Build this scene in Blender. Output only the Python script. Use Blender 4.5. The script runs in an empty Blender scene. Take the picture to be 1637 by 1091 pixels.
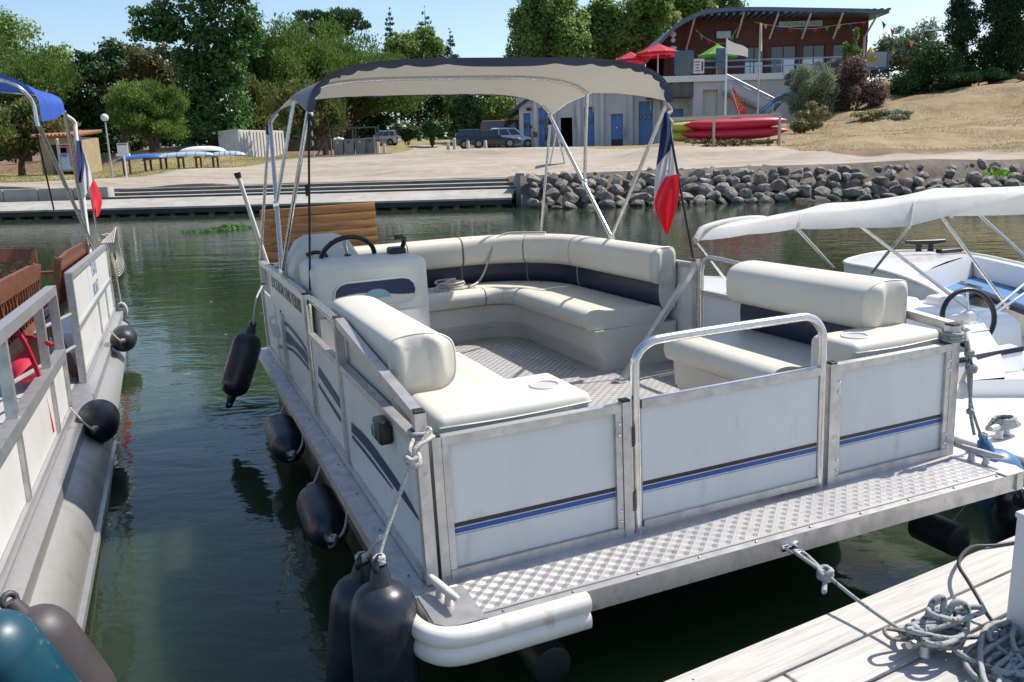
import bpy, math, random
import numpy as np
from mathutils import Vector, Matrix, noise
RN = random.Random(11)
NR = np.random.RandomState(5)
sc = bpy.context.scene
COL = sc.collection
PI = math.pi
rad = math.radians

# ------------------------------------------------------------ camera, sky, sun
FPX, PITCH, ROLL, CAMZ = 1320.0, -0.21652655, -0.031, 1.77200890
def axes(yaw, pitch, roll):
    f = Vector((math.sin(yaw)*math.cos(pitch), math.cos(yaw)*math.cos(pitch), math.sin(pitch)))
    r0 = Vector((math.cos(yaw), -math.sin(yaw), 0)); u0 = r0.cross(f)
    return r0*math.cos(roll)+u0*math.sin(roll), u0*math.cos(roll)-r0*math.sin(roll), f
CR, CU, CF = axes(0, PITCH, ROLL)
CPOS = Vector((0, 0, CAMZ))
cam = bpy.data.cameras.new('camera'); cam.sensor_width = 36; cam.lens = FPX/1637*36
cam.clip_start = 0.05; cam.clip_end = 3000
co = bpy.data.objects.new('camera', cam); COL.objects.link(co)
co.matrix_world = Matrix(((CR.x, CU.x, -CF.x, 0), (CR.y, CU.y, -CF.y, 0), (CR.z, CU.z, -CF.z, CAMZ), (0, 0, 0, 1)))
sc.camera = co
SUN_EL, SUN_AZ = rad(53), rad(61.5)      # azimuth clockwise from +Y
w = bpy.data.worlds.new('World'); sc.world = w; w.use_nodes = True
wn = w.node_tree
sky = wn.nodes.new('ShaderNodeTexSky'); sky.sky_type = 'NISHITA'; sky.sun_disc = False
sky.sun_elevation = SUN_EL; sky.sun_rotation = SUN_AZ; sky.air_density = 1.0; sky.dust_density = 0.9; sky.ozone_density = 2.2
bg = wn.nodes['Background']; bg.inputs[1].default_value = 0.135
wn.links.new(sky.outputs[0], bg.inputs[0])
sd = bpy.data.lights.new('sun', 'SUN'); sd.energy = 4.7; sd.angle = rad(0.53); sd.color = (1.0, 0.93, 0.83)
so = bpy.data.objects.new('sun', sd); COL.objects.link(so)
to_sun = Vector((math.cos(SUN_EL)*math.sin(SUN_AZ), math.cos(SUN_EL)*math.cos(SUN_AZ), math.sin(SUN_EL)))
so.rotation_euler = to_sun.to_track_quat('Z', 'Y').to_euler(); so.location = (40, 30, 60)
vs = sc.view_settings
vs.view_transform = 'Standard'; vs.look = 'None'; vs.gamma = 1; vs.exposure = 0.42; vs.use_curve_mapping = False
sc.cycles.max_bounces = 8; sc.cycles.transparent_max_bounces = 12; sc.cycles.caustics_reflective = False; sc.cycles.caustics_refractive = False
sc.cycles.sample_clamp_indirect = 4.0

# ------------------------------------------------------------ frames of the place
# site frame: origin on the water below the viewer, +Y across the basin, Z up, metres
YAW = 0.38992801; CXY = Vector((-0.63293924, -2.35939843, CAMZ))
def frame(yaw, roll):
    r, u, f = axes(yaw, PITCH, roll)
    A = Matrix((r, u, f)); Bm = Matrix((CR, CU, CF)).transposed()
    R3 = Bm @ A
    M = R3.to_4x4(); M.translation = CPOS - R3 @ CXY
    return M
FL = frame(YAW, ROLL)                      # level moorings frame: x along the dock, y away from it
FB = frame(YAW, -0.05298034) @ Matrix.Translation((0, 0, 0.45))   # the main boat, slightly heeled; z=0 its deck
FS = Matrix.Identity(4)
FBi, FLi = FB.inverted(), FL.inverted()
def ray(u, v):
    return CF + CR*((u-818.5)/FPX) - CU*((v-545.5)/FPX)
def hit(u, v, M=None, x=None, y=None, z=None):
    """where the sight line of a point meets a plane x/y/z = const of a frame"""
    o, d = CPOS.copy(), ray(u, v)
    if M is not None:
        Mi = M.inverted(); o = Mi @ o; d = Mi.to_3x3() @ d
    t = (x-o.x)/d.x if x is not None else (y-o.y)/d.y if y is not None else (z-o.z)/d.z
    return o+d*t
def S(u, v, f): return hit(u, v, None, y=f)
def B(u, v, **k): return hit(u, v, FB, **k)
def L(u, v, **k): return hit(u, v, FL, **k)

# ------------------------------------------------------------ materials
def mat(name, col, rough=0.5, metal=0.0, col2=None, scale=6.0, detail=4.0, stretch=(1, 1, 1), lo=0.35, hi=0.65, bump=None,
        rand=0.0, spec=0.5, coat=0.0, trans=0.0, coord='Object', rough2=None, spots=None, tcol=None):
    m = bpy.data.materials.new(name); m.use_nodes = True
    nt = m.node_tree; b = nt.nodes['Principled BSDF']
    b.inputs['Base Color'].default_value = (*col, 1); b.inputs['Roughness'].default_value = rough
    b.inputs['Metallic'].default_value = metal; b.inputs['Specular IOR Level'].default_value = spec
    b.inputs['Coat Weight'].default_value = coat
    tc = nt.nodes.new('ShaderNodeTexCoord'); mp = nt.nodes.new('ShaderNodeMapping'); mp.inputs['Scale'].default_value = stretch
    nt.links.new(tc.outputs[coord], mp.inputs[0])
    vec = mp.outputs[0]
    cur = None
    if rand:
        oi = nt.nodes.new('ShaderNodeObjectInfo')
        ad = nt.nodes.new('ShaderNodeVectorMath'); ad.operation = 'ADD'
        mu = nt.nodes.new('ShaderNodeMath'); mu.operation = 'MULTIPLY'; mu.inputs[1].default_value = 37.0
        nt.links.new(oi.outputs['Random'], mu.inputs[0]); nt.links.new(vec, ad.inputs[0]); nt.links.new(mu.outputs[0], ad.inputs[1])
        vec = ad.outputs[0]
    if col2 is not None:
        n = nt.nodes.new('ShaderNodeTexNoise'); n.inputs['Scale'].default_value = scale; n.inputs['Detail'].default_value = detail
        n.inputs['Roughness'].default_value = 0.62
        nt.links.new(vec, n.inputs['Vector'])
        r = nt.nodes.new('ShaderNodeValToRGB'); r.color_ramp.elements[0].position = lo; r.color_ramp.elements[1].position = hi
        r.color_ramp.elements[0].color = (*col, 1); r.color_ramp.elements[1].color = (*col2, 1)
        nt.links.new(n.outputs['Fac'], r.inputs[0]); cur = r.outputs[0]
        if rough2 is not None:
            mr = nt.nodes.new('ShaderNodeMapRange'); mr.inputs['From Min'].default_value = lo; mr.inputs['From Max'].default_value = hi
            mr.inputs['To Min'].default_value = rough; mr.inputs['To Max'].default_value = rough2
            nt.links.new(n.outputs['Fac'], mr.inputs[0]); nt.links.new(mr.outputs[0], b.inputs['Roughness'])
    if spots:
        c3, s3, l3, h3 = spots
        n3 = nt.nodes.new('ShaderNodeTexNoise'); n3.inputs['Scale'].default_value = s3; n3.inputs['Detail'].default_value = 6
        nt.links.new(vec, n3.inputs['Vector'])
        m3 = nt.nodes.new('ShaderNodeMapRange'); m3.inputs['From Min'].default_value = l3; m3.inputs['From Max'].default_value = h3
        nt.links.new(n3.outputs['Fac'], m3.inputs[0])
        x3 = nt.nodes.new('ShaderNodeMixRGB'); x3.inputs[1].default_value = (*col, 1); x3.inputs[2].default_value = (*c3, 1)
        if cur: nt.links.new(cur, x3.inputs[1])
        nt.links.new(m3.outputs[0], x3.inputs[0]); cur = x3.outputs[0]
    if rand:
        h = nt.nodes.new('ShaderNodeHueSaturation')
        mr = nt.nodes.new('ShaderNodeMapRange'); mr.inputs['To Min'].default_value = 1-rand; mr.inputs['To Max'].default_value = 1+rand
        nt.links.new(oi.outputs['Random'], mr.inputs[0]); nt.links.new(mr.outputs[0], h.inputs['Value'])
        if cur: nt.links.new(cur, h.inputs['Color'])
        else: h.inputs['Color'].default_value = (*col, 1)
        cur = h.outputs[0]
    if cur: nt.links.new(cur, b.inputs['Base Color'])
    if bump:
        bs, st, di = bump[:3]
        n2 = nt.nodes.new('ShaderNodeTexNoise'); n2.inputs['Scale'].default_value = bs; n2.inputs['Detail'].default_value = 5
        nt.links.new(vec, n2.inputs['Vector'])
        bp = nt.nodes.new('ShaderNodeBump'); bp.inputs['Strength'].default_value = st; bp.inputs['Distance'].default_value = di
        nt.links.new(n2.outputs['Fac'], bp.inputs['Height']); nt.links.new(bp.outputs[0], b.inputs['Normal'])
    if trans:
        out = nt.nodes['Material Output']; t = nt.nodes.new('ShaderNodeBsdfTranslucent'); x = nt.nodes.new('ShaderNodeMixShader')
        x.inputs[0].default_value = trans; t.inputs[0].default_value = (*col, 1)
        if tcol: t.inputs[0].default_value = (*tcol, 1)
        elif cur: nt.links.new(cur, t.inputs[0])
        nt.links.new(b.outputs[0], x.inputs[1]); nt.links.new(t.outputs[0], x.inputs[2]); nt.links.new(x.outputs[0], out.inputs[0])
    return m
M = {}
M['white'] = mat('white_panel', (.78, .77, .745), .28, col2=(.71, .70, .67), scale=3, lo=.4, hi=.75, stretch=(1.6, 1.6, .5), spots=((.50, .47, .40), 7, .62, .85), bump=(1.6, .25, .01))
M['alu'] = mat('aluminium', (.63, .62, .61), .38, .85, col2=(.50, .49, .48), scale=14, stretch=(1, 1, 1), rough2=.55, bump=(90, .12, .002), spots=((.36, .33, .29), 23, .62, .8))
M['tube'] = mat('polished_tube', (.70, .69, .68), .22, .95, col2=(.60, .59, .58), scale=20, rough2=.34)
M['plate'] = mat('tread_plate', (.60, .585, .575), .36, .6, col2=(.50, .485, .475), scale=5, rough2=.5, spots=((.33, .28, .24), 14, .6, .8))
M['cream'] = mat('cream_vinyl', (.66, .63, .55), .42, col2=(.625, .59, .505), scale=2.2, bump=(160, .12, .002), spots=((.52, .46, .36), 5.5, .66, .86))
M['cream2'] = mat('cream_plastic', (.68, .655, .58), .5, col2=(.63, .60, .52), scale=3, bump=(60, .05, .001))
M['navy'] = mat('navy_vinyl', (.009, .016, .046), .38, col2=(.012, .020, .056), scale=3, bump=(150, .15, .002))
M['navyprint'] = mat('navy_print', (.010, .022, .085), .3)
M['blackprint'] = mat('black_print', (.02, .018, .02), .35)
M['blueprint'] = mat('blue_print', (.022, .085, .36), .3)
M['cyanprint'] = mat('cyan_print', (.24, .40, .46), .35)
M['greyprint'] = mat('grey_print', (.50, .51, .53), .35)
M['steel'] = mat('screw_steel', (.30, .30, .30), .35, .9)
M['black'] = mat('black_plastic', (.012, .012, .013), .4)
M['rubber'] = mat('black_rubber', (.010, .011, .014), .33, col2=(.018, .019, .023), scale=7, rough2=.5, bump=(40, .06, .003), spots=((.10, .10, .10), 18, .64, .8))
M['fender'] = mat('navy_fender', (.007, .012, .024), .24, col2=(.018, .024, .036), scale=6, rough2=.46, bump=(30, .06, .003), spots=((.14, .14, .15), 21, .66, .82))
M['teal'] = mat('teal_fender', (.007, .052, .085), .3, col2=(.012, .07, .10), scale=5, rough2=.5, bump=(30, .06, .003), spots=((.20, .26, .28), 19, .64, .8))
M['bluefender'] = mat('blue_fender', (.03, .12, .28), .3, col2=(.05, .16, .33), scale=5, rough2=.5)
M['greyfender'] = mat('grey_fender', (.05, .044, .048), .5, col2=(.07, .062, .065), scale=6, bump=(30, .1, .003))
M['rope'] = mat('pale_rope', (.50, .48, .44), .8, col2=(.34, .33, .31), scale=120, lo=.45, hi=.6, bump=(180, .6, .004))
M['ropeblue'] = mat('flecked_rope', (.33, .34, .33), .8, col2=(.04, .09, .15), scale=55, lo=.56, hi=.62, bump=(160, .6, .004))
M['ropedark'] = mat('dark_rope', (.14, .13, .12), .8, col2=(.24, .22, .20), scale=100, bump=(150, .6, .004))
M['cable'] = mat('black_cable', (.02, .02, .022), .5)
M['canvas'] = mat('navy_canvas', (.085, .108, .175), .5, col2=(.10, .125, .195), scale=4, bump=(260, .2, .002), trans=.36, tcol=(.74, .72, .66))  # navy lightened so the sheen on the canopy top sits in the colour
M['hemcanvas'] = mat('navy_hem', (.030, .042, .085), .6, col2=(.04, .052, .10), scale=4, bump=(260, .2, .002))
M['lining'] = mat('cream_lining', (.80, .77, .70), .75, col2=(.75, .71, .64), scale=3, bump=(9, .25, .02), trans=.5, tcol=(.82, .79, .72), spots=((.42, .36, .28), 4, .64, .85))
M['strap'] = mat('black_strap', (.012, .012, .014), .7)
M['teak'] = mat('oiled_teak', (.46, .215, .065), .45, col2=(.29, .125, .042), scale=4, stretch=(1.2, 9, 14), rand=.22, bump=(30, .15, .003))
M['redwood'] = mat('red_brown_wood', (.23, .075, .032), .42, col2=(.155, .048, .021), scale=5, stretch=(3, 3, 3), rand=.12, bump=(60, .1, .002))
M['dock'] = mat('weathered_plank', (.53, .508, .478), .8, col2=(.37, .348, .32), scale=5, stretch=(.7, 14, 14), lo=.35, hi=.72, rand=.12, bump=(9, .5, .01), spots=((.22, .19, .17), 7, .66, .78))
M['cyl'] = mat('pontoon_metal', (.40, .37, .32), .45, .6, col2=(.30, .27, .22), scale=6, rough2=.6, spots=((.20, .17, .11), 5, .55, .8))
M['cylgrey'] = mat('grey_pontoon_metal', (.42, .41, .395), .42, .65, col2=(.30, .295, .285), scale=4, rough2=.6, spots=((.24, .22, .17), 5, .58, .8))
M['darkmetal'] = mat('dark_metal', (.06, .06, .065), .5, .4, col2=(.09, .085, .08), scale=8)
M['gelcoat'] = mat('white_gelcoat', (.80, .80, .79), .2, col2=(.76, .76, .745), scale=2, coat=.3)
M['bluecush'] = mat('blue_cushion', (.035, .15, .36), .5, col2=(.045, .18, .40), scale=3, bump=(120, .1, .002))
M['whitecanvas'] = mat('white_canvas', (.68, .67, .655), .7, col2=(.62, .61, .60), scale=3, bump=(8, .3, .02), trans=.3)
M['bluecanvas'] = mat('blue_canvas', (.018, .075, .40), .6, col2=(.024, .095, .46), scale=4, bump=(10, .25, .02), trans=.2)
M['flagblue'] = mat('flag_blue', (.012, .022, .10), .75, trans=.3, bump=(200, .15, .001))
M['flagwhite'] = mat('flag_white', (.66, .66, .68), .75, trans=.3, bump=(200, .15, .001))
M['flagred'] = mat('flag_red', (.74, .018, .035), .75, trans=.35, bump=(200, .15, .001))
M['redcloth'] = mat('red_cloth', (.55, .012, .04), .7, col2=(.42, .01, .03), scale=6)
M['greenlens'] = mat('green_lens', (.004, .11, .09), .12, coat=.5)
M['chrome'] = mat('chrome', (.8, .8, .8), .12, 1.0)
M['pvc'] = mat('white_pvc', (.74, .71, .66), .45, col2=(.66, .62, .56), scale=5, bump=(12, .1, .005), spots=((.36, .24, .15), 8, .63, .8))
M['whitepost'] = mat('white_post', (.70, .71, .72), .45, col2=(.64, .65, .66), scale=4, spots=((.45, .43, .40), 10, .66, .85))

# ------------------------------------------------------------ mesh builder
class MB:
    def __init__(s): s.v = []; s.f = []; s.m = []
    def add(s, vs, fs, m=0):
        o = len(s.v); s.v += [tuple(p) for p in vs]; s.f += [tuple(i+o for i in f) for f in fs]; s.m += [m]*len(fs); return s
    def box(s, c, d, X=None, m=0, taper=1.0):
        hx, hy, hz = d[0]/2, d[1]/2, d[2]/2; P = []
        for z in (-1, 1):
            k = taper if z > 0 else 1
            for x, y in ((-1, -1), (1, -1), (1, 1), (-1, 1)): P.append(Vector((x*hx*k, y*hy*k, z*hz)))
        if X is not None: P = [X @ p for p in P]
        c = Vector(c)
        return s.add([p+c for p in P], [(3, 2, 1, 0), (4, 5, 6, 7), (0, 1, 5, 4), (1, 2, 6, 5), (2, 3, 7, 6), (3, 0, 4, 7)], m)
    def span(s, a, b, m=0):
        return s.box(((a[0]+b[0])/2, (a[1]+b[1])/2, (a[2]+b[2])/2), (abs(b[0]-a[0]), abs(b[1]-a[1]), abs(b[2]-a[2])), None, m)
    def rbox(s, c, d, r=0.02, n=3, X=None, m=0):
        hx, hy, hz = d[0]/2-r, d[1]/2-r, d[2]/2-r; rings = []
        lats = [-90+90*i/n for i in range(n+1)]+[90*i/n for i in range(n+1)]
        for j, la in enumerate(lats):
            sz = -1 if j <= n else 1; ring = []
            for q in range(4):
                sx, sy = ((1, 1), (-1, 1), (-1, -1), (1, -1))[q]
                for i in range(n+1):
                    lo = rad(90*q+90*i/n); k = math.cos(rad(la))
                    ring.append(Vector((sx*hx+r*k*math.cos(lo), sy*hy+r*k*math.sin(lo), sz*hz+r*math.sin(rad(la)))))
            rings.append(ring)
        N = len(rings[0]); P = [p for g in rings for p in g]
        if X is not None: P = [X @ p for p in P]
        c = Vector(c); F = []
        for j in range(len(rings)-1):
            for i in range(N): F.append((j*N+i, j*N+(i+1) % N, (j+1)*N+(i+1) % N, (j+1)*N+i))
        t = (len(rings)-1)*N; st = n+1
        F.append(tuple(q*st for q in (3, 2, 1, 0))); F.append(tuple(t+q*st for q in range(4)))
        return s.add([p+c for p in P], F, m)
    def bar(s, a, b, w, h=None, up=(0, 0, 1), m=0):
        a, b = Vector(a), Vector(b); d = b-a; h = h or w
        z = Vector(up); x = d.cross(z)
        if x.length < 1e-6: x = d.cross(Vector((1, 0, 0)))
        x.normalize(); z = x.cross(d).normalized(); P = []
        for p in (a, b):
            for i, j in ((-1, -1), (1, -1), (1, 1), (-1, 1)): P.append(p+x*(w/2*i)+z*(h/2*j))
        return s.add(P, [(0, 1, 2, 3), (7, 6, 5, 4), (4, 5, 1, 0), (5, 6, 2, 1), (6, 7, 3, 2), (7, 4, 0, 3)], m)
    def tube(s, pts, r, n=8, m=0, closed=False, cap=True):
        pts = [Vector(p) for p in pts]; K = len(pts)
        rs = r if isinstance(r, (list, tuple)) else [r]*K
        T = []
        for i in range(K):
            a = pts[(i-1) % K] if (closed or i) else pts[0]; b = pts[(i+1) % K] if (closed or i < K-1) else pts[K-1]
            t = b-a; T.append(t.normalized() if t.length > 1e-9 else Vector((0, 0, 1)))
        u = T[0].orthogonal().normalized(); P = []
        for i in range(K):
            u = (u-T[i]*u.dot(T[i]))
            u = u.normalized() if u.length > 1e-9 else T[i].orthogonal().normalized()
            wv = T[i].cross(u)
            for k in range(n):
                a = 2*PI*k/n; P.append(pts[i]+(u*math.cos(a)+wv*math.sin(a))*rs[i])
        F = []
        for i in range(K if closed else K-1):
            j = (i+1) % K
            for k in range(n): F.append((i*n+k, i*n+(k+1) % n, j*n+(k+1) % n, j*n+k))
        if cap and not closed: F += [tuple(range(n-1, -1, -1)), tuple(range((K-1)*n, K*n))]
        return s.add(P, F, m)
    def lathe(s, prof, a, b, n=16, m=0):
        """profile [(t, r)] along the axis a -> b, t in metres from a"""
        a, b = Vector(a), Vector(b); d = (b-a).normalized(); u = d.orthogonal().normalized(); wv = d.cross(u); P = []
        for t, r in prof:
            for k in range(n):
                q = 2*PI*k/n; P.append(a+d*t+(u*math.cos(q)+wv*math.sin(q))*max(r, 1e-4))
        F = []
        for i in range(len(prof)-1):
            for k in range(n): F.append((i*n+k, i*n+(k+1) % n, (i+1)*n+(k+1) % n, (i+1)*n+k))
        F += [tuple(range(n-1, -1, -1)), tuple(range((len(prof)-1)*n, len(prof)*n))]
        return s.add(P, F, m)
    def prism(s, poly, off, m=0):
        poly = [Vector(p) for p in poly]; off = Vector(off); n = len(poly)
        nrm = Vector((0, 0, 0))
        for i in range(n): nrm += poly[i].cross(poly[(i+1) % n])
        if nrm.dot(off) > 0: poly = poly[::-1]
        P = poly+[p+off for p in poly]
        F = [tuple(range(n)), tuple(range(2*n-1, n-1, -1))]+[(i, i+n, (i+1) % n+n, (i+1) % n) for i in range(n)]
        return s.add(P, F, m)
    def loft(s, secs, m=0, closed=True, cap=True):
        n = len(secs[0]); P = [p for q in secs for p in q]; F = []
        for i in range(len(secs)-1):
            for k in range(n if closed else n-1): F.append((i*n+k, i*n+(k+1) % n, (i+1)*n+(k+1) % n, (i+1)*n+k))
        if cap and closed: F += [tuple(range(n-1, -1, -1)), tuple(range((len(secs)-1)*n, len(secs)*n))]
        return s.add(P, F, m)
    def grid(s, rows, m=0):
        return s.loft(rows, m, closed=False, cap=False)
    def ball(s, c, r, n=10, k=6, m=0, sq=(1, 1, 1)):
        P = []; F = []
        for j in range(k+1):
            la = -PI/2+PI*j/k
            for i in range(n):
                lo = 2*PI*i/n; P.append(Vector(c)+Vector((math.cos(la)*math.cos(lo)*r*sq[0], math.cos(la)*math.sin(lo)*r*sq[1], math.sin(la)*r*sq[2])))
        for j in range(k):
            for i in range(n): F.append((j*n+i, j*n+(i+1) % n, (j+1)*n+(i+1) % n, (j+1)*n+i))
        return s.add(P, F, m)
    def build(s, name, m, parent=None, sm=0, kind=None, label=None):
        me = bpy.data.meshes.new(name); me.from_pydata(s.v, [], s.f)
        for q in (m if isinstance(m, (list, tuple)) else [m]): me.materials.append(M[q] if isinstance(q, str) else q)
        if len(set(s.m)) > 1: me.polygons.foreach_set('material_index', s.m)
        if sm:
            me.polygons.foreach_set('use_smooth', [True]*len(s.f)); me.set_sharp_from_angle(angle=rad(sm if sm > 1 else 40))
        me.update()
        o = bpy.data.objects.new(name, me); COL.objects.link(o)
        if parent is not None: o.parent = parent
        if kind: o['kind'] = kind
        if label: o['label'] = label
        return o
def thing(name, label, cat, loc=(0, 0, 0), F=FS, rz=0, group=None):
    o = bpy.data.objects.new(name, None); COL.objects.link(o); o.empty_display_size = .2
    o.matrix_world = F @ Matrix.Translation(Vector(loc)) @ Matrix.Rotation(rz, 4, 'Z')
    o['label'] = label; o['category'] = cat
    if group: o['group'] = group
    return o
def tag(o, label, cat, group=None, F=None):
    o['label'] = label; o['category'] = cat
    if group: o['group'] = group
    if F is not None: o.matrix_world = F
    return o
def struct(o, F=None):
    o['kind'] = 'structure'
    if F is not None: o.matrix_world = F
    return o
def copy_tree(o, label=None, parent=None):
    c = o.copy(); COL.objects.link(c)
    if parent is not None: c.parent = parent
    if label: c['label'] = label
    for ch in list(o.children): copy_tree(ch, None, c)
    return c
def text_mesh(name, body, size, mtl, parent, Mx, fit=None, thick=.0008, bold=0.0):
    cu = bpy.data.curves.new(name, 'FONT'); cu.body = body; cu.size = size; cu.align_x = 'CENTER'; cu.align_y = 'CENTER'; cu.extrude = thick; cu.offset = bold
    cu.resolution_u = 2
    t = bpy.data.objects.new(name, cu); COL.objects.link(t)
    me = bpy.data.meshes.new_from_object(t.evaluated_get(bpy.context.evaluated_depsgraph_get()))
    bpy.data.objects.remove(t); me.materials.clear(); me.materials.append(M[mtl])
    xs = [v.co.x for v in me.vertices]; ys = [v.co.y for v in me.vertices]
    cx, cy = (min(xs)+max(xs))/2, (min(ys)+max(ys))/2
    sx = fit[0]/(max(xs)-min(xs)) if fit else 1; sy = fit[1]/(max(ys)-min(ys)) if fit else 1
    for v in me.vertices: v.co = Mx @ Vector(((v.co.x-cx)*sx, (v.co.y-cy)*sy, v.co.z))
    o = bpy.data.objects.new(name, me); COL.objects.link(o); o.parent = parent
    return o
def basis(ex, ey, o):
    ex, ey = Vector(ex).normalized(), Vector(ey).normalized(); ez = ex.cross(ey)
    m = Matrix((ex, ey, ez)).transposed().to_4x4(); m.translation = Vector(o); return m
def lerp(a, b, t): return a+(b-a)*t
def vl(a, b, t): return Vector(a).lerp(Vector(b), t)
def smooth_path(pts, n=6, closed=False):
    pts = [Vector(p) for p in pts]; K = len(pts); out = []
    for i in range(K if closed else K-1):
        g = (lambda j: pts[j % K]) if closed else (lambda j: pts[min(max(j, 0), K-1)])
        p0, p1, p2, p3 = g(i-1), g(i), g(i+1), g(i+2)
        for k in range(n):
            t = k/n; out.append(.5*((2*p1)+(p2-p0)*t+(2*p0-5*p1+4*p2-p3)*t*t+(3*p1-p0-3*p2+p3)*t**3))
    if not closed: out.append(pts[-1])
    return out
# ------------------------------------------------------------ the setting
def water_material():
    m = bpy.data.materials.new('water'); m.use_nodes = True; nt = m.node_tree; b = nt.nodes['Principled BSDF']
    b.inputs['Base Color'].default_value = (.013, .030, .016, 1); b.inputs['Roughness'].default_value = .025
    b.inputs['Subsurface Weight'].default_value = 1.0; b.inputs['Subsurface Radius'].default_value = (.55, .9, .6); b.inputs['Subsurface Scale'].default_value = .7; b.subsurface_method = 'BURLEY'
    b.inputs['IOR'].default_value = 1.333; b.inputs['Specular IOR Level'].default_value = .5
    tc = nt.nodes.new('ShaderNodeTexCoord'); prev = None
    for sc_, st, di, rot in (((.25, .6, 1), 1.6, .009, .25), ((.5, 1.3, 1), 2.4, .0052, -.15), ((1.3, 2.6, 1), 2.8, .0027, .4), ((5, 8, 1), 2.2, .0010, .1)):
        mp = nt.nodes.new('ShaderNodeMapping'); mp.inputs['Scale'].default_value = sc_; mp.inputs['Rotation'].default_value = (0, 0, rot)
        n = nt.nodes.new('ShaderNodeTexNoise'); n.inputs['Scale'].default_value = st; n.inputs['Detail'].default_value = 2.5; n.inputs['Distortion'].default_value = .6
        bp = nt.nodes.new('ShaderNodeBump'); bp.inputs['Strength'].default_value = 1; bp.inputs['Distance'].default_value = di
        nt.links.new(tc.outputs['Object'], mp.inputs[0]); nt.links.new(mp.outputs[0], n.inputs['Vector']); nt.links.new(n.outputs['Fac'], bp.inputs['Height'])
        if prev: nt.links.new(prev.outputs[0], bp.inputs['Normal'])
        prev = bp
    nt.links.new(prev.outputs[0], b.inputs['Normal'])
    n = nt.nodes.new('ShaderNodeTexNoise'); n.inputs['Scale'].default_value = .35; n.inputs['Detail'].default_value = 4
    r = nt.nodes.new('ShaderNodeValToRGB'); r.color_ramp.elements[0].color = (.022, .040, .021, 1); r.color_ramp.elements[1].color = (.034, .052, .023, 1)
    r.color_ramp.elements[0].position = .4; r.color_ramp.elements[1].position = .7
    nt.links.new(tc.outputs['Object'], n.inputs['Vector']); nt.links.new(n.outputs['Fac'], r.inputs[0]); nt.links.new(r.outputs[0], b.inputs['Base Color'])
    return m
M['water'] = water_material()
struct(MB().add([(-220, -60, 0), (220, -60, 0), (220, 36, 0), (-220, 36, 0)], [(0, 1, 2, 3)]).build('water', 'water'))

# heights of the far bank, read at known spots: (u, v, distance)
CT = [S(*p) for p in [(180, 285, 46), (98, 290, 47), (300, 270, 50), (405, 257, 72), (502, 253, 60),
      (560, 251, 62), (600, 248, 62), (718, 240, 60), (620, 234, 88), (745, 238, 62), (831, 238, 67), (1000, 235, 66), (1065, 232, 66), (1120, 228, 66),
      (1070, 234, 45), (1160, 235, 45), (1250, 234, 45), (900, 261, 43), (1000, 262, 38), (1200, 258, 38), (1400, 254, 38), (1637, 250, 37), (1500, 248, 38),
      (1637, 127, 62), (1560, 140, 61), (1480, 152, 60.5), (1420, 165, 60), (1350, 180, 58), (1300, 196, 56), (1270, 215, 52), (1637, 190, 50), (1500, 205, 48), (1420, 215, 47),
      (1340, 224, 45), (1400, 238, 40), (1500, 240, 40), (1600, 238, 40.5), (1637, 228, 41), (1340, 240, 40), (62, 282, 55), (240, 245, 64), (340, 232, 75), (450, 243, 78)]]
CT = [(p.x, p.y, p.z) for p in CT]+[(-60, 55, 2.0), (-60, 120, 5), (-25, 110, 5.2), (0, 125, 4.8), (30, 120, 7.5), (70, 120, 9), (34, 72, 7.4), (45, 66, 7.6), (70, 60, 7.5), (60, 42, 2.6),
      (60, 34, 1.3), (-50, 38, 1.1), (-80, 37, 1.1), (30, 34, 1.3), (1.2, 35, 1.12), (0, 37.2, 1.0), (-4, 37.8, 1.0), (-8, 38.2, 1.0), (-12, 38.6, 1.0), (-18, 39.3, 1.0), (2, 39, 1.12), (-8, 40.5, 1.15), (6, 33, 1.2), (6, 35, 1.24), (12, 33, 1.22), (12, 35, 1.27), (20, 33, 1.18), (-14, 38.5, 1.12), (22, 67, 6.4), (28, 69, 6.8), (18, 62, 3.4), (0, 71.5, 2.95), (3, 76, 3.1), (-1, 67.5, 2.75), (-5, 45, 1.55), (5, 45, 1.6), (-2, 54, 2.0), (8, 56, 2.2)]
CTA = np.array(CT)
def gz_np(x, y):
    d2 = (x[..., None]-CTA[:, 0])**2+(y[..., None]-CTA[:, 1])**2+.6
    wt = d2**-1.9
    return (wt*CTA[:, 2]).sum(-1)/wt.sum(-1)
def gz(x, y): return float(gz_np(np.array([x]), np.array([y]))[0])
def G(u, f):
    """point of the ground under the column u at distance f"""
    x = S(u, 300, f).x
    for _ in range(3):
        z = gz(x, f); v = 545.5
        t = (f)/1.0
        # follow the sight line of column u down to height z
        lo, hi = -200, 900
        for _k in range(40):
            mid = (lo+hi)/2
            if S(u, mid, f).z > z: lo = mid
            else: hi = mid
        x = S(u, lo, f).x
    return Vector((x, f, gz(x, f)))
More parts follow.
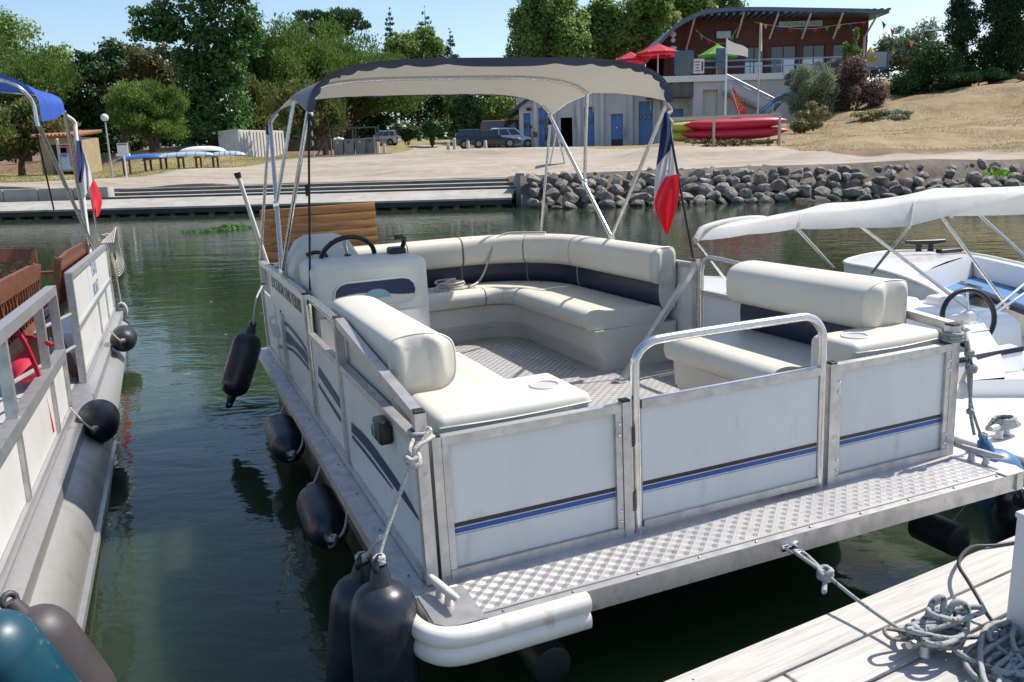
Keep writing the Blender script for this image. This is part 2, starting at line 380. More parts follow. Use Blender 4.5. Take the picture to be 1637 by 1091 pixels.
def ground_material():
    m = bpy.data.materials.new('ground'); m.use_nodes = True; nt = m.node_tree; b = nt.nodes['Principled BSDF']; b.inputs['Roughness'].default_value = .95
    tc = nt.nodes.new('ShaderNodeTexCoord'); at = nt.nodes.new('ShaderNodeVertexColor'); at.layer_name = 'cover'
    sp = nt.nodes.new('ShaderNodeSeparateColor'); nt.links.new(at.outputs[0], sp.inputs[0])
    def ramp(cols, s, d=6, st=(1, 1, 1)):
        mp = nt.nodes.new('ShaderNodeMapping'); mp.inputs['Scale'].default_value = st
        n = nt.nodes.new('ShaderNodeTexNoise'); n.inputs['Scale'].default_value = s; n.inputs['Detail'].default_value = d; n.inputs['Roughness'].default_value = .7
        nt.links.new(tc.outputs['Object'], mp.inputs[0]); nt.links.new(mp.outputs[0], n.inputs['Vector'])
        r = nt.nodes.new('ShaderNodeValToRGB'); e = r.color_ramp.elements
        e[0].position, e[0].color = cols[0][0], (*cols[0][1], 1); e[1].position, e[1].color = cols[-1][0], (*cols[-1][1], 1)
        for p, c in cols[1:-1]: q = e.new(p); q.color = (*c, 1)
        nt.links.new(n.outputs['Fac'], r.inputs[0]); return r.outputs[0], n.outputs['Fac']
    gravel, gf = ramp([(.3, (.31, .265, .21)), (.5, (.365, .318, .255)), (.72, (.42, .372, .31))], 1.1)
    lawn, _ = ramp([(.3, (.105, .115, .035)), (.5, (.23, .19, .08)), (.7, (.36, .28, .14))], .7)
    dry, _ = ramp([(.28, (.165, .115, .060)), (.5, (.27, .20, .108)), (.74, (.345, .265, .15))], .9, 8, (1, 1.6, 1.6))
    soil, _ = ramp([(.3, (.10, .062, .036)), (.7, (.24, .15, .088))], 1.4)
    nn = nt.nodes.new('ShaderNodeTexNoise'); nn.inputs['Scale'].default_value = 1.3; nn.inputs['Detail'].default_value = 7
    nt.links.new(tc.outputs['Object'], nn.inputs['Vector'])
    def mix(a, c, k):
        ad = nt.nodes.new('ShaderNodeMath'); ad.operation = 'ADD'; nt.links.new(sp.outputs[k], ad.inputs[0]); nt.links.new(nn.outputs['Fac'], ad.inputs[1])
        mr = nt.nodes.new('ShaderNodeMapRange'); mr.inputs['From Min'].default_value = .86; mr.inputs['From Max'].default_value = 1.14
        nt.links.new(ad.outputs[0], mr.inputs[0])
        x = nt.nodes.new('ShaderNodeMixRGB'); nt.links.new(mr.outputs[0], x.inputs[0]); nt.links.new(a, x.inputs[1]); nt.links.new(c, x.inputs[2]); return x.outputs[0]
    tone, _ = ramp([(.36, (.80, .78, .76)), (.5, (.95, .94, .93)), (.66, (1.08, 1.07, 1.06))], .16, 5, (.55, 1.6, 1))
    track, _ = ramp([(.44, (1, 1, 1)), (.5, (.84, .82, .80)), (.56, (1, 1, 1))], .33, 2, (.22, 1.5, 1))
    for k in (tone, track):
        mu = nt.nodes.new('ShaderNodeMixRGB'); mu.blend_type = 'MULTIPLY'; mu.inputs[0].default_value = 1
        nt.links.new(gravel, mu.inputs[1]); nt.links.new(k, mu.inputs[2]); gravel = mu.outputs[0]
    mu = nt.nodes.new('ShaderNodeMixRGB'); mu.blend_type = 'MULTIPLY'; mu.inputs[0].default_value = 1
    nt.links.new(dry, mu.inputs[1]); nt.links.new(tone, mu.inputs[2]); dry = mu.outputs[0]
    c = mix(mix(mix(gravel, lawn, 0), dry, 1), soil, 2)
    nt.links.new(c, b.inputs['Base Color'])
    bp = nt.nodes.new('ShaderNodeBump'); bp.inputs['Strength'].default_value = .7; bp.inputs['Distance'].default_value = .09
    nt.links.new(gf, bp.inputs['Height']); nt.links.new(bp.outputs[0], b.inputs['Normal'])
    return m
M['ground'] = ground_material()
def yard_edge(x):           # far edge of the gravel yard, left part
    return float(np.interp(x, [-60, -24, -19, -16.2, -11.7, -9, -8.2], [45, 45.8, 47.2, 52.5, 61.5, 66, 140]))
def sst(a, b, t): t = min(max((t-a)/(b-a), 0), 1); return t*t*(3-2*t)
def cover(x, y):
    lawn = 1-sst(-1.2, .6, yard_edge(x)-y) if x < -8.2 else 0
    if y > 66 and x < 12: lawn = max(lawn, sst(0, 1, abs(x+3-(y-66)*-.28)-4.5)*.9)
    soil = sst(-1, 1, y-(68 if x > -24 else 59))*(1-sst(-15, -13, x)) if x < -13 else 0
    dry = 0
    if x > 6:
        e = float(np.interp(x, [6, 12, 15, 25, 60], [60, 47.5, 40.2, 38.2, 38]))
        dry = sst(-.8, .8, y-e)
        dry = max(dry, .45*sst(9, 14, x)*(1-sst(32.6, 33.6, y)))
        soil = max(soil, .85*sst(38.3, 39.0, y)*(1-sst(40.3, 41.6, y))*sst(14, 15.5, x)*(1-.6*sst(21.5, 23, x)))
    return lawn, dry, soil
def front_edge(x):          # where the bank begins behind the steps and the rocks
    return float(np.interp(x, [-400, -20, .2, .45, 60, 400], [86, 39.4, 37.3, 32.05, 32.4, 32.4])) if x < .45 else 32.05
xs = np.concatenate([np.arange(-230, -40, 12), np.arange(-40, 45, .42), np.arange(45, 240, 12)])
ys = np.concatenate([[-.02], np.arange(0, 34, .42), np.arange(34, 80, 1.6), np.arange(80, 900, 40)])
vv, ff, cc = [], [], []
X0 = np.array([front_edge(x) for x in xs])
XX = np.repeat(xs[:, None], len(ys), 1); YY = X0[:, None]+ys[None, :]
ZZ = gz_np(XX, YY)
for i in range(len(xs)):
    for j in range(len(ys)):
        x, y, z = XX[i, j], YY[i, j], ZZ[i, j]
        lw, dr, so_ = cover(x, y)
        if dr > .3 and y > 39: z += .14*noise.noise(Vector((x*.35, y*.35, 3)))+.03*noise.noise(Vector((x*1.3, y*1.3, 8)))
        if y > 140: z = max(z, 5)
        if j == 0: z = -.6
        vv.append((x, y, z)); cc += [lw, dr, so_, 1]
n = len(ys)
for i in range(len(xs)-1):
    for j in range(n-1): ff.append((i*n+j, (i+1)*n+j, (i+1)*n+j+1, i*n+j+1))
gb = MB(); gb.add(vv, ff); ground = struct(gb.build('ground', 'ground', sm=180))
ca = ground.data.color_attributes.new('cover', 'FLOAT_COLOR', 'POINT'); ca.data.foreach_set('color', cc)

# quay with three long steps; local frame: x towards the left along the bank, y inland
M['concrete'] = mat('pale_concrete', (.40, .375, .33), .9, col2=(.31, .29, .255), scale=1.2, bump=(14, .3, .01), spots=((.20, .19, .17), 2.4, .6, .8))
M['concretedark'] = mat('dark_concrete', (.15, .145, .14), .9, col2=(.085, .085, .085), scale=1.8, bump=(14, .3, .01), spots=((.30, .29, .27), 5, .64, .8))  # darker concrete; on the step risers it stands in for their shade
M['wetpost'] = mat('wet_post', (.07, .068, .064), .7, col2=(.04, .04, .04), scale=3)
M['wetdark'] = mat('wet_black_timber', (.016, .018, .020), .6, col2=(.035, .036, .036), scale=2)
a, b2 = Vector((.15, 31.95, 0)), Vector((-20.6, 34.0, 0))
ax = (b2-a).normalized(); FQ = Matrix((( ax.x, -ax.y*-1 if False else ax.y*-1, 0, a.x), (ax.y, ax.x*-1, 0, a.y), (0, 0, 1, 0), (0, 0, 0, 1)))
ay = Vector((-ax.y, ax.x, 0)); ay = ay if ay.y > 0 else -ay
FQ = Matrix(((ax.x, ay.x, 0, a.x), (ax.y, ay.y, 0, a.y), (0, 0, 1, 0), (0, 0, 0, 1)))
q = MB(); LQ = 60
q.add([(0, 0, .27), (0, 0, .345), (0, 2.0, .62), (0, 2.0, .2), (LQ, 0, .27), (LQ, 0, .345), (LQ, 2.6, .62), (LQ, 2.6, .2)], [(0, 1, 2, 3), (7, 6, 5, 4), (5, 6, 2, 1), (4, 5, 1, 0), (4, 0, 3, 7)])
quay = struct(q.build('quay', 'concrete'), FQ)
MB().span((0, .03, .09), (LQ, .22, .268)).build('quay_beam', 'wetdark', quay)
MB().span((0, .5, -.6), (LQ, .8, .09)).build('quay_wall', 'wetdark', quay)
qp = MB()
pm = MB().span((-.11, .06, -.5), (.11, .3, .088)).build('quay_post', 'wetpost', quay); pm.location = (.5, 0, 0)
for k in range(1, 26):
    c = pm.copy(); COL.objects.link(c); c.location = (.5+k*.82, 0, 0)
steps = struct(bpy.data.objects.new('steps', None), FQ); COL.objects.link(steps)
Y0 = 1.98
for k in range(3):
    s = MB(); y0, z0 = Y0+k*1.15, (.555, .69, .825)[k]; xe = LQ if k == 9 else 19.2-k*.35
    s.add([(0, y0, z0-.3), (0, y0, z0+.148), (0, y0+1.7, z0+.148), (0, y0+1.7, z0-.3), (xe, y0+.55, z0-.3), (xe, y0+.55, z0+.148), (xe, y0+2.2, z0+.148), (xe, y0+2.2, z0-.3)],
          [(0, 1, 2, 3), (7, 6, 5, 4), (5, 6, 2, 1), (4, 7, 3, 0)], 0)
    s.add([(0, y0-.004, z0-.3), (0, y0-.004, z0+.118), (xe, y0+.546, z0+.118), (xe, y0+.546, z0-.3)], [(0, 1, 2, 3)], 1)  # riser face, its shade put into the darker colour
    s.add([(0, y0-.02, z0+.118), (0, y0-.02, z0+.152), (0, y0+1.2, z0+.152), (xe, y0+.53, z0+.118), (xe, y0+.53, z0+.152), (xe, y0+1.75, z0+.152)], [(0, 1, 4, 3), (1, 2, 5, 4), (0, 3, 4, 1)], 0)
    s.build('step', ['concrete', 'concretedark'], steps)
ew = MB().span((-.42, 1.2, -.3), (-.06, 5.2, 1.23)).build('end_wall', 'concrete'); tag(ew, 'short concrete wall closing the right end of the bank steps', 'wall', F=FQ)
lw = thing('low_wall', 'low pale concrete block wall at the left end of the steps', 'wall', (17.9, 2.6, .45), FQ)
for k in range(8):
    MB().rbox((.6+1.62*k+(0 if k == 0 else .0), .25, .33), (1.585, .5, .74), .03, 2).build('concrete_block', 'concrete', lw, sm=40)

# stone slope
M['stone'] = mat('grey_stone', (.30, .272, .24), .9, col2=(.115, .105, .093), scale=2.2, detail=8, rand=.28, bump=(5, .7, .06), spots=((.40, .37, .32), 3.4, .58, .78))
def wet_band(m, z0, z1, k):
    nt = m.node_tree; b = nt.nodes['Principled BSDF']; src = b.inputs['Base Color'].links[0].from_socket
    ge = nt.nodes.new('ShaderNodeNewGeometry'); sp = nt.nodes.new('ShaderNodeSeparateXYZ'); nt.links.new(ge.outputs['Position'], sp.inputs[0])
    mr = nt.nodes.new('ShaderNodeMapRange'); mr.inputs['From Min'].default_value = z0; mr.inputs['From Max'].default_value = z1; mr.inputs['To Min'].default_value = k; mr.inputs['To Max'].default_value = 0
    x = nt.nodes.new('ShaderNodeMixRGB'); x.inputs[2].default_value = (.035, .036, .026, 1)
    nt.links.new(sp.outputs['Z'], mr.inputs[0]); nt.links.new(mr.outputs[0], x.inputs[0]); nt.links.new(src, x.inputs[1]); nt.links.new(x.outputs[0], b.inputs['Base Color'])
wet_band(M['stone'], .05, .17, .85)
emb = MB()
rows = []
for y, z in ((29.7, -.5), (30.4, .1), (31.3, .7), (31.95, 1.02), (32.2, 1.14)):
    rows.append([(x, y+(.35 if x < 3 else 0)*(33-y)*.3, gz(x, 32.06)-(.006 if y < 32.1 else .012) if y > 31.5 else min(z, gz(x, 32.4)-.03)) for x in np.arange(.5, 60, 1.5)])
M['soil'] = mat('bank_soil', (.07, .058, .048), .95, col2=(.17, .138, .105), scale=1.2, detail=7, bump=(4, .8, .06))
emb.grid(rows); emb = struct(emb.build('stone_bank', 'soil', sm=180))
import bmesh
stones = []
for k in range(10):
    bm = bmesh.new(); bmesh.ops.create_icosphere(bm, subdivisions=2, radius=1)
    sq = Vector((RN.uniform(.9, 1.25), RN.uniform(.75, 1), RN.uniform(.62, .85)))
    cuts = [(Vector((RN.gauss(0, 1), RN.gauss(0, 1), RN.gauss(0, 1))).normalized(), RN.uniform(.48, .78)) for _ in range(12)]
    for v in bm.verts:
        p = v.co.copy()
        for nrm, d in cuts:
            e = p.dot(nrm)-d
            if e > 0: p -= nrm*e*.97
        p *= 1+.09*noise.noise(p*2.3+Vector((k*7, 0, 0)))
        v.co = Vector((p.x*sq.x, p.y*sq.y, p.z*sq.z))
    me = bpy.data.meshes.new('stone'); bm.to_mesh(me); bm.free(); me.materials.append(M['stone'])
    me.polygons.foreach_set('use_smooth', [True]*len(me.polygons)); me.set_sharp_from_angle(angle=rad(17)); stones.append(me)
cnt = 0
for row, (y, z, s0, s1) in enumerate([(29.75, -.02, .34, .62), (30.2, .22, .36, .6), (30.7, .50, .36, .58), (31.2, .78, .33, .55), (31.7, .98, .3, .5), (32.1, 1.12, .2, .34)]):
    x = .55+RN.uniform(0, .4)
    while x < 21.5 and cnt < 298:
        s = RN.uniform(s0, s1)*(.86 if x > 13 else 1)
        x += s*.80
        if row >= 3 and x > 13.5 and RN.random() < (.45 if row < 5 else .7): x += s; continue
        if row == 5 and RN.random() < .35: x += s; continue
        o = bpy.data.objects.new('stone', RN.choice(stones)); COL.objects.link(o); o.parent = emb
        yy = y+RN.uniform(-.12, .12)+(.5 if x < 1.6 else 0)*(1 if row < 3 else 0)
        o.location = (x, yy, z+RN.uniform(-.08, .06)); o.rotation_euler = (RN.uniform(-.5, .5), RN.uniform(-.5, .5), RN.uniform(0, 6.28))
        k = s*.72; o.scale = (k*RN.uniform(.9, 1.25), k*RN.uniform(.85, 1.1), k*RN.uniform(.9, 1.2)); cnt += 1
        x += s*.34

# dock in the foreground: boards run along the berth edge
FD = FL @ Matrix.Translation((.518, -.569, 0)) @ Matrix.Rotation(.1156, 4, 'Z')
dock = struct(bpy.data.objects.new('dock', None), FD); COL.objects.link(dock)
PW = .156
for k in range(20):
    segs = [(-2.4, .33+.0*k, 0), (.335, 4.6, 1)] if k % 3 == 1 else [(-2.4, 1.9+.02*k, 0), (1.905+.02*k, 4.6, 1)] if k % 3 == 2 else [(-2.4, 4.6, 0)]
    for x0, x1, _ in segs:
        MB().rbox(((x0+x1)/2, -PW*(k+.5), .281+RN.uniform(-.0015, .0015)), (x1-x0-.004, PW-.011, .038), .005, 2).build('plank', 'dock', dock, sm=40)
MB().span((-2.4, -.12, .06), (4.6, -.03, .26)).build('edge_beam', 'darkmetal', dock)
MB().span((-2.4, -3.0, -.35), (4.6, -.35, .18)).build('float', 'black', dock)
nh = MB()
for x in (-1.6, 0.1, 1.8, 3.5):
    for k in range(20):
        for d in (.045, .11): nh.lathe([(0, .0035), (.0008, .003)], (x+RN.uniform(-.012, .012), -PW*k-d, .3000), (x, -PW*k-d, 1), 6)
nh.build('nail_heads', 'darkmetal', dock, kind='stuff')
for x in (-1.6, 0.1, 1.8, 3.5): MB().span((x-.04, -3.1, .19), (x+.04, -.125, .258)).build('joist', 'darkmetal', dock)
# ------------------------------------------------------------ the pontoon boat (its own frame: x to starboard edge, y aft, z up from the deck)
PB_ = thing('pontoon_boat', 'white pontoon boat with cream seats and navy sun canopy moored bow first at the dock', 'pontoon boat', (0, 0, 0), FB)
W_ = 2.35
def part(mb, name, m, sm=0, parent=PB_, **k): return mb.build(name, m, parent, sm, **k)
# hull and deck
part(MB().span((-.055, -.268, -.075), (2.40, 4.16, -.003)), 'deck', 'alu')
part(MB().span((.02, -.236, -.002), (2.33, 4.1, .0012)), 'deck_plate', 'plate')
part(MB().span((-.09, -.0, -.055), (-.055, 4.16, -.004)).span((2.40, -.0, -.055), (2.425, 4.16, -.004)), 'side_rail', 'alu')
for x in (.27, 2.06):
    pf = [(0, .085), (.002, .088), (.10, .15), (.25, .22), (.45, .245), (3.7, .245), (3.85, .2)]
    part(MB().lathe(pf, (x, .4, -.355), (x, 5, -.355), 28), 'pontoon', 'cyl', 35)
    xt, zt = (.352, -.300) if x < 1 else (2.20, -.30)
    part(MB().lathe([(0, .058), (.004, .066), (.02, .068), (1.6 if x < 1 else .20, .068)], (xt, -.17, zt), (xt, 3, zt), 22), 'float_tube', 'darkmetal', 35)
    part(MB().tube([(xt, -.12, zt+.06), (xt+.03, -.2, -.075)], .0022, 5), 'tie_line', 'rope')
    for y in (.6, 1.7, 2.8, 3.8): part(MB().span((x-.16, y-.05, -.2), (x+.16, y+.05, -.075)), 'bracket', 'darkmetal')
for y in (.25, 1.2, 2.2, 3.2): part(MB().span((-.04, y-.03, -.16), (2.38, y+.03, -.076)), 'cross_beam', 'darkmetal')
# raised five-bar pattern, one joined relief
def tread(x0, x1, y0, y1, nb, p=.0285):
    vs_, fs_ = [], []; c45 = math.sqrt(.5)
    for i in range(int((x1-x0)/p)):
        for j in range(int((y1-y0)/p)):
            cx, cy = x0+(i+.5)*p, y0+(j+.5)*p
            if cx > 1.75 and 1.9 < cy: continue
            if cx < .72 and 2.0 < cy < 2.4: continue
            s = 1 if (i+j) % 2 else -1
            ux, uy = c45, c45*s; wx, wy = -uy, ux
            for b in range(nb):
                o = (b-(nb-1)/2)*p*.86/nb; hl, hw, h = p*.40, p*.30/nb, .0013
                bx, by = cx+wx*o, cy+wy*o; k = len(vs_)
                for a, c, z in ((-1, -1, 0), (1, -1, 0), (1, 1, 0), (-1, 1, 0), (-.7, 0, h), (.7, 0, h)):
                    vs_.append((bx+ux*hl*a+wx*hw*c, by+uy*hl*a+wy*hw*c, .0012+z))
                fs_ += [(k, k+1, k+5, k+4), (k+2, k+3, k+4, k+5), (k+1, k+2, k+5), (k+3, k, k+4)]
    return MB().add(vs_, fs_)
part(tread(.03, 2.33, -.226, -.005, 5), 'tread_bars', 'plate', kind='stuff')
part(tread(.35, 2.0, .05, 3.4, 3), 'tread_bars', 'plate', kind='stuff')
rv = MB()
for k in range(10):
    for x in (-.035,): rv.ball((x, .1+k*.39, -.002), .0055, 6, 3)
    rv.ball((.16+k*.235, -.25, -.002), .0055, 6, 3)
part(rv, 'rivet_heads', 'steel', kind='stuff')
# white corner bumper of two soft bulges
path = [(-.085, .10), (-.088, -.06), (-.086, -.16), (-.07, -.225), (-.035, -.27), (.02, -.288), (.12, -.29), (.42, -.288)]
path = smooth_path([(x, y, 0) for x, y in path], 5)
prof = [(0, .012), (.022, .012), (.036, .0), (.040, -.02), (.033, -.038), (.024, -.046), (.033, -.056), (.037, -.075), (.032, -.095), (.02, -.105), (0, -.105)]
secs = []
for i, p in enumerate(path):
    t = (path[min(i+1, len(path)-1)]-path[max(i-1, 0)]).normalized(); nrm = Vector((t.y, -t.x, 0))
    secs.append([p+nrm*a+Vector((0, 0, z)) for a, z in prof])
part(MB().loft(secs), 'corner_bumper', 'pvc', 50)
part(MB().prism([(-.05, -.05, -.002), (.1, -.05, -.002), (.1, -.27, -.002), (-.02, -.265, -.002), (-.05, -.22, -.002)], (0, 0, .0045)), 'corner_plate', 'alu')
part(MB().prism([(2.3, -.16, -.002), (2.41, -.16, -.002), (2.425, -.22, -.002), (2.40, -.275, -.002), (2.3, -.275, -.002)], (0, 0, .006)).span((2.36, -.277, -.07), (2.395, -.2685, -.004)), 'corner_plate', 'alu')
# fences
H = .487
def post(x, y, z1, w=.038, z0=0, cap=True):
    o = part(MB().span((x-w/2, y-w/2, z0), (x+w/2, y+w/2, z1)), 'fence_post', 'alu')
    if cap: part(MB().rbox((x, y, z1+.004), (w*1.02, w*1.02, .008), .003, 1), 'post_cap', 'black', parent=o)
def panel(a, b, z0, z1, axis, c, name='fence_panel'):
    t = .004
    if axis == 'x': part(MB().span((a, c-t, z0), (b, c+t, z1)), name, 'white')
    else: part(MB().span((c-t, a, z0), (c+t, b, z1)), name, 'white')
def rail(a, b, w=.03, h=.03, name='fence_rail'): return part(MB().bar(a, b, w, h), name, 'alu')
post(.019, .019, .575); post(.064, .012, H+.002, .03)
post(.745, .012, H+.006, .034); post(1.662, .012, H+.006, .034); post(2.312, .02, .56, .045)
for a, b in ((.081, .726), (1.681, 2.288)):
    panel(a, b, .034, H-.03, 'x', .016); rail((a, .014, .017), (b, .014, .017), .034, .032); rail((a, .014, H-.014), (b, .014, H-.014), .034, .03)
    part(MB().span((a, -.001, .034), (a+.022, .011, H-.03)), 'panel_edge', 'alu')
    part(MB().span((b-.024, -.0015, .034), (b, .0105, H-.03)), 'panel_edge', 'alu')
g = part(MB().tube(smooth_path([(.79, .012, .0), (.79, .012, .30), (.79, .012, .58), (.80, .012, .645), (.85, .012, .684), (.95, .012, .693), (1.45, .012, .693), (1.55, .012, .684), (1.60, .012, .645), (1.615, .012, .58), (1.615, .012, .3), (1.615, .012, .0)], 5), .0165, 12), 'bow_gate', 'tube', 60)
MB().span((.808, .008, .042), (1.597, .016, H-.03)).build('gate_panel', 'white', g)
MB().bar((.807, .012, .028), (1.598, .012, .028), .03, .028).build('gate_rail', 'alu', g)
MB().bar((.807, .012, H-.013), (1.598, .012, H-.013), .03, .03).build('gate_rail', 'alu', g)
for z in (.09, .33):
    hb = MB()
    hb.tube([(.767, -.004, z), (.767, -.004, z+.07)], .006, 6)
    hb.build('hinge', 'darkmetal', g, 60)
bl = MB()
for x in (.715, 1.69, 2.28):
    for z in (.06, .10, .38, .42): bl.ball((x, -.003, z), .006, 6, 4)
part(bl, 'bolt_heads', 'chrome', kind='stuff')
def stripe(a, b, y):
    for z0, z1, m in ((.172, .187, 'blackprint'), (.151, .168, 'blueprint'), (.143, .1465, 'cyanprint')):
        part(MB().span((a, y-.0012, z0), (b, y-.0002, z1)), 'stripe', m)
stripe(.104, .701, .012); stripe(.81, 1.595, .008); stripe(1.704, 2.263, .012)
# port side, seen from outside
X0_ = 0.0
post(.012, 1.19, .69); post(.012, 2.03, .685); post(.006, 3.02, .447, .040); post(.012, 4.10, H+.01, .042)
panel(.04, 1.17, .034, H-.03, 'y', .01); panel(1.26, 1.95, .05, H-.03, 'y', .01); panel(2.05, 4.08, .034, .452, 'y', .012)
rail((.016, .04, .017), (.016, 4.08, .017), .045, .034); rail((.016, .04, H-.014), (.016, 1.17, H-.014), .036, .032)
rail((.017, .02, .562), (.017, 1.17, .675), .036, .036)
g = part(MB().tube(smooth_path([(.016, 1.21, .676), (.016, 1.5, .68), (.016, 1.85, .683), (.016, 1.945, .668), (.016, 1.985, .61), (.016, 1.99, .4), (.016, 1.99, .0)], 6), .0155, 10), 'side_gate', 'tube', 60)
MB().bar((.014, 1.21, H-.013), (.014, 1.975, H-.013), .03, .03).build('gate_rail', 'alu', g)
MB().bar((.014, 1.21, .034), (.014, 1.975, .034), .03, .03).build('gate_rail', 'alu', g)
MB().span((.0, 1.235, .05), (.028, 1.255, H-.03)).build('gate_stile', 'alu', g); MB().span((.0, 1.945, .05), (.028, 1.96, H-.03)).build('gate_stile', 'alu', g)
sg = part(MB().span((-.006, 2.05, .448), (.004, 3.46, .69)), 'name_board', 'white')
part(MB().bar((-.001, 2.03, .698), (-.001, 3.47, .698), .03, .016), 'fence_rail', 'alu')
text_mesh('lettering', 'LOCATION SANS PERMIS', .1, 'blackprint', sg, basis((0, -1, 0), (0, 0, 1), (-.0075, 2.72, .61)), fit=(1.24, .078), bold=.001)
post(.019, 3.49, .70, .03); post(.019, 4.10, .68, .036); rail((.017, 3.5, .665), (.017, 4.09, .665), .04, .03)
def decal(pts, m, x=.0052, nm='decal'):
    P = [B(u, v, x=x) for u, v in pts]
    part(MB().prism(P, (-.0012, 0, 0)), nm, m)
def cz(l): return [(415+a*.197, 425+b*.197) for a, b in l]
def strip(top, bot, m, x): 
    top = smooth_path([(a, b, 0) for a, b in top], 4); bot = smooth_path([(a, b, 0) for a, b in bot], 4)
    rows = [[B(p.x, p.y, x=x) for p in top], [B(p.x, p.y, x=x) for p in bot]]
    mb = MB(); r2 = [[q+Vector((-.0012, 0, 0)) for q in r] for r in rows]; mb.grid(r2); part(mb, 'decal', m)
XD = .0072
strip(cz([(182, 447), (230, 468), (290, 538), (345, 612), (388, 690), (414, 750)]), cz([(185, 478), (228, 497), (284, 560), (340, 634), (384, 708), (414, 775)]), 'navyprint', XD)
strip(cz([(195, 505), (245, 556), (300, 622), (350, 672), (392, 735), (415, 800)]), cz([(200, 590), (240, 640), (285, 662), (335, 722), (380, 782), (417, 850)]), 'navyprint', XD)
strip(cz([(222, 652), (270, 674), (340, 745), (420, 858)]), cz([(228, 680), (275, 704), (338, 772), (424, 884)]), 'navyprint', XD)
decal(cz([(80, 412), (108, 399), (134, 410), (136, 436), (102, 430), (90, 442), (86, 480), (106, 474), (142, 478), (164, 520), (172, 586), (140, 592), (112, 576), (101, 530), (88, 492)]), 'cyanprint', XD)
decal(cz([(142, 662), (160, 640), (185, 645), (188, 670), (150, 676)]), 'navyprint', XD)
strip([(509, 585), (527, 612), (545, 640)], [(509, 600), (527, 628), (545, 655)], 'navyprint', .0052)
strip([(509, 612), (527, 640), (545, 668)], [(509, 618), (527, 647), (545, 676)], 'navyprint', .0052)
strip([(562, 675), (592, 706), (640, 775), (671, 831)], [(562, 690), (590, 722), (634, 783), (670, 833)], 'navyprint', .0052)
strip([(563, 695), (590, 728), (628, 780)], [(563, 700), (589, 733), (628, 783)], 'navyprint', .0052)
nl = part(MB().rbox((-.02, .36, .425), (.05, .10, .085), .012, 3), 'navigation_light', 'black', 40)
MB().rbox((-.036, .385, .423), (.03, .055, .06), .012, 3).build('lens', 'greenlens', nl, 50)
# starboard side and stern
panel(.045, 1.2, .034, H-.03, 'y', 2.34); panel(1.27, 1.77, .05, H-.03, 'y', 2.34); panel(1.86, 4.08, .034, .62, 'y', 2.338)
rail((2.335, .045, .017), (2.335, 4.08, .017), .045, .034); rail((2.335, .045, H-.014), (2.335, 1.2, H-.014), .036, .032); rail((2.335, 1.86, .63), (2.335, 4.08, .63), .034, .03)
rail((2.335, .045, .55), (2.335, .6, .6), .04, .036)
post(2.331, 1.22, .60); post(2.331, 1.835, .66); post(2.331, 4.1, .66)
g = part(MB().tube(smooth_path([(2.335, 1.79, .0), (2.335, 1.79, .5), (2.335, 1.785, .62), (2.335, 1.74, .675), (2.335, 1.66, .688), (2.335, 1.27, .668)], 6), .0155, 10), 'side_gate', 'tube', 60)
MB().bar((2.335, 1.25, H-.013), (2.335, 1.775, H-.013), .03, .03).build('gate_rail', 'alu', g)
panel(.04, 2.31, .034, .60, 'x', 4.11); rail((.04, 4.11, .63), (2.31, 4.11, .63), .036, .03)
for a, b in (((2.315, 1.82, .64), (1.745, 1.76, .006)), ((.035, 2.015, .66), (.60, 1.86, .006))):
    o = part(MB().bar(a, b, .034, .03), 'brace', 'alu')
    MB().rbox((b[0], b[1], .012), (.07, .05, .02), .006, 2).build('foot_bracket', 'chrome', o, 40)
    MB().ball((b[0]-.01, b[1]-.01, .028), .012, 8, 4).build('bolt', 'chrome', o, 60)
# folded teak board at the stern
sb = part(MB().span((.12, 4.27, .62), (.18, 4.30, 1.03)).span((.84, 4.27, .62), (.90, 4.30, 1.03)).span((.2, 4.13, .55), (.26, 4.3, .6)).span((.78, 4.13, .55), (.84, 4.3, .6)), 'stern_board', 'alu')
zb = [B(415, 336, y=4.26), B(598, 323, y=4.26), B(602, 392, y=4.26), B(430, 440, y=4.26)]
nb = 7
for k in range(nb):
    z1 = lerp(zb[0].z, .585, k/nb)-.002; z0 = lerp(zb[0].z, .585, (k+1)/nb)+.002
    MB().rbox((lerp(zb[0].x, zb[1].x, .5), 4.255, (z0+z1)/2), (zb[1].x-zb[0].x, .026, z1-z0), .004, 2).build('plank', 'teak', sb, 40)
# seats
def sweep_seat(fr, prof, m, name, parent, sm=45, mats=None):
    """fr: list of (point on the outer line, inward unit normal)"""
    secs = [[Vector(p)+Vector(nv)*d+Vector((0, 0, z)) for d, z in prof] for p, nv in fr]
    mb = MB(); mb.loft(secs)
    if mats:
        k = len(prof)
        for i in range(len(secs)-1):
            for j in range(k): mb.m[i*k+j] = mats[j]
        mb.m[-1] = mb.m[-2] = 0
    return mb.build(name, m, parent, sm)
def rnd(poly, n=4):
    return [(p.x, p.y) for p in smooth_path([(a, b, 0) for a, b in poly], n, closed=True)]
def back_profile(kd=1.0, top=.735):
    cr = [(0, .50), (0, .62), (.004, .70), (.03, top-.004), (.10, top+.002), (.158, top-.016), (.186, .675), (.190, .60), (.182, .55), (.155, .52), (.11, .51)]
    cr = [(p.x, p.y) for p in smooth_path([(a, b, 0) for a, b in cr], 4)]
    nv = [(.118, .51), (.122, .46), (.118, .40), (.10, .355), (0, .35)]
    P = [(d*kd, z) for d, z in cr+nv]; mats = [0]*(len(cr)-1)+[1]*(len(nv))+[0]
    return P, mats
SEAT = rnd([(.10, .262), (.10, .36), (.25, .375), (.46, .378), (.55, .392), (.615, .385), (.648, .345), (.642, .295), (.60, .266), (.35, .262)], 3)
BASE = [(0, .0), (0, .26), (.585, .26), (.575, .125), (.560, .120), (.562, .105), (.548, .100), (.550, .085), (.536, .08), (.530, 0)]
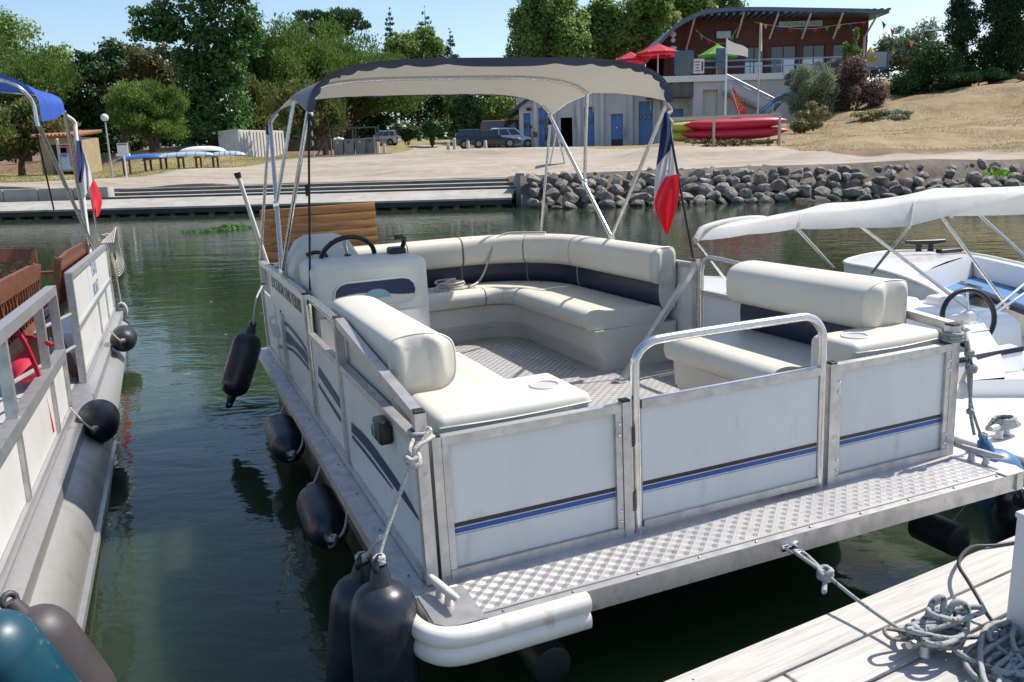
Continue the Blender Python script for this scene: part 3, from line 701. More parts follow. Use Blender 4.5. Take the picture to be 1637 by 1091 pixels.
def straight(p0, p1, nv, n=2, inset=0.0):
    p0, p1 = Vector(p0), Vector(p1); d = (p1-p0).normalized()
    return [(vl(p0+d*inset, p1-d*inset, i/n), nv) for i in range(n+1)]
def arc(c, r, a0, a1, n=8):
    return [((c[0]+r*math.cos(lerp(a0, a1, i/n)), c[1]+r*math.sin(lerp(a0, a1, i/n)), 0), (-math.cos(lerp(a0, a1, i/n)), -math.sin(lerp(a0, a1, i/n)), 0)) for i in range(n+1)]
XR, YS, RC = 2.31, 3.95, .80
e = .02
runs = [straight((XR, 2.03, 0), (XR, YS-RC, 0), (-1, 0, 0)), arc((XR-RC, YS-RC), RC, 0, PI/4-.006, 6), arc((XR-RC, YS-RC), RC, PI/4+.006, PI/2, 6), straight((XR-RC, YS, 0), (.62, YS, 0), (0, -1, 0))]
whole = runs[0]+runs[1][1:]+runs[2]+runs[3][1:]
bench = part(MB().span((1.9, 3.2, .02), (2.2, 3.6, .2)), 'corner_bench', 'cream2')
sweep_seat(whole, BASE, 'cream2', 'bench_base', bench, 30)
BP, BM = back_profile()
for r in (straight((XR, 2.035, 0), (XR, 3.14, 0), (-1, 0, 0)), arc((XR-RC, YS-RC), RC, .012, PI/4-.008, 6), arc((XR-RC, YS-RC), RC, PI/4+.008, PI/2-.012, 6), straight((XR-RC-.01, YS, 0), (1.07, YS, 0), (0, -1, 0)), straight((1.06, YS, 0), (.62, YS, 0), (0, -1, 0))):
    sweep_seat(r, BP, ['cream', 'navy'], 'backrest', bench, 40, BM)
for r in (straight((XR, 2.05, 0), (XR, 3.14, 0), (-1, 0, 0)), arc((XR-RC, YS-RC), RC, .012, PI/4-.008, 6), arc((XR-RC, YS-RC), RC, PI/4+.008, PI/2-.012, 6), straight((XR-RC-.01, YS, 0), (.62, YS, 0), (0, -1, 0))):
    sweep_seat(r, SEAT, 'cream', 'seat_cushion', bench, 50)
def end_cap(fr, prof, dirn, parent, bulge=.022):
    p, nv = fr; p = Vector(p); nv = Vector(nv); dirn = Vector(dirn); n = len(prof)
    cd, cz0 = sum(a for a, b in prof)/n, sum(b for a, b in prof)/n; rows = []
    dmax = max(a for a, b in prof)
    for r in (1.0, .94, .86, .74, .6, .45, .3, .15, .0005):
        row = []
        for d, z in prof+prof[:1]:
            dd, zz = cd+(d-cd)*r, cz0+(z-cz0)*r
            fold = .02*max(0, math.sin(dd/dmax*PI*3.2+.5+(zz-cz0)*3))*min(1, (1-r)*5)*(.5+.5*min(1, max(0, (zz-cz0)*8+.9)))
            row.append(p+nv*dd+Vector((0, 0, zz))+dirn*(.001+bulge*(1-r**3)**.7*.8+fold))
        rows.append(row)
    MB().grid(rows).build('end_panel', 'cream', parent, 70)
def piping(fr, prof, parent):
    p, nv = fr; secs = [Vector(p)+Vector(nv)*d+Vector((0, 0, z)) for d, z in prof]
    MB().tube(secs, .0045, 6, closed=True).build('piping', 'cream', parent, 60)
piping(runs[0][0], BP[:41], bench); end_cap(runs[0][0], BP[:41], (0, -1, 0), bench, .012)
def front_seat(xo, sgn, y0, y1, yb0, kd, name):
    s = part(MB().span((xo+sgn*.03, yb0+.02, .01), (xo+sgn*.5, y1-.02, .2)), name, 'cream2')
    sweep_seat(straight((xo, yb0, 0), (xo, y1, 0), (sgn, 0, 0)) if sgn > 0 else straight((xo, yb0, 0), (xo, y1, 0), (sgn, 0, 0)), BASE, 'cream2', 'bench_base', s, 30)
    P, Ms = back_profile(kd, .728)
    sweep_seat(straight((xo, y0, 0), (xo, y1, 0), (sgn, 0, 0)), P, ['cream', 'navy'], 'backrest', s, 40, Ms)
    sweep_seat(straight((xo, yb0+.3, 0), (xo, y1-.01, 0), (sgn, 0, 0)), SEAT, 'cream', 'seat_cushion', s, 50)
    piping(((xo, y0, 0), (sgn, 0, 0)), P[:41], s)
    end_cap(((xo, y0, 0), (sgn, 0, 0)), P[:41], (0, -1, 0), s)
    return s
sL = front_seat(.045, 1, .45, 1.50, .06, 1.3, 'front_bench')
sR = front_seat(2.315, -1, .26, 1.19, .06, 1.32, 'front_bench')
def arm(c, d, cup, parent):
    a = MB().rbox(c, d, .035, 4).build('armrest', 'cream', parent, 50)
    t = c[2]+d[2]/2
    MB().tube([(cup[0]+.052*math.cos(q*PI/10), cup[1]+.052*math.sin(q*PI/10), t+.001) for q in range(20)], .005, 8, closed=True).build('cup_ring', 'cream', parent, 60)
    MB().lathe([(0, .048), (.0015, .048)], (cup[0], cup[1], t-.001), (cup[0], cup[1], t+1), 20).build('cup_recess', 'greyprint', parent, 40)
    x0, x1, y0 = c[0]-d[0]/2+.01, c[0]+d[0]/2-.01, c[1]-d[1]/2
    MB().tube(smooth_path([(x0, y0-.001, t-.035), ((x0+x1)/2, y0-.002, t-.04), (x1, y0-.001, t-.033)], 4), .0035, 6).build('piping', 'cream', parent, 60)
arm((.37, .235, .39), (.57, .35, .28), (.545, .225), sL)
arm((2.062, .178, .405), (.50, .255, .265), (1.93, .165), sR)
# helm
con = part(MB().rbox((.365, 2.215, .415), (.64, .42, .83), .045, 4), 'helm_console', 'cream2', 45)
MB().rbox((.365, 2.0, .30), (.60, .014, .5), .006, 2).build('console_door', 'cream2', con, 40)
def oval(x0, x1, z0, z1, n=6):
    r = (z1-z0)/2; P = []
    for k in range(n+1): a = -PI/2+PI*k/n; P.append((x1-r+r*math.cos(a), (z0+z1)/2+r*math.sin(a)))
    for k in range(n+1): a = PI/2+PI*k/n; P.append((x0+r+r*math.cos(a), (z0+z1)/2+r*math.sin(a)))
    return P
ov = oval(.155, .605, .585, .725)
MB().tube([(x, 2.0, z) for x, z in ov], .006, 6, closed=True).build('badge_rim', 'cream2', con, 60)
def clip_above(poly, line):
    out = [p for p in poly if p[1] >= line(p[0])]; xs_ = sorted(p[0] for p in out)
    a, b = max(xs_), min(xs_)
    return out, a, b
wav = lambda x: .648+.016*math.sin((x-.15)*11)
MB().prism([(x, 2.002, z) for x, z in ov], (0, -.003, 0)).build('badge', 'cream', con)
up_, xa, xb = clip_above(ov, wav)
iR = [p for p in up_ if p[0] > .4]; iL = [p for p in up_ if p[0] <= .4]
pol = sorted(iR, key=lambda p: p[1])+sorted(iL, key=lambda p: -p[1])
cur = [(lerp(min(p[0] for p in iL), max(p[0] for p in iR), k/12),) for k in range(13)]
pol = pol+[(c[0], wav(c[0])) for c in cur]
MB().prism([(x, 1.9985, z) for x, z in pol], (0, -.0012, 0)).build('badge_print', 'navyprint', con)
MB().prism([(.385+.075*math.cos(PI*k/10), 1.9965, .628+.05*math.sin(PI*k/10)) for k in range(11)], (0, -.0012, 0)).build('badge_print', 'cyanprint', con)
wc, wa = Vector((.325, 2.385, .815)), Vector((0, .82, .57)).normalized()
e1 = Vector((1, 0, 0)); e2 = wa.cross(e1)
sw = part(MB().tube([wc+(e1*math.cos(2*PI*k/28)+e2*math.sin(2*PI*k/28))*.155 for k in range(28)], .014, 10, closed=True), 'steering_wheel', 'black', 60)
for a in (.3, .3+2*PI/3, .3+4*PI/3): MB().bar(wc, wc+(e1*math.cos(a)+e2*math.sin(a))*.15, .018, .008).build('spoke', 'chrome', sw)
MB().lathe([(0, .03), (.03, .03), (.05, .02)], wc-wa*.03, wc+wa, 12).build('hub', 'black', sw, 50)
th = part(MB().rbox((.585, 2.28, .84), (.09, .12, .05), .015, 3), 'throttle_box', 'black', 40)
MB().tube(smooth_path([(.62, 2.3, .84), (.635, 2.27, .90), (.61, 2.22, .925), (.565, 2.20, .928)], 4), [.014]*13, 8).build('throttle_lever', 'black', th, 60)
hp = [(.03, .02), (.03, .74), (.055, .83), (.10, .90), (.16, .932), (.34, .932), (.40, .90), (.46, .80), (.53, .66), (.55, .45), (.55, .02)]
cx_, cz_ = .29, .5
part(MB().loft([[(cx_+(x-cx_)*k, y, cz_+(z-cz_)*k) for x, z in hp] for y, k in ((2.66, .93), (2.68, .98), (2.72, 1.0), (2.86, 1.0), (2.90, .98), (2.92, .93))]), 'helm_seat', 'cream2', 50)
part(MB().tube(smooth_path([(.13, 2.62, .83), (.18, 2.6, .845), (.23, 2.58, .83), (.24, 2.58, .80)], 4), .012, 8), 'helm_lever', 'black', 60)
# canopy on three hoops
CX, HW, ZB, HH, NX = 1.232, 1.112, 1.44, .42, 4.2
def edge_z(y):
    return float(np.interp(y, [2.08, 2.4, 2.7, 3.0, 3.4, 3.81], [1.612, 1.675, 1.72, 1.748, 1.715, 1.64]))
def ridge(y):
    return float(np.interp(y, [2.08, 2.5, 3.0, 3.4, 3.86], [1.872, 1.868, 1.885, 1.86, 1.83]))
def hoop(y, off=0.0, n=36, ez=None):
    hh = ridge(y)-ZB-off; hw = HW-off; ez = edge_z(y) if ez is None else ez
    sa = min(((ez-ZB)/hh), .999)
    # superellipse angle whose height is the edge height
    a0 = math.asin(max(0, sa)**(NX/2)); P = []
    for k in range(n+1):
        a = a0+(PI-2*a0)*k/n; c, s_ = math.cos(a), math.sin(a)
        x = CX-math.copysign(abs(c)**(2/NX), c)*-1*hw; z = ZB+hh*abs(s_)**(2/NX)
        P.append(Vector((x, y, z)))
    return P
YC = [2.08, 2.14, 2.25, 2.4, 2.55, 2.7, 2.85, 3.0, 3.15, 3.3, 3.45, 3.6, 3.7, 3.76, 3.81]
can = part(MB().grid([hoop(y) for y in YC]), 'canopy', 'canvas', 70)
part(MB().grid([hoop(y, .007) for y in YC]), 'canopy_lining', 'lining', 70)
def scallop(y, dep, amp, n):
    A = hoop(y, .0, 144); c = Vector((CX, y, 1.5)); rows = [[], [], []]
    for k, p in enumerate(A):
        dirn = Vector((c.x-p.x, 0, c.z-p.z)); dirn = Vector((dirn.x*.35, 0, dirn.z)) if p.z > 1.8 else dirn; dirn.normalize()
        t = k/144*n; d = dep+amp*abs(math.sin(PI*t))
        rows[0].append(p+Vector((0, -.004, .002))); rows[1].append(p+dirn*d*.5+Vector((0, .012, 0))); rows[2].append(p+dirn*d+Vector((0, .02, 0)))
    return rows
part(MB().grid(scallop(2.078, .028, .016, 17)), 'canopy_hem', 'hemcanvas', 60)
part(MB().grid([[Vector((p.x, 2*3.82-p.y, p.z)) for p in r] for r in scallop(3.82, .006, .016, 26)]), 'canopy_hem', 'hemcanvas', 60)
def hoop_tube(y, baseR, baseL, off=.02):
    P = hoop(y, off, 40)
    if P[0].x > P[-1].x: P = P[::-1]
    return [Vector(baseL)]+P+[Vector(baseR)]
bR, bL = (2.315, 2.835, .735), (.005, 2.83, .72)
jR, jL = vl(bR, (2.32, 3.77, 1.64), .42), vl(bL, (.14, 3.77, 1.64), .42)
for hy, hr in ((2.12, .0125), (3.77, .015)):
    hp_ = hoop_tube(hy, bR, bL, .012)
    part(MB().tube(hp_[:6], hr, 10), 'canopy_hoop', 'tube', 60); part(MB().tube(hp_[-6:], hr, 10), 'canopy_hoop', 'tube', 60)
part(MB().tube(hoop_tube(3.02, jR, jL), .0125, 10), 'canopy_hoop', 'tube', 60)
for a, b in (((2.33, 3.80, 1.60), (2.30, 4.02, .66)), ((.14, 3.80, 1.60), (.01, 4.06, .69))):
    part(MB().tube([a, b], .011, 8), 'canopy_stay', 'tube', 60)
for p in (bR, bL, jR, jL): part(MB().rbox(p, (.035, .045, .06), .01, 2), 'hoop_clamp', 'chrome', 50)
for x in (2.325, .14): part(MB().rbox((x, 3.79, 1.61), (.04, .05, .07), .012, 2), 'hoop_socket', 'black', 50)
for x, xe in ((.135, .02),):
    t = part(MB().tube([(x, 2.10, 1.60), (xe+.02, 2.045, .70)], .006, 6), 'canopy_strap', 'strap', 60)
    MB().rbox((.085, 2.078, 1.22), (.02, .02, .06), .004, 2).build('buckle', 'strap', t, 40)
part(MB().tube(smooth_path([(.135, 2.09, 1.60), (.15, 2.07, 1.55), (.12, 2.07, 1.50), (.155, 2.07, 1.46), (.13, 2.08, 1.42)], 5), .009, 6), 'strap_end', 'strap', 60)
part(MB().tube(smooth_path([(2.28, 2.09, 1.62), (2.31, 2.06, 1.56), (2.27, 2.05, 1.53), (2.31, 2.05, 1.49), (2.28, 2.06, 1.47)], 5), .012, 6), 'strap_end', 'rope', 60)
# cleats and mooring eye
def cleat(c, dirn, parent=PB_, s=1.0, m='alu'):
    c = Vector(c); d = Vector(dirn).normalized()
    b = MB()
    b.tube([c+d*(-.105*s)+Vector((0, 0, .052*s)), c+d*(-.05*s)+Vector((0, 0, .047*s)), c+d*(.05*s)+Vector((0, 0, .047*s)), c+d*(.105*s)+Vector((0, 0, .052*s))], [.009*s, .015*s, .015*s, .009*s], 8)
    o = b.build('cleat', m, parent, 60)
    for k in (-.032, .032): MB().lathe([(0, .018*s), (.01*s, .014*s), (.045*s, .012*s)], c+d*k*s, c+d*k*s+Vector((0, 0, 1)), 10).build('cleat_foot', m, o, 50)
    return o
cleat((.018, -.115, .0), (.18, -1, 0), s=.92, m='pvc'); cleat((2.345, -.115, .0), (.12, -1, 0), s=.95)
part(MB().rbox((1.228, -.271, -.04), (.07, .006, .03), .002, 1).tube(smooth_path([(1.205, -.272, -.042), (1.21, -.305, -.044), (1.228, -.315, -.045), (1.246, -.305, -.044), (1.251, -.272, -.042)], 4), .005, 8), 'mooring_eye', 'chrome', 50)
# ------------------------------------------------------------ fenders, ropes, flag
def rope_line(a, b, sag=0.0, n=10):
    return [vl(a, b, k/n)-Vector((0, 0, sag*4*(k/n)*(1-k/n))) for k in range(n+1)]
def knot(mb, c, r, R, seed=0, dirn=(0, 0, 1)):
    rr = random.Random(seed); c = Vector(c); P = []
    for k in range(22):
        a = k*1.15; P.append(c+Vector((math.cos(a)*R, math.sin(a)*R, (rr.random()-.5)*R*1.6)))
    mb.tube(smooth_path(P, 3), r, 7)
def fender(label, m, a, b, r, F, rope=(), group='fenders hung along the boats', rope_m='rope', eye2=True):
    """body from eye a to eye b (frame coordinates), rope a list of paths"""
    a, b = Vector(a), Vector(b); d = (b-a).normalized(); Ln = (b-a).length
    t = thing('fender', label, 'fender', a, F, 0, group)
    o = Vector((0, 0, 0))
    h = r*.95
    pr = [(.0, .022), (.03, .03), (.055, .034)]+[(.06+h*(1-math.cos(q*PI/12)), .034+(r-.034)*math.sin(q*PI/12)) for q in range(1, 7)]
    pr += [(Ln-x, rr) for x, rr in pr[::-1]]
    MB().lathe(pr, o, d, 26).build('fender_body', m, t, 40)
    u = d.orthogonal().normalized()
    for c in ((o-d*.012, Ln+.012) if False else (0, Ln)):
        ctr = o+d*(c+(-.004 if c == 0 else .004))
        MB().tube([ctr+(d*math.cos(k*PI/6)+u*math.sin(k*PI/6))*.022 for k in range(12)], .011, 8, closed=True).build('fender_eye', m, t, 60)
    for k, pth in enumerate(rope):
        mb = MB(); mb.tube([Vector(p)-a for p in smooth_path(pth, 4)], .0065, 7)
        knot(mb, Vector(pth[0])-a+Vector((0, 0, .02)), .0062, .014, k+3)
        mb.build('fender_rope', rope_m, t, 60)
    return t
# two big ones off the port bow corner
tp = B(672, 690, y=-.02)
k1, k2 = B(607, 905, y=-.13), B(578, 900, y=.10)
kn = B(660, 735, y=-.05); fr = B(612, 868, y=-.10)
fender('large dark blue fender hanging in front of the other at the bow corner', 'fender', k1, k1+Vector((-.02, -.02, -.60)), .099, FB, [[k1, fr, kn, tp+Vector((.03, .0, 0))]])
fender('large dark blue fender hanging half hidden behind another at the bow corner', 'fender', k2, k2+Vector((-.07, .06, -.55)), .093, FB, [[k2, fr+Vector((-.01, .02, 0)), fr+Vector((0, 0, .02))]])
rp = thing('rope', 'grey rope knotted round the front left post of the pontoon boat', 'rope', tp, FB)
m_ = MB(); ring = [(math.cos(k*PI/6)*.034, math.sin(k*PI/6)*.034, 0) for k in range(12)]
c0 = Vector((.019, .019, .50))-tp
for dz in (0, .013): m_.tube([Vector(p)+c0+Vector((0, 0, dz)) for p in ring], .007, 7, closed=True)
m_.tube(smooth_path([c0+Vector((-.03, -.03, 0)), kn-tp+Vector((-.008, 0, .03)), kn-tp], 4), .007, 7)
m_.tube(smooth_path([c0+Vector((.035, -.035, 0)), kn-tp+Vector((.012, 0, .035)), kn-tp], 4), .007, 7)
knot(m_, kn-tp, .009, .02, 9); m_.build('rope_loop', 'rope', rp, 60)
def horiz(label, m, u0, v0, u1, v1, y0, y1, r, ropes=()):
    a, b = B(u0, v0, y=y0), B(u1, v1, y=y1)
    return fender(label, m, a, b, r, FB, ropes)
def hull_f(label, y, r, ln, x=-.135, z=-.215, tilt=.03):
    a, b = Vector((x, y, z-tilt)), Vector((x, y+ln, z+tilt))
    return fender(label, 'fender', a, b, r, FB, [[a, a+Vector((.06, .02, .05)), (-.04, y+.05, -.02)], [b, (-.05, y+ln+.02, -.03)]])
hull_f('dark blue fender lying against the port side midway along the boat', .98, .095, .52, tilt=.025)
hull_f('black fender tucked against the port side near the fence gate', 2.15, .095, .55, z=-.2)
e5 = B(404, 520, y=3.45); b5 = B(367, 645, y=3.38); tp5 = B(419, 458, y=4.0)
fender('dark blue fender hanging clear of the hull from the port stern post', 'fender', e5, b5, .098, FB, [[e5, B(409, 480, y=3.7), tp5]])
# starboard corner fenders
e6 = Vector((2.50, -.01, .035))
fender('pale blue fender hanging beside the starboard bow corner', 'bluefender', e6, (2.66, -.16, -.55), .11, FB, [[e6, (2.40, -.02, .22), (2.36, -.01, .48)]], rope_m='ropeblue')
fender('dark blue fender half sunk under the pale one at the right corner', 'fender', (2.45, -.24, -.12), (2.72, -.05, -.5), .11, FB)
# ropes on the starboard post
rs = thing('rope', 'green grey rope tied round the front right post with a knot below', 'rope', (2.34, 0, .5), FB)
m_ = MB()
for dz in (0, .013, .026): m_.tube([(-.028+math.cos(k*PI/6)*.038, .02+math.sin(k*PI/6)*.038, .0+dz) for k in range(12)], .0075, 7, closed=True)
knot(m_, (.03, -.02, -.06), .007, .014, 5); knot(m_, (.035, -.03, -.12), .008, .017, 6); knot(m_, (.045, -.03, -.31), .006, .010, 7)
m_.tube(smooth_path([(.01, -.02, .0), (.03, -.02, -.06), (.035, -.03, -.12), (.04, -.03, -.22), (.045, -.03, -.31), (.08, -.03, -.42)], 4), .0068, 7)
m_.build('rope_loop', 'ropeblue', rs, 60)
# white rope tossed on the bench
rb = thing('rope', 'white rope tossed over the back bench with its end in a small heap', 'rope', (1.55, 3.45, .40), FB)
pts = [(.56, .06, .349), (.455, .195, .350), (.33, .294, .347), (.225, .282, .305), (.165, .262, .20), (.12, .262, .09), (.05, .24, .0), (-.10, .08, -.012), (-.22, .06, -.012), (-.30, .16, -.01), (-.22, .26, .0), (-.10, .18, .006), (-.16, .08, .004), (-.29, .10, .012), (-.27, .22, .016), (-.15, .22, .022), (-.12, .12, .028), (-.24, .06, .03), (-.33, .14, .03), (-.28, .26, .034), (-.17, .19, .045), (-.23, .12, .05), (-.36, .10, .0), (-.30, .02, -.01)]
MB().tube(smooth_path(pts, 7), .0085, 7).build('rope_heap', 'rope', rb, 60)
# flag on its staff at the starboard post
st0, st1 = B(1108, 408, y=1.86), B(1066, 182, y=2.06)
fl = thing('flag', 'french tricolour hanging limp from a black staff on the starboard side', 'flag', st0, FB)
MB().tube([Vector((0, 0, -.02)), st1-st0], .0075, 8).build('staff', 'black', fl, 60)
def cloth(name, m, lt, rt, d0=0.0, sd=0, parent=fl, org=st0, F=B, yb=2.0, amp=.035):
    rows = []; n = 14
    for j in range(13):
        t = j/12; a = smooth_path([(u, v, 0) for u, v in lt], 12); b = smooth_path([(u, v, 0) for u, v in rt], 12)
        pa, pb = a[min(int(t*(len(a)-1)), len(a)-1)], b[min(int(t*(len(b)-1)), len(b)-1)]
        row = []
        for i in range(n+1):
            s = i/n; p = pa.lerp(pb, s)
            row.append(F(p.x, p.y, y=yb+d0+amp*math.sin(s*7.5+sd+t*1.8)*(.3+.7*t))-org)
        rows.append(row)
    MB().grid(rows).build(name, m, parent, 180)
cloth('blue_band', 'flagblue', [(1062, 180), (1056, 218), (1049, 266)], [(1068, 180), (1074, 215), (1071, 240)], -.03, 0)
cloth('white_band', 'flagwhite', [(1050, 258), (1046, 300), (1046, 340)], [(1072, 226), (1066, 268), (1060, 312)], 0, 1)
cloth('white_band', 'flagwhite', [(1070, 196), (1070, 230), (1066, 296)], [(1072, 196), (1080, 250), (1086, 288)], .04, 2)
cloth('red_band', 'flagred', [(1063, 284), (1046, 326), (1064, 374)], [(1084, 278), (1085, 318), (1068, 376)], -.04, 3)
# mooring line to the dock, coil, cable, white post
eye = FLi @ FB @ Vector((1.228, -.315, -.045))
dc = Vector((1.34, -.79, .30))
ck = thing('dock_cleat', 'grey horn cleat on the dock under a heap of flecked rope', 'cleat', dc, FL)
cleat((0, 0, 0), (1, .12, 0), parent=ck, s=1.15)
ml = thing('mooring_rope', 'flecked mooring rope from the bow eye to a coil heaped on the dock', 'rope', dc, FL)
m_ = MB(); kp = vl(eye, dc, .22)+Vector((0, 0, -.005))
A_ = eye-dc; K_ = kp-dc
m_.tube(smooth_path([K_, A_+Vector((-.016, -.01, .004)), A_+Vector((0, .012, 0)), A_+Vector((.016, -.01, -.004)), K_], 5), .0075, 7)
knot(m_, K_, .009, .02, 4); m_.tube(smooth_path([K_, K_+Vector((-.03, -.03, -.03)), K_+Vector((-.05, -.05, -.03))], 3), .009, 7)
m_.tube(rope_line(K_, Vector((-.06, .0, .05)), .012), .0062, 7)
m_.build('taut_line', 'ropeblue', ml, 60)
rr = random.Random(8); P = []
for k in range(11):
    cx0, cy0, r1, r2, th, tl = rr.uniform(-.03, .06), rr.uniform(-.03, .04), rr.uniform(.05, .125), rr.uniform(.03, .075), rr.uniform(0, 3.1), rr.uniform(-.35, .35)
    for q in range(7):
        a = q*.95; p = Vector((math.cos(a)*r1, math.sin(a)*r2, 0)); p = Vector((p.x*math.cos(th)-p.y*math.sin(th)*.6, p.x*math.sin(th)*.6+p.y*math.cos(th), p.x*tl))
        P.append(Vector((cx0+p.x, cy0+p.y, max(.02, .03+.0085*k+p.z+rr.uniform(-.006, .006)))))
for k in range(5): P.append(Vector((.02*rr.random(), -.06-.05*k, .05-.008*k)))
P += [Vector((-.18, -.14, .008)), Vector((-.42, -.19, .008)), Vector((-.62, -.30, .008)), Vector((-.9, -.42, .008))]
MB().tube(smooth_path(P, 5), .0082, 8).build('coil', 'ropeblue', ml, 60)
P = [Vector((.1, -.02, .03))]
for k in range(78):
    a = k*1.15+rr.random()*.9; P.append(Vector((.30+.05*math.sin(k*.31)+math.cos(a)*(.12+.26*rr.random()), -.235+.05*math.cos(k*.23)+math.sin(a)*(.06+.17*rr.random()), .01+.012*(k % 4)+.004*rr.random())))
MB().tube(smooth_path(P, 6), .0080, 8).build('coil', 'ropeblue', ml, 60)
MB().tube(smooth_path([(-.03, .04, .04), (-.13, .06, .075), (-.15, .02, .07), (-.05, -.0, .05)], 6), .006, 7).build('coil', 'ropedark', ml, 60)
MB().tube(smooth_path([(.0, .03, .09), (.02, .03, .14), (.05, .02, .15), (.03, 0, .08), (.07, .0, .14), (.10, -.02, .13), (.08, -.04, .06)], 5), .0098, 8).build('coil', 'ropeblue', ml, 60)
po = L(1603, 1013, z=.3); ptop = L(1625, 820, y=po.y).z
wp = thing('dock_post', 'white square box post standing on the dock boards', 'post', (po.x+.15, po.y-.14, .30), FL)
MB().rbox((0, 0, (ptop-.3)/2), (.30, .28, ptop-.3), .012, 3).build('post_box', 'whitepost', wp, 40)
MB().rbox((0, 0, ptop-.3-.004), (.305, .285, .02), .006, 2).build('post_lid', 'whitepost', wp, 40)
cb = thing('cable', 'black electric cable looping over the dock boards beside the white post', 'cable', (1.62, -.56, .30), FL)
Cp = [L(u, v, z=.308+h) for u, v, h in ((1640, 864, .0), (1590, 872, .0), (1555, 874, .01), (1537, 888, .03), (1533, 905, .05), (1548, 930, .06), (1566, 960, .05), (1580, 985, .02), (1600, 1003, .0), (1630, 1000, .0), (1650, 985, .0))]
MB().tube(smooth_path([p-Vector((1.62, -.56, .30)) for p in Cp], 6), .0062, 8).build('cable_run', 'cable', cb, 60)
# pole leaning out over the port stern rail
h0, h1 = B(380, 280, y=4.05), B(420, 400, y=4.05)
bh = thing('boat_pole', 'white pole with a black knob leaning out over the stern rail', 'pole', h1, FB)
MB().tube([(0, 0, 0), h0-h1], .0165, 10).build('shaft', 'pvc', bh, 60)
MB().tube([vl((0, 0, 0), h0-h1, .96), vl((0, 0, 0), h0-h1, 1.03)], [.022, .026], 10).build('knob', 'black', bh, 60)
MB().tube([(0, 0, 0), (h1-h0)*.6], .0165, 10).build('shaft', 'pvc', bh, 60)

# ------------------------------------------------------------ the party boat on the left, its own frame: z up from the deck
FLB = FL @ Matrix.Translation((-1.33, 4.5, .235)) @ Matrix.Rotation(-.030, 4, 'X')
FLBi = FLB.inverted()
def LB(u, v, **k): return hit(u, v, FLB, **k)
PL = thing('party_boat', 'white pontoon boat at the left with wooden garden benches and a blue awning', 'pontoon boat', (0, 0, 0), FLB)
def lp(mb, name, m, sm=0, parent=PL, **k): return mb.build(name, m, parent, sm, **k)
Y1, Yn = 4.15, -4.0
lp(MB().span((-2.3, Yn, -.075), (.10, Y1+.05, -.003)), 'deck', 'alu')
lp(MB().span((-2.25, Yn, -.002), (-.06, Y1, .001)), 'deck_floor', 'greyprint')
for x in (-.03, -1.95):
    lp(MB().lathe([(0, .12), (.25, .2), (.5, .245), (7.95, .245), (8.15, .2)], (x, Y1+.15, -.28), (x, -9, -.28), 28), 'pontoon', 'cylgrey', 35)
lp(MB().span((.09, Yn, -.30), (.235, Y1-.1, -.262)), 'spray_rail', 'alu')
def lpost(y, z1, x=0, w=.05): lp(MB().span((x-w/2, y-w/2, 0), (x+w/2, y+w/2, z1)), 'fence_post', 'alu')
# far fence section with the lettered panels
ya, yb = -.08, Y1
HF = .82
for y in (ya, yb): lpost(y, HF)
lpost(2.0, HF*.5, 0, .04); lpost(3.1, HF*.5, 0, .04)
for a, b, w in (((0, ya, HF-.02), (0, yb, HF-.02), .05), ((.003, ya+.03, .40), (.003, yb-.03, .40), .04), ((0, ya+.03, .03), (0, yb-.03, .03), .05)):
    lp(MB().bar(a, b, w, w), 'fence_rail', 'alu')
for y0, y1 in ((ya+.028, 1.4), (1.41, 2.75), (2.76, yb-.03)):
    o = lp(MB().span((-.012, y0, .42), (.004, y1, HF-.045)), 'fence_panel', 'white')
    lp(MB().span((-.012, y0, .057), (.004, y1, .378)), 'fence_panel', 'white')
    if abs(y0-1.41) < .01:
        text_mesh('lettering', 'TAXI', .2, 'blueprint', o, basis((0, 1, 0), (0, 0, 1), (.0052, 2.06, .685)), fit=(.62, .12))
        text_mesh('lettering', 'BOAT', .2, 'blueprint', o, basis((0, 1, 0), (0, 0, 1), (.0052, 2.06, .505)), fit=(.62, .12))
# near fence section
yc, yd = -1.1, -3.9
lpost(yc, HF); lpost(-1.75, HF, 0, .045); lpost(-2.9, HF, 0, .045)
for a, b, w in (((0, yc, HF-.02), (0, yd, HF-.02), .055), ((.003, yc-.03, .40), (.003, yd, .40), .06), ((0, yc-.03, .03), (0, yd, .03), .05)):
    lp(MB().bar(a, b, w, w), 'fence_rail', 'alu')
for y0, y1 in ((-1.73, yc-.03), (-2.87, -1.775), (-3.9, -2.925)):
    lp(MB().span((-.012, y0, .057), (.004, y1, .368)), 'fence_panel', 'white')
for z in (.28, .52): lp(MB().tube([(-.02, -.1, z), (-.30, -1.0, z-.05)], .014, 8), 'gate_bar', 'alu')
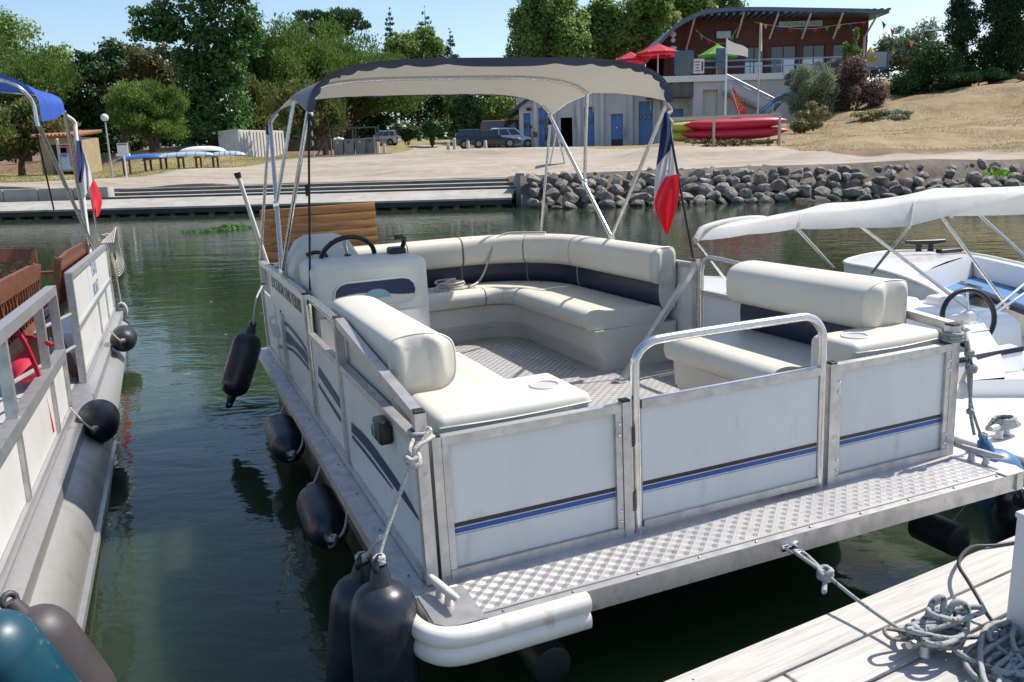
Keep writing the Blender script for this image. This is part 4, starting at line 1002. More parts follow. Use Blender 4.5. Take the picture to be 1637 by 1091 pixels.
# benches of slatted red brown wood
def bench_obj(label, org, rz, ln, group='wooden benches on the left boat', lattice=True):
    """local: sitter looks to -y, backrest at y=0, width along x"""
    t = thing('wooden_bench', label, 'bench', org, FLB, rz, group)
    ht = .93
    for x in (-ln/2, ln/2):
        MB().prism([(x-.02, .0, .40), (x-.02, .055, .40), (x-.02, .14, ht-.03), (x-.02, .10, ht)], (.04, 0, 0)).build('back_post', 'redwood', t)
        MB().prism([(x-.02, -.02, .40), (x-.02, .055, .40), (x-.02, .16, .0), (x-.02, .10, .0)], (.04, 0, 0)).build('leg', 'redwood', t)
        MB().span((x-.02, -.48, 0), (x+.02, -.43, .62)).build('leg', 'redwood', t)
        MB().rbox((x, -.24, .635), (.055, .56, .03), .012, 2).build('arm', 'redwood', t, 40)
        MB().span((x-.018, -.43, .33), (x+.018, .02, .39)).build('side_rail', 'redwood', t)
    for k in range(5): MB().rbox((0, -.43+k*.1, .405), (ln+.02, .085, .022), .005, 2).build('slat', 'redwood', t, 40)
    MB().prism([(-ln/2, .102, ht-.11), (ln/2, .102, ht-.11), (ln/2, .118, ht-.01), (ln*.3, .122, ht+.012), (-ln*.3, .122, ht+.012), (-ln/2, .118, ht-.01)], (0, .028, 0)).build('top_rail', 'redwood', t)
    MB().span((-ln/2, .062, .50), (ln/2, .09, .56)).build('lower_rail', 'redwood', t)
    def at_(x, z): return Vector((x, .075+(z-.55)*.13, z))
    n = max(3, int(ln/.42)); w_ = ln/n
    for k in range(1, n): MB().bar(at_(-ln/2+k*w_, .55), at_(-ln/2+k*w_, ht-.1), .03, .02, up=(0, 1, 0)).build('back_slat', 'redwood', t)
    for k in range(n):
        x0 = -ln/2+k*w_+.02; x1 = x0+w_-.04; z0, z1 = .56, ht-.105
        m = 4
        for i in range(-m, m):
            for sgn in (1, -1):
                # lattice strips clipped to the bay
                hgt = z1-z0; wd = x1-x0; o = i*wd/m*1.0+.03
                pa = [x0+o, z0]; pb = [x0+o+hgt*1.0, z1]
                if pa[0] < x0: pa = [x0, z0+(x0-pa[0])]
                if pb[0] > x1: pb = [x1, z1-(pb[0]-x1)]
                if pb[0]-pa[0] < .04 or pb[1]-pa[1] < .04: continue
                if sgn < 0: pa[0], pb[0] = x0+x1-pa[0], x0+x1-pb[0]
                d = Vector((0, .006*sgn, 0))
                MB().bar(at_(*pa)+d, at_(*pb)+d, .026, .011, up=(0, 1, 0)).build('lattice_strip', 'redwood', t)
    return t
bench_obj('wooden bench nearest the viewer along the fence of the left boat', (-.27, -1.55, 0), -PI/2, 2.3)
bench_obj('wooden bench standing crosswise with its lattice back to the far fence', (-1.18, 1.75, 0), 0, 1.45)
bench_obj('wooden bench along the far fence behind the lettered panel', (-.20, 1.42, 0), -PI/2, 2.5)
# red cloths and straps on the near bench
def blob(label, c, s, seed, name='red_cushion', cat='cushion'):
    rr = random.Random(seed); b = MB(); b.ball((0, 0, 0), 1, 14, 9)
    b.v = [((x*s[0])*(1+.18*noise.noise(Vector((x*2, y*2, z*2+seed)))), y*s[1]*(1+.18*noise.noise(Vector((x*2+9, y*2, z*2+seed)))), z*s[2]) for x, y, z in b.v]
    o = b.build(name, 'redcloth', None, 70); tag(o, label, cat, 'red cushions on the benches', FLB @ Matrix.Translation(c)); return o
blob('large crumpled red cushion on the near bench of the left boat', tuple(LB(46, 585, x=-.36)), (.13, .36, .11), 1)
blob('small red cushion on the crosswise bench of the left boat', (-.75, 1.5, .47), (.13, .12, .07), 2)
blob('red cushion at the left end of the crosswise bench', (-1.45, 1.45, .47), (.26, .16, .07), 3)
stp = thing('red_straps', 'red straps trailing over the rail of the left boat', 'straps', (-.05, -1.9, .6), FLB)
for P in ([(-.3, .4, -.1), (-.15, .3, .0), (.0, .2, .0), (.10, .1, -.04)], [(-.25, -.1, -.05), (-.05, -.15, .12), (.03, -.1, -.1), (.045, -.02, -.38), (.05, .0, -.50)], [(-.3, .2, .02), (-.2, .05, .05), (-.12, .2, .0)]):
    MB().tube(smooth_path(P, 6), .012, 6).build('strap', 'redcloth', stp, 60)
MB().rbox((-.18, .35, .02), (.05, .14, .05), .02, 3).build('buckle', 'pvc', stp, 50)
MB().rbox((-.22, -.25, .0), (.05, .14, .05), .02, 3).build('buckle', 'pvc', stp, 50)
# blue awning: hoops and cloth
pA, pB_ = LB(140, 375, x=0), LB(57, 190, x=-.03)
p2t = LB(103, 178, x=.02)
lp(MB().tube([LB(150, 398, x=-.01), pB_], .0155, 10), 'awning_pole', 'tube', 60)
lp(MB().tube([LB(141, 390, x=-.02), p2t], .0155, 10), 'awning_pole', 'tube', 60)
rows = []
for k, (y, zt, ze) in enumerate(((-.62, 2.20, 1.85), (-.15, 2.215, 1.90), (.3, 2.235, 1.95), (.7, 2.25, 2.01), (1.08, 2.27, 2.075))):
    row = []
    for i in range(25):
        a = PI*i/24; c, s_ = math.cos(a), math.sin(a)
        sway = .03*math.sin(i*1.3+k)
        row.append(Vector((-1.05+math.copysign(abs(c)**.55, c)*1.08, y+sway, ze+(zt-ze)*abs(s_)**.5)))
    rows.append(row)
pts0 = [S(u, v, 6) for u, v in ()]
fine = []
for k in range(len(rows)-1):
    for q in range(6):
        t = q/6; dip = -.035*math.sin(PI*t); fine.append([a.lerp(b, t)+Vector((0, 0, dip*(abs(math.sin(PI*i/24))**.3))) for i, (a, b) in enumerate(zip(rows[k], rows[k+1]))])
fine.append(rows[-1])
lp(MB().grid(fine), 'awning', 'bluecanvas', 70)
for k in (0, 4): lp(MB().tube([Vector((-1.05+(p.x+1.05)*.975, p.y, p.z-.03)) for p in rows[k]], .013, 8), 'awning_hoop', 'tube', 60)
lp(MB().tube([LB(54, 192, x=-.06), LB(86, 335, x=-.06)], .006, 6), 'awning_strap', 'strap', 60)
# its flag
f0, f1 = LB(143, 402, x=-.04), LB(119, 196, x=-.04)
f2 = LB(119, 193, x=-.04)
fg = thing('flag', 'french tricolour drooping from a white staff on the left boat', 'flag', f0, FLB)
MB().tube(smooth_path([Vector((0, 0, -.05)), vl((0, 0, 0), f1-f0, .5), vl((0, 0, 0), f1-f0, .9), f1-f0+Vector((.0, 0, 0)), f1-f0+Vector((-.06, -.1, .06))], 5), .020, 10).build('staff', 'pvc', fg, 60)
MB().tube([LB(158, 385, x=-.04)-f0, LB(127, 215, x=-.04)-f0], .009, 8).build('rod', 'tube', fg, 60)
def lcloth(name, m, lt, rt, d0, sd): cloth(name, m, lt, rt, d0, sd, parent=fg, org=f0, F=lambda u, v, y: LB(u, v, x=-.04+(y-2.0)), yb=2.0, amp=.02)
lcloth('blue_band', 'flagblue', [(122, 225), (121, 262), (123, 293)], [(129, 225), (135, 262), (131, 292)], .03, 0)
lcloth('white_band', 'flagwhite', [(129, 232), (133, 270), (136, 315)], [(131, 232), (143, 268), (148, 290)], .02, 1)
lcloth('red_band', 'flagred', [(142, 292), (145, 320), (150, 348)], [(149, 284), (163, 318), (158, 346)], .0, 2)
# rope coil on its corner
rc = thing('rope', 'grey rope coiled over the far corner post of the left boat', 'rope', (.02, Y1, HF), FLB)
m_ = MB()
for k in range(7):
    o = .021*k
    m_.tube(smooth_path([(-.04+o, -.25, .02), (.0+o, -.05, .06+o), (.05+o*.6, .05, .0), (.09+o*.5, .03, -.16-o), (.07, -.03, -.22-o*1.3), (.04, -.08, -.12)], 4), .0075, 6)
m_.tube(smooth_path([(-.02, .02, .1), (.03, .04, .0), (.05, .05, -.3), (.07, .05, -.76)], 4), .010, 6)
knot(m_, (.0, .0, .09), .010, .04, 3)
m_.tube([(.07+math.cos(k*PI/6)*.05, .03, -.82+math.sin(k*PI/6)*.09) for k in range(12)], .02, 7, closed=True)
m_.build('coil', 'rope', rc, 60)
def lf(label, m, u, v, y, r, ln, x=None, dz=0):
    c = LB(u, v, y=y); a = c; b = c+Vector((.0, ln, dz))
    fender(label, m, a, b, r, FLB, [[a, a+Vector((-.05, .0, .06)), a+Vector((-.12, .03, .16))]])
lf('grey black fender at the far end of the left boat, rope on its end', 'rubber', 196, 548, 1.4, .115, .5)
lf('black fender bulging from the side of the left boat halfway along', 'rubber', 152, 690, -1.45, .125, .5)
tf = LB(56, 992, y=-4.22)
fender('teal fender at the lower left corner beside the near hull', 'teal', tf+Vector((-.17, -.05, .10)), tf+Vector((.05, .0, -.46)), .125, FLB)
fender('worn grey fender half hidden behind the teal one at the lower left', 'greyfender', tf+Vector((-.10, .22, -.02)), tf+Vector((.12, .20, -.55)), .115, FLB)

# ------------------------------------------------------------ small boats on the right
def hull(name, label, st, zs, m='gelcoat', stripe=None, F=FL):
    """st: list of (left point, right point) plan stations bow to stern; zs: gunwale heights"""
    org = Vector((sum(p[0][0]+p[1][0] for p in st)/2/len(st), sum(p[0][1]+p[1][1] for p in st)/2/len(st), 0))
    t = thing(name, label, 'boat', org, F)
    secs = []
    for (l, r), z in zip(st, zs):
        l = Vector((*l, 0))-org; r = Vector((*r, 0))-org; c = (l+r)/2
        P = []
        for k, zz in ((1.0, z), (.985, z-.12), (.93, .12), (.75, -.12), (.0, -.22), (-.75, -.12), (-.93, .12), (-.985, z-.12), (-1.0, z)):
            q = c+(r-c)*k; P.append(Vector((q.x, q.y, zz)))
        secs.append(P)
    b = MB(); b.loft(secs, closed=False)
    n = 9
    b.add([p for p in secs[-1]], [tuple(range(9))]); b.add([p for p in secs[0]], [tuple(range(8, -1, -1))])
    b.build('hull', m, t, 50)
    edge = [s[8] for s in secs[::-1]]+[s[0] for s in secs]
    MB().tube(smooth_path(edge, 4), .022, 8).build('rub_strake', 'pvc', t, 60)
    return t, org, secs
def V2(u, v, z): p = L(u, v, z=z); return (p.x, p.y)
# open day boat: bow away from the dock
bowL, bowR = V2(1377, 416, .5), V2(1425, 394, .55)
st = [((6.55, 4.95), (7.55, 5.35)), ((6.25, 4.2), (7.95, 4.95)), ((5.85, 3.4), (7.9, 4.3)), ((5.3, 2.55), (7.5, 3.4)), ((4.55, 1.75), (6.9, 2.3)), ((3.9, 1.15), (6.2, 1.1)), ((3.5, .85), (5.4, .1))]
zs = [.50, .52, .54, .54, .53, .50, .46]
DB, do, ds = hull('day_boat', 'white open day boat with blue cushions and a black steering wheel at the right', st, zs)
# fore deck, inner coaming, floor, cushions
def inner(k, sL, z):
    l, r = Vector((*st[k][0], 0))-do, Vector((*st[k][1], 0))-do
    return l.lerp(r, sL)+Vector((0, 0, z))
rows = [[inner(k, s, zs[k]+.03*math.sin(PI*s)) for s in (0, .15, .35, .5, .65, .85, 1)] for k in (0, 1)]
MB().grid(rows).build('fore_deck', 'gelcoat', DB, 60)
rows = [[inner(1, s, zs[1]+.03*math.sin(PI*s)) for s in (0, .15, .35, .5, .65, .85, 1)], [inner(2, s, zs[2]+d) for s, d in ((.0, 0), (.12, .005), (.3, .04), (.5, .05), (.7, .04), (.88, .005), (1, 0))]]
MB().grid(rows).build('fore_deck', 'gelcoat', DB, 60)
for s0, s1, nm in ((0, .10, 'side_deck'), (1, .90, 'side_deck')):
    MB().grid([[inner(k, s0, zs[k]) for k in range(2, 7)], [inner(k, s1, zs[k]+.012) for k in range(2, 7)]]).build(nm, 'gelcoat', DB, 60)
    MB().grid([[inner(k, s1, zs[k]+.012) for k in range(2, 7)], [inner(k, s1*.96+.02, .05) for k in range(2, 7)]]).build('inner_side', 'gelcoat', DB, 60)
MB().grid([[inner(2, s, zs[2]+.03) for s in (.1, .5, .9)], [inner(2, s, .05)+Vector((-.12, -.15, 0)) for s in (.1, .5, .9)]]).build('bulkhead', 'gelcoat', DB, 60)
MB().grid([[inner(k, .05, .06) for k in range(2, 7)], [inner(k, .95, .06) for k in range(2, 7)]]).build('cockpit_floor', 'cream2', DB)
for a, b, k0, k1 in ((.68, .94, 2, 6), (.12, .70, 2, 2)):
    if k0 == k1: P = [inner(2, a, 0), inner(2, b, 0), inner(2, b, 0).lerp(inner(3, b, 0), .5), inner(2, a, 0).lerp(inner(3, a, 0), .5)]
    else: P = [inner(k0, a, 0)+Vector((-.1, -.12, 0)), inner(k0, b, 0)+Vector((-.1, -.12, 0)), inner(4, b, 0), inner(k1, b, 0), inner(k1, a, 0), inner(4, a, 0)]
    MB().prism([p+Vector((0, 0, .06)) for p in P], (0, 0, .20)).build('seat_box', 'cream2', DB)
    MB().prism([p+Vector((0, 0, .262)) for p in P], (0, 0, .07)).build('cushion', 'bluecush', DB)
    MB().tube([p+Vector((0, 0, .30)) for p in P], .045, 8, closed=True).build('cushion_edge', 'navy', DB, 60)
bc = L(1478, 402, z=.58)-do
cleat(bc, (1, -.4, 0), DB, 2.2, 'black'); MB().rbox(bc+Vector((.25, -.12, 0)), (.34, .10, .05), .02, 3).build('anchor_locker', 'black', DB, 50)
cn = L(1500, 520, z=.42)-do
MB().loft([[cn+Vector((x*k, y*k, z)) for x, y in ((-.34, -.42), (.34, -.42), (.38, .42), (-.30, .42))] for z, k in ((-.36, 1.1), (.05, 1), (.12, .85), (.15, .6))]).build('console', 'gelcoat', DB, 40)
MB().rbox(cn+Vector((-.15, .28, .12)), (.34, .22, .14), .05, 4).build('console_pod', 'gelcoat', DB, 50)
MB().rbox(cn+Vector((.12, .05, .14)), (.26, .22, .16), .05, 4).build('console_pod', 'gelcoat', DB, 50)
wc = L(1548, 508, z=.62)-do; wa = Vector((-.28, -.94, .22)).normalized(); e1 = wa.cross(Vector((0, 0, 1))).normalized(); e2 = wa.cross(e1)
RW = .19
sw = MB().tube([wc+(e1*math.cos(2*PI*k/28)+e2*math.sin(2*PI*k/28))*RW for k in range(28)], .017, 10, closed=True).build('steering_wheel', 'black', DB, 60)
for a in (.5, .5+2*PI/3, .5+4*PI/3): MB().bar(wc, wc+(e1*math.cos(a)+e2*math.sin(a))*RW, .013, .008).build('spoke', 'chrome', sw)
MB().lathe([(0, .05), (.05, .05), (.09, .03)], wc-wa*.04, wc+wa, 14).build('hub', 'gelcoat', sw, 50)
MB().tube([wc-wa*.03, wc-wa*.22], .03, 10).build('column', 'gelcoat', sw, 60)
# low white tender between the two, sterns to the dock
st2 = [((4.62, 5.15), (4.80, 5.05)), ((4.2, 4.4), (4.95, 4.55)), ((3.75, 3.2), (4.75, 3.3)), ((3.3, 2.0), (4.4, 1.9)), ((2.95, 1.0), (4.25, 1.05)), ((2.88, .55), (4.15, .62)), ((2.93, -.02), (4.1, .05))]
zs2 = [.44, .45, .44, .41, .38, .345, .335]
TB, to_, ts = hull('tender', 'low white boat with a folding white sunshade lying right of the pontoon boat', st2, zs2)
def in2(k, s, z):
    l, r = Vector((*st2[k][0], 0))-to_, Vector((*st2[k][1], 0))-to_
    return l.lerp(r, s)+Vector((0, 0, z))
MB().grid([[in2(k, s, zs2[k]+.02*math.sin(PI*s)) for s in (0, .25, .5, .75, 1)] for k in (0, 1, 2)]).build('fore_deck', 'gelcoat', TB, 60)
MB().grid([[in2(k, s, zs2[k]+.0) for s in (0, .5, 1)] for k in (4, 5, 6)]).build('stern_deck', 'gelcoat', TB, 60)
for s0, s1 in ((0, .14), (1, .86)): MB().grid([[in2(k, s0, zs2[k]) for k in (2, 3, 4)], [in2(k, s1, zs2[k]+.02) for k in (2, 3, 4)], [in2(k, s1, .05) for k in (2, 3, 4)]]).build('side_deck', 'gelcoat', TB, 40)
MB().grid([[in2(4, s, zs2[4]) for s in (0, .5, 1)], [in2(4, s, zs2[4]+.13)+Vector((.02, .05, 0)) for s in (0, .5, 1)], [in2(4, s, zs2[4]+.14)+Vector((.03, .14, 0)) for s in (0, .5, 1)], [in2(4, s, .05)+Vector((.04, .2, 0)) for s in (0, .5, 1)]]).build('coaming', 'gelcoat', TB, 40)
MB().grid([[in2(k, .1, .06) for k in (2, 3, 4)], [in2(k, .9, .06) for k in (2, 3, 4)]]).build('cockpit_floor', 'cream2', TB)
MB().bar(in2(4, 0, zs2[4]+.128)+Vector((.02, .045, .0)), in2(4, 1, zs2[4]+.128)+Vector((.02, .045, 0)), .016, .03).build('navy_strip', 'navy', TB)
cl2 = L(1602, 697, z=.345)-to_; cleat(cl2, (.8, .2, 0), TB, 1.3)
m_ = MB()
for k in range(5): m_.tube([cl2+Vector((math.cos(q*PI/6)*(.11-.012*k), math.sin(q*PI/6)*.035, .05+.01*k)) for q in range(12)], .009, 6, closed=True)
m_.build('rope_turns', 'ropeblue', TB, 60)
# sunshade, low over the tender
zc = 1.26
n0, n1, n2, n3 = L(1112, 385, z=zc), L(1273, 366, z=zc), L(1453, 362, z=zc-.02), None
n3 = n2+(n2-n1)*2.3+Vector((0, 0, .02))
dep = Vector((.91, .42, 0)).normalized()*1.0
rows = []
for p, hgt in ((n0, .085), (n0.lerp(n1, .5), .10), (n1, .14), (n1.lerp(n2, .5), .165), (n2, .235), (n2.lerp(n3, .5), .24), (n3, .24)):
    row = []
    for i in range(17):
        a = i/16; s = math.sin(PI*a)**.5
        cut = 0 if len(rows) < 5 else (.25, .30)[len(rows)-5]
        aa = lerp(cut, 1, a); s = math.sin(PI*aa)**.24 if 0 < aa < 1 else 0
        row.append(p+dep*aa+Vector((0, 0, hgt*s))-to_)
    rows.append(row)
fine = []
for k in range(len(rows)-1):
    for q in range(6):
        t = q/6; fine.append([a.lerp(b, t)+Vector((0, 0, -.007*math.sin(PI*t))) for i, (a, b) in enumerate(zip(rows[k], rows[k+1]))])
fine.append(rows[-1])
sh = MB().grid(fine).build('sunshade', 'whitecanvas', TB, 70)
for r in (rows[0], rows[2], rows[4]): MB().tube([p-Vector((0, 0, .012)) for p in r], .012, 8).build('sunshade_hoop', 'pvc', TB, 60)
MB().tube(rows[0], .022, 8).build('sunshade_roll', 'whitecanvas', TB, 60)
for (u, v, z), (u2, v2, z2) in (((1275, 366, 1.25), (1332, 428, .62)), ((1376, 362, 1.22), (1570, 510, .52)), ((1453, 362, 1.23), (1394, 436, .62)), ((1500, 340, 1.30), (1612, 492, .50)), ((1556, 335, 1.26), (1650, 420, .70)), ((1640, 452, .62), (1560, 520, .5)), ((1640, 468, .6), (1585, 505, .52)), ((1113, 388, 1.16), (1172, 462, .46))):
    MB().tube([L(u, v, z=z)-to_, L(u2, v2, z=z2)-to_], .0125, 8).build('sunshade_pole', 'tube', TB, 60)
# ------------------------------------------------------------ far bank: buildings
M['render'] = mat('grey_render', (.56, .56, .555), .9, col2=(.48, .48, .475), scale=.7, stretch=(1, 1, .25), bump=(12, .2, .01), spots=((.20, .20, .20), 1.1, .60, .82))
M['bluedoor'] = mat('blue_door_paint', (.075, .21, .46), .5, col2=(.065, .18, .41), scale=2, rand=.08)
M['bluerail'] = mat('blue_rail_paint', (.06, .17, .36), .5)
M['darkopen'] = mat('interior_shade', (.012, .012, .013), .9)  # near-black sheets stand in for the shade inside the doorway and the hut
M['redclad'] = mat('red_brown_cladding', (.125, .036, .018), .75, col2=(.085, .024, .013), scale=2.2, stretch=(.4, .4, 5), bump=(9, .3, .02))
M['roofmetal'] = mat('blue_grey_roof', (.10, .14, .20), .5, .3, col2=(.13, .16, .20), scale=2)
M['rooftile'] = mat('dark_roof', (.055, .055, .065), .7)
M['glass'] = mat('window_glass', (.03, .04, .045), .06, 0, spec=.9)
M['blind'] = mat('pale_blind', (.72, .74, .74), .6)
M['steelgrey'] = mat('galvanised_steel', (.42, .43, .44), .5, .5)
M['timberpole'] = mat('bleached_pole', (.50, .44, .38), .7)
M['redfab'] = mat('red_parasol_cloth', (.62, .03, .06), .75, trans=.35)
M['greenfab'] = mat('green_parasol_cloth', (.16, .38, .05), .75, trans=.35)
M['yellowfab'] = mat('yellow_parasol_cloth', (.75, .50, .02), .75, trans=.35)
M['bluefab'] = mat('blue_pennant', (.03, .09, .35), .75, trans=.3)
M['whitefab'] = mat('white_flag_cloth', (.74, .72, .66), .75, trans=.3)
M['signwhite'] = mat('sign_white', (.74, .73, .72), .5)
M['signpink'] = mat('sign_red_print', (.50, .10, .10), .5)
M['signteal'] = mat('sign_pale_teal', (.42, .52, .48), .5)
M['signgreen'] = mat('sign_green_print', (.02, .10, .07), .5)
M['kred'] = mat('red_kayak_plastic', (.52, .012, .045), .35, col2=(.44, .012, .04), scale=2)
M['kyel'] = mat('lime_kayak_plastic', (.42, .44, .05), .4, col2=(.36, .38, .05), scale=2)
M['ochre'] = mat('ochre_block', (.38, .30, .18), .9, col2=(.31, .24, .15), scale=3, bump=(8, .4, .02))
M['clay'] = mat('clay_tile', (.34, .15, .085), .85, rand=.15)
M['contwhite'] = mat('white_container', (.76, .75, .71), .6, col2=(.70, .68, .63), scale=1.4, spots=((.36, .22, .13), 2.5, .64, .8))
M['hullblue'] = mat('blue_boat_hull', (.05, .14, .40), .4)
M['hullpale'] = mat('pale_blue_hull', (.42, .52, .62), .4, col2=(.36, .46, .56), scale=2)
M['bin'] = mat('grey_bin_plastic', (.13, .14, .15), .5, rand=.25)
M['bag'] = mat('white_bag', (.66, .62, .62), .6)
M['lampglobe'] = mat('opal_globe', (.66, .64, .60), .35)
M['bark'] = mat('grey_bark', (.13, .095, .07), .95, col2=(.075, .055, .042), scale=5, stretch=(3, 3, .7), bump=(7, .8, .03))
M['redbark'] = mat('pine_bark', (.17, .095, .06), .95, col2=(.09, .05, .035), scale=5, stretch=(3, 3, .7), bump=(7, .8, .03))
LB_ = 1.75
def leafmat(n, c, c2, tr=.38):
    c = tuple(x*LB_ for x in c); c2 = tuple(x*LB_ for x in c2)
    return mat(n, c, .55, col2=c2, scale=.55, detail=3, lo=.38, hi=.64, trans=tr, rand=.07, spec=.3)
M['lf_pine'] = leafmat('pine_needles', (.050, .094, .020), (.092, .142, .030), .42)
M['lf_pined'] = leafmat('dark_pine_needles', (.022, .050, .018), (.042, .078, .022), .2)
M['lf_pineb'] = leafmat('olive_pine_needles', (.055, .090, .025), (.125, .115, .038))
M['lf_plane'] = leafmat('plane_leaves', (.034, .086, .024), (.072, .135, .042))
M['lf_pop'] = leafmat('poplar_leaves', (.095, .155, .038), (.16, .22, .06), .46)
M['lf_light'] = leafmat('light_leaves', (.085, .145, .030), (.15, .205, .05))
M['lf_con'] = leafmat('spruce_needles', (.030, .062, .034), (.055, .092, .042), .15)
M['lf_cyp'] = leafmat('cypress_scales', (.012, .032, .014), (.028, .052, .018), .12)
M['lf_hedge'] = leafmat('hedge_leaves', (.020, .052, .016), (.042, .08, .024), .18)
M['lf_silver'] = leafmat('silver_leaves', (.10, .13, .085), (.16, .19, .12))
M['lf_purple'] = leafmat('purple_leaves', (.085, .045, .045), (.14, .10, .075))
M['lf_dryshrub'] = leafmat('dry_shrub_leaves', (.10, .11, .045), (.22, .19, .09))
M['lf_brown'] = leafmat('rusty_leaves', (.035, .06, .022), (.11, .085, .035))
M['lf_lav'] = leafmat('lavender_leaves', (.12, .12, .14), (.10, .13, .07))
M['lf_reed'] = leafmat('reed_blades', (.12, .26, .03), (.19, .34, .05), .4)
M['lf_weed'] = leafmat('water_weed', (.035, .085, .02), (.065, .13, .03), .3)

def fx(u, f, z):
    """x of column u at distance f and height z"""
    lo, hi = -400, 1200
    for _ in range(50):
        m = (lo+hi)/2
        if S(u, m, f).z > z: lo = m
        else: hi = m
    return S(u, lo, f).x
# lower boat house
ZB0 = 2.45; FY = 67.0
xL, xR = fx(831, FY, 3.5), fx(1108, FY, 3.5)
bh_ = thing('boat_house', 'grey rendered boat house with tall blue doors facing the yard', 'building', ((xL+xR)/2, FY, ZB0))
bo = Vector(((xL+xR)/2, FY, ZB0))
def hb(mb, name, m, parent=bh_, org=bo, sm=0):
    mb.v = [tuple(Vector(p)-org) for p in mb.v]; return mb.build(name, m, parent, sm)
doors = [(838, 848, 181, 238, 'b'), (862, 874, 172, 238, 'b'), (897, 915, 188, 236, 'd'), (934, 950, 171, 236, 'b'), (977, 996, 182, 235, 's'), (1021, 1044, 162, 233, 'b')]
holes = []
for u0, u1, v0, v1, k in doors:
    a, b = S(u0, v1, FY), S(u1, v0, FY); holes.append((a.x, b.x, b.z, k))
ZT = 6.75
x = xL; wl = MB()
for a, b, zt, k in holes:
    wl.span((x, FY, ZB0-.6), (a, FY+.35, ZT)); wl.span((a, FY, zt), (b, FY+.35, ZT)); x = b
wl.span((x, FY, ZB0-.6), (xR, FY+.35, ZT)); wl.span((xL, FY+.35, ZB0-.6), (xL+.35, FY+10, ZT)); wl.span((xR-.3, FY+.35, ZB0-.6), (xR, FY+10, ZT))
hb(wl, 'wall', 'render')
for i, (a, b, zt, k) in enumerate(holes):
    if k == 'd':
        hb(MB().span((a-.3, FY+2.6, ZB0-.5), (b+.3, FY+2.7, zt+.2)), 'opening_shade', 'darkopen'); continue
    d = hb(MB().span((a, FY+.20, ZB0-.3), (b, FY+.27, zt)), 'door', 'bluedoor')
    n = 3
    if k == 'b':
        for q in range(3):
            c = lerp(a, b, (q+.5)/3); zc_ = lerp(ZB0, zt, .66)
            hb(MB().rbox((c, FY+.195, zc_), ((b-a)*.2, .03, .38), .05, 2), 'door_window', 'glass', d, bo)
        for z in np.linspace(ZB0+.6, zt-.25, 5): hb(MB().span((a+.01, FY+.192, z-.02), (b-.01, FY+.199, z+.02)), 'door_panel_joint', 'bluerail', d, bo)
    else:
        hb(MB().span((a+.03, FY+.19, ZB0-.2), (b-.03, FY+.199, ZB0+.62)), 'kick_panel', 'black', d, bo)
        hb(MB().ball(((a+b)/2, FY+.18, ZB0+1.5), .08, 8, 5), 'handle', 'chrome', d, bo)
for u in (856, 886, 925, 962, 1008, 1052):
    c = fx(u, FY, 4); zp = ZB0-.4
    hb(MB().prism([(c-.28, FY-.002, zp), (c+.28, FY-.002, zp), (c+.12, FY-.34, zp), (c-.12, FY-.34, zp)], (0, 0, ZT-zp)), 'pilaster', 'render')
# roof: dark slope falling to the left end
hb(MB().prism([(xL-1.0, FY-.35, 5.25), (xL-.75, FY-.35, 5.15), (xL+1.9, FY-.35, 6.95), (xL+1.7, FY-.35, 7.15)], (0, 11, 0)), 'roof', 'rooftile')
hb(MB().span((xL+1.8, FY-.3, ZT), (xR-3.2, FY+10, ZT+.22)), 'roof_slab', 'concretedark')
hb(MB().rbox((xL+.75, FY-.1, 5.55), (.35, .3, .22), .04, 2), 'wall_lamp', 'black')
for u in (948, 1003, 1040):
    c = fx(u, FY, 6); hb(MB().span((c-.04, FY-.05, 3.2 if u == 1003 else 5.2), (c+.04, FY-.003, ZT)), 'drain_pipe', 'steelgrey')
# terrace block on the right with retaining wall and stairs
tb = thing('terrace', 'grey concrete terrace block with stair between the boat house and the timber pavilion', 'terrace', (18, 66, 2.4)); to2 = Vector((18, 66, 2.4))
def tbp(mb, name, m, sm=0, parent=tb): return hb(mb, name, m, parent, to2, sm)
TF = 65.0; TZ = S(1120, 121, TF).z
x0, x1, x2 = fx(1108, TF, 5), fx(1160, TF, 5), fx(1300, TF, 6)
c1, c2 = S(1124, 144, TF), S(1148, 144, TF)
w3 = MB(); w3.span((x0, TF, 1.8), (c1.x, TF+8, TZ-.45)); w3.span((c2.x, TF, 1.8), (x2, TF+8, TZ-.45)); w3.span((c1.x, TF, c1.z), (c2.x, TF+8, TZ-.45))
tbp(w3, 'retaining_wall', 'render')
tbp(MB().span((c1.x-.2, TF+.6, 1.8), (c2.x+.2, TF+.7, c1.z+.1)), 'recess_door', 'cream2')
xT0 = fx(1040, TF, TZ)
tbp(MB().span((xT0, TF-.25, TZ-.45), (x2+3, TF+8.5, TZ)), 'slab', 'signwhite')
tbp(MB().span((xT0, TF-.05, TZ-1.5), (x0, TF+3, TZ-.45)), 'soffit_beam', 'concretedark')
b0, b1 = S(1070, 188, FY), S(1092, 174, FY)
hb(MB().span((b0.x, FY-.03, b0.z), (b1.x, FY-.005, b1.z)), 'blue_window', 'bluedoor')
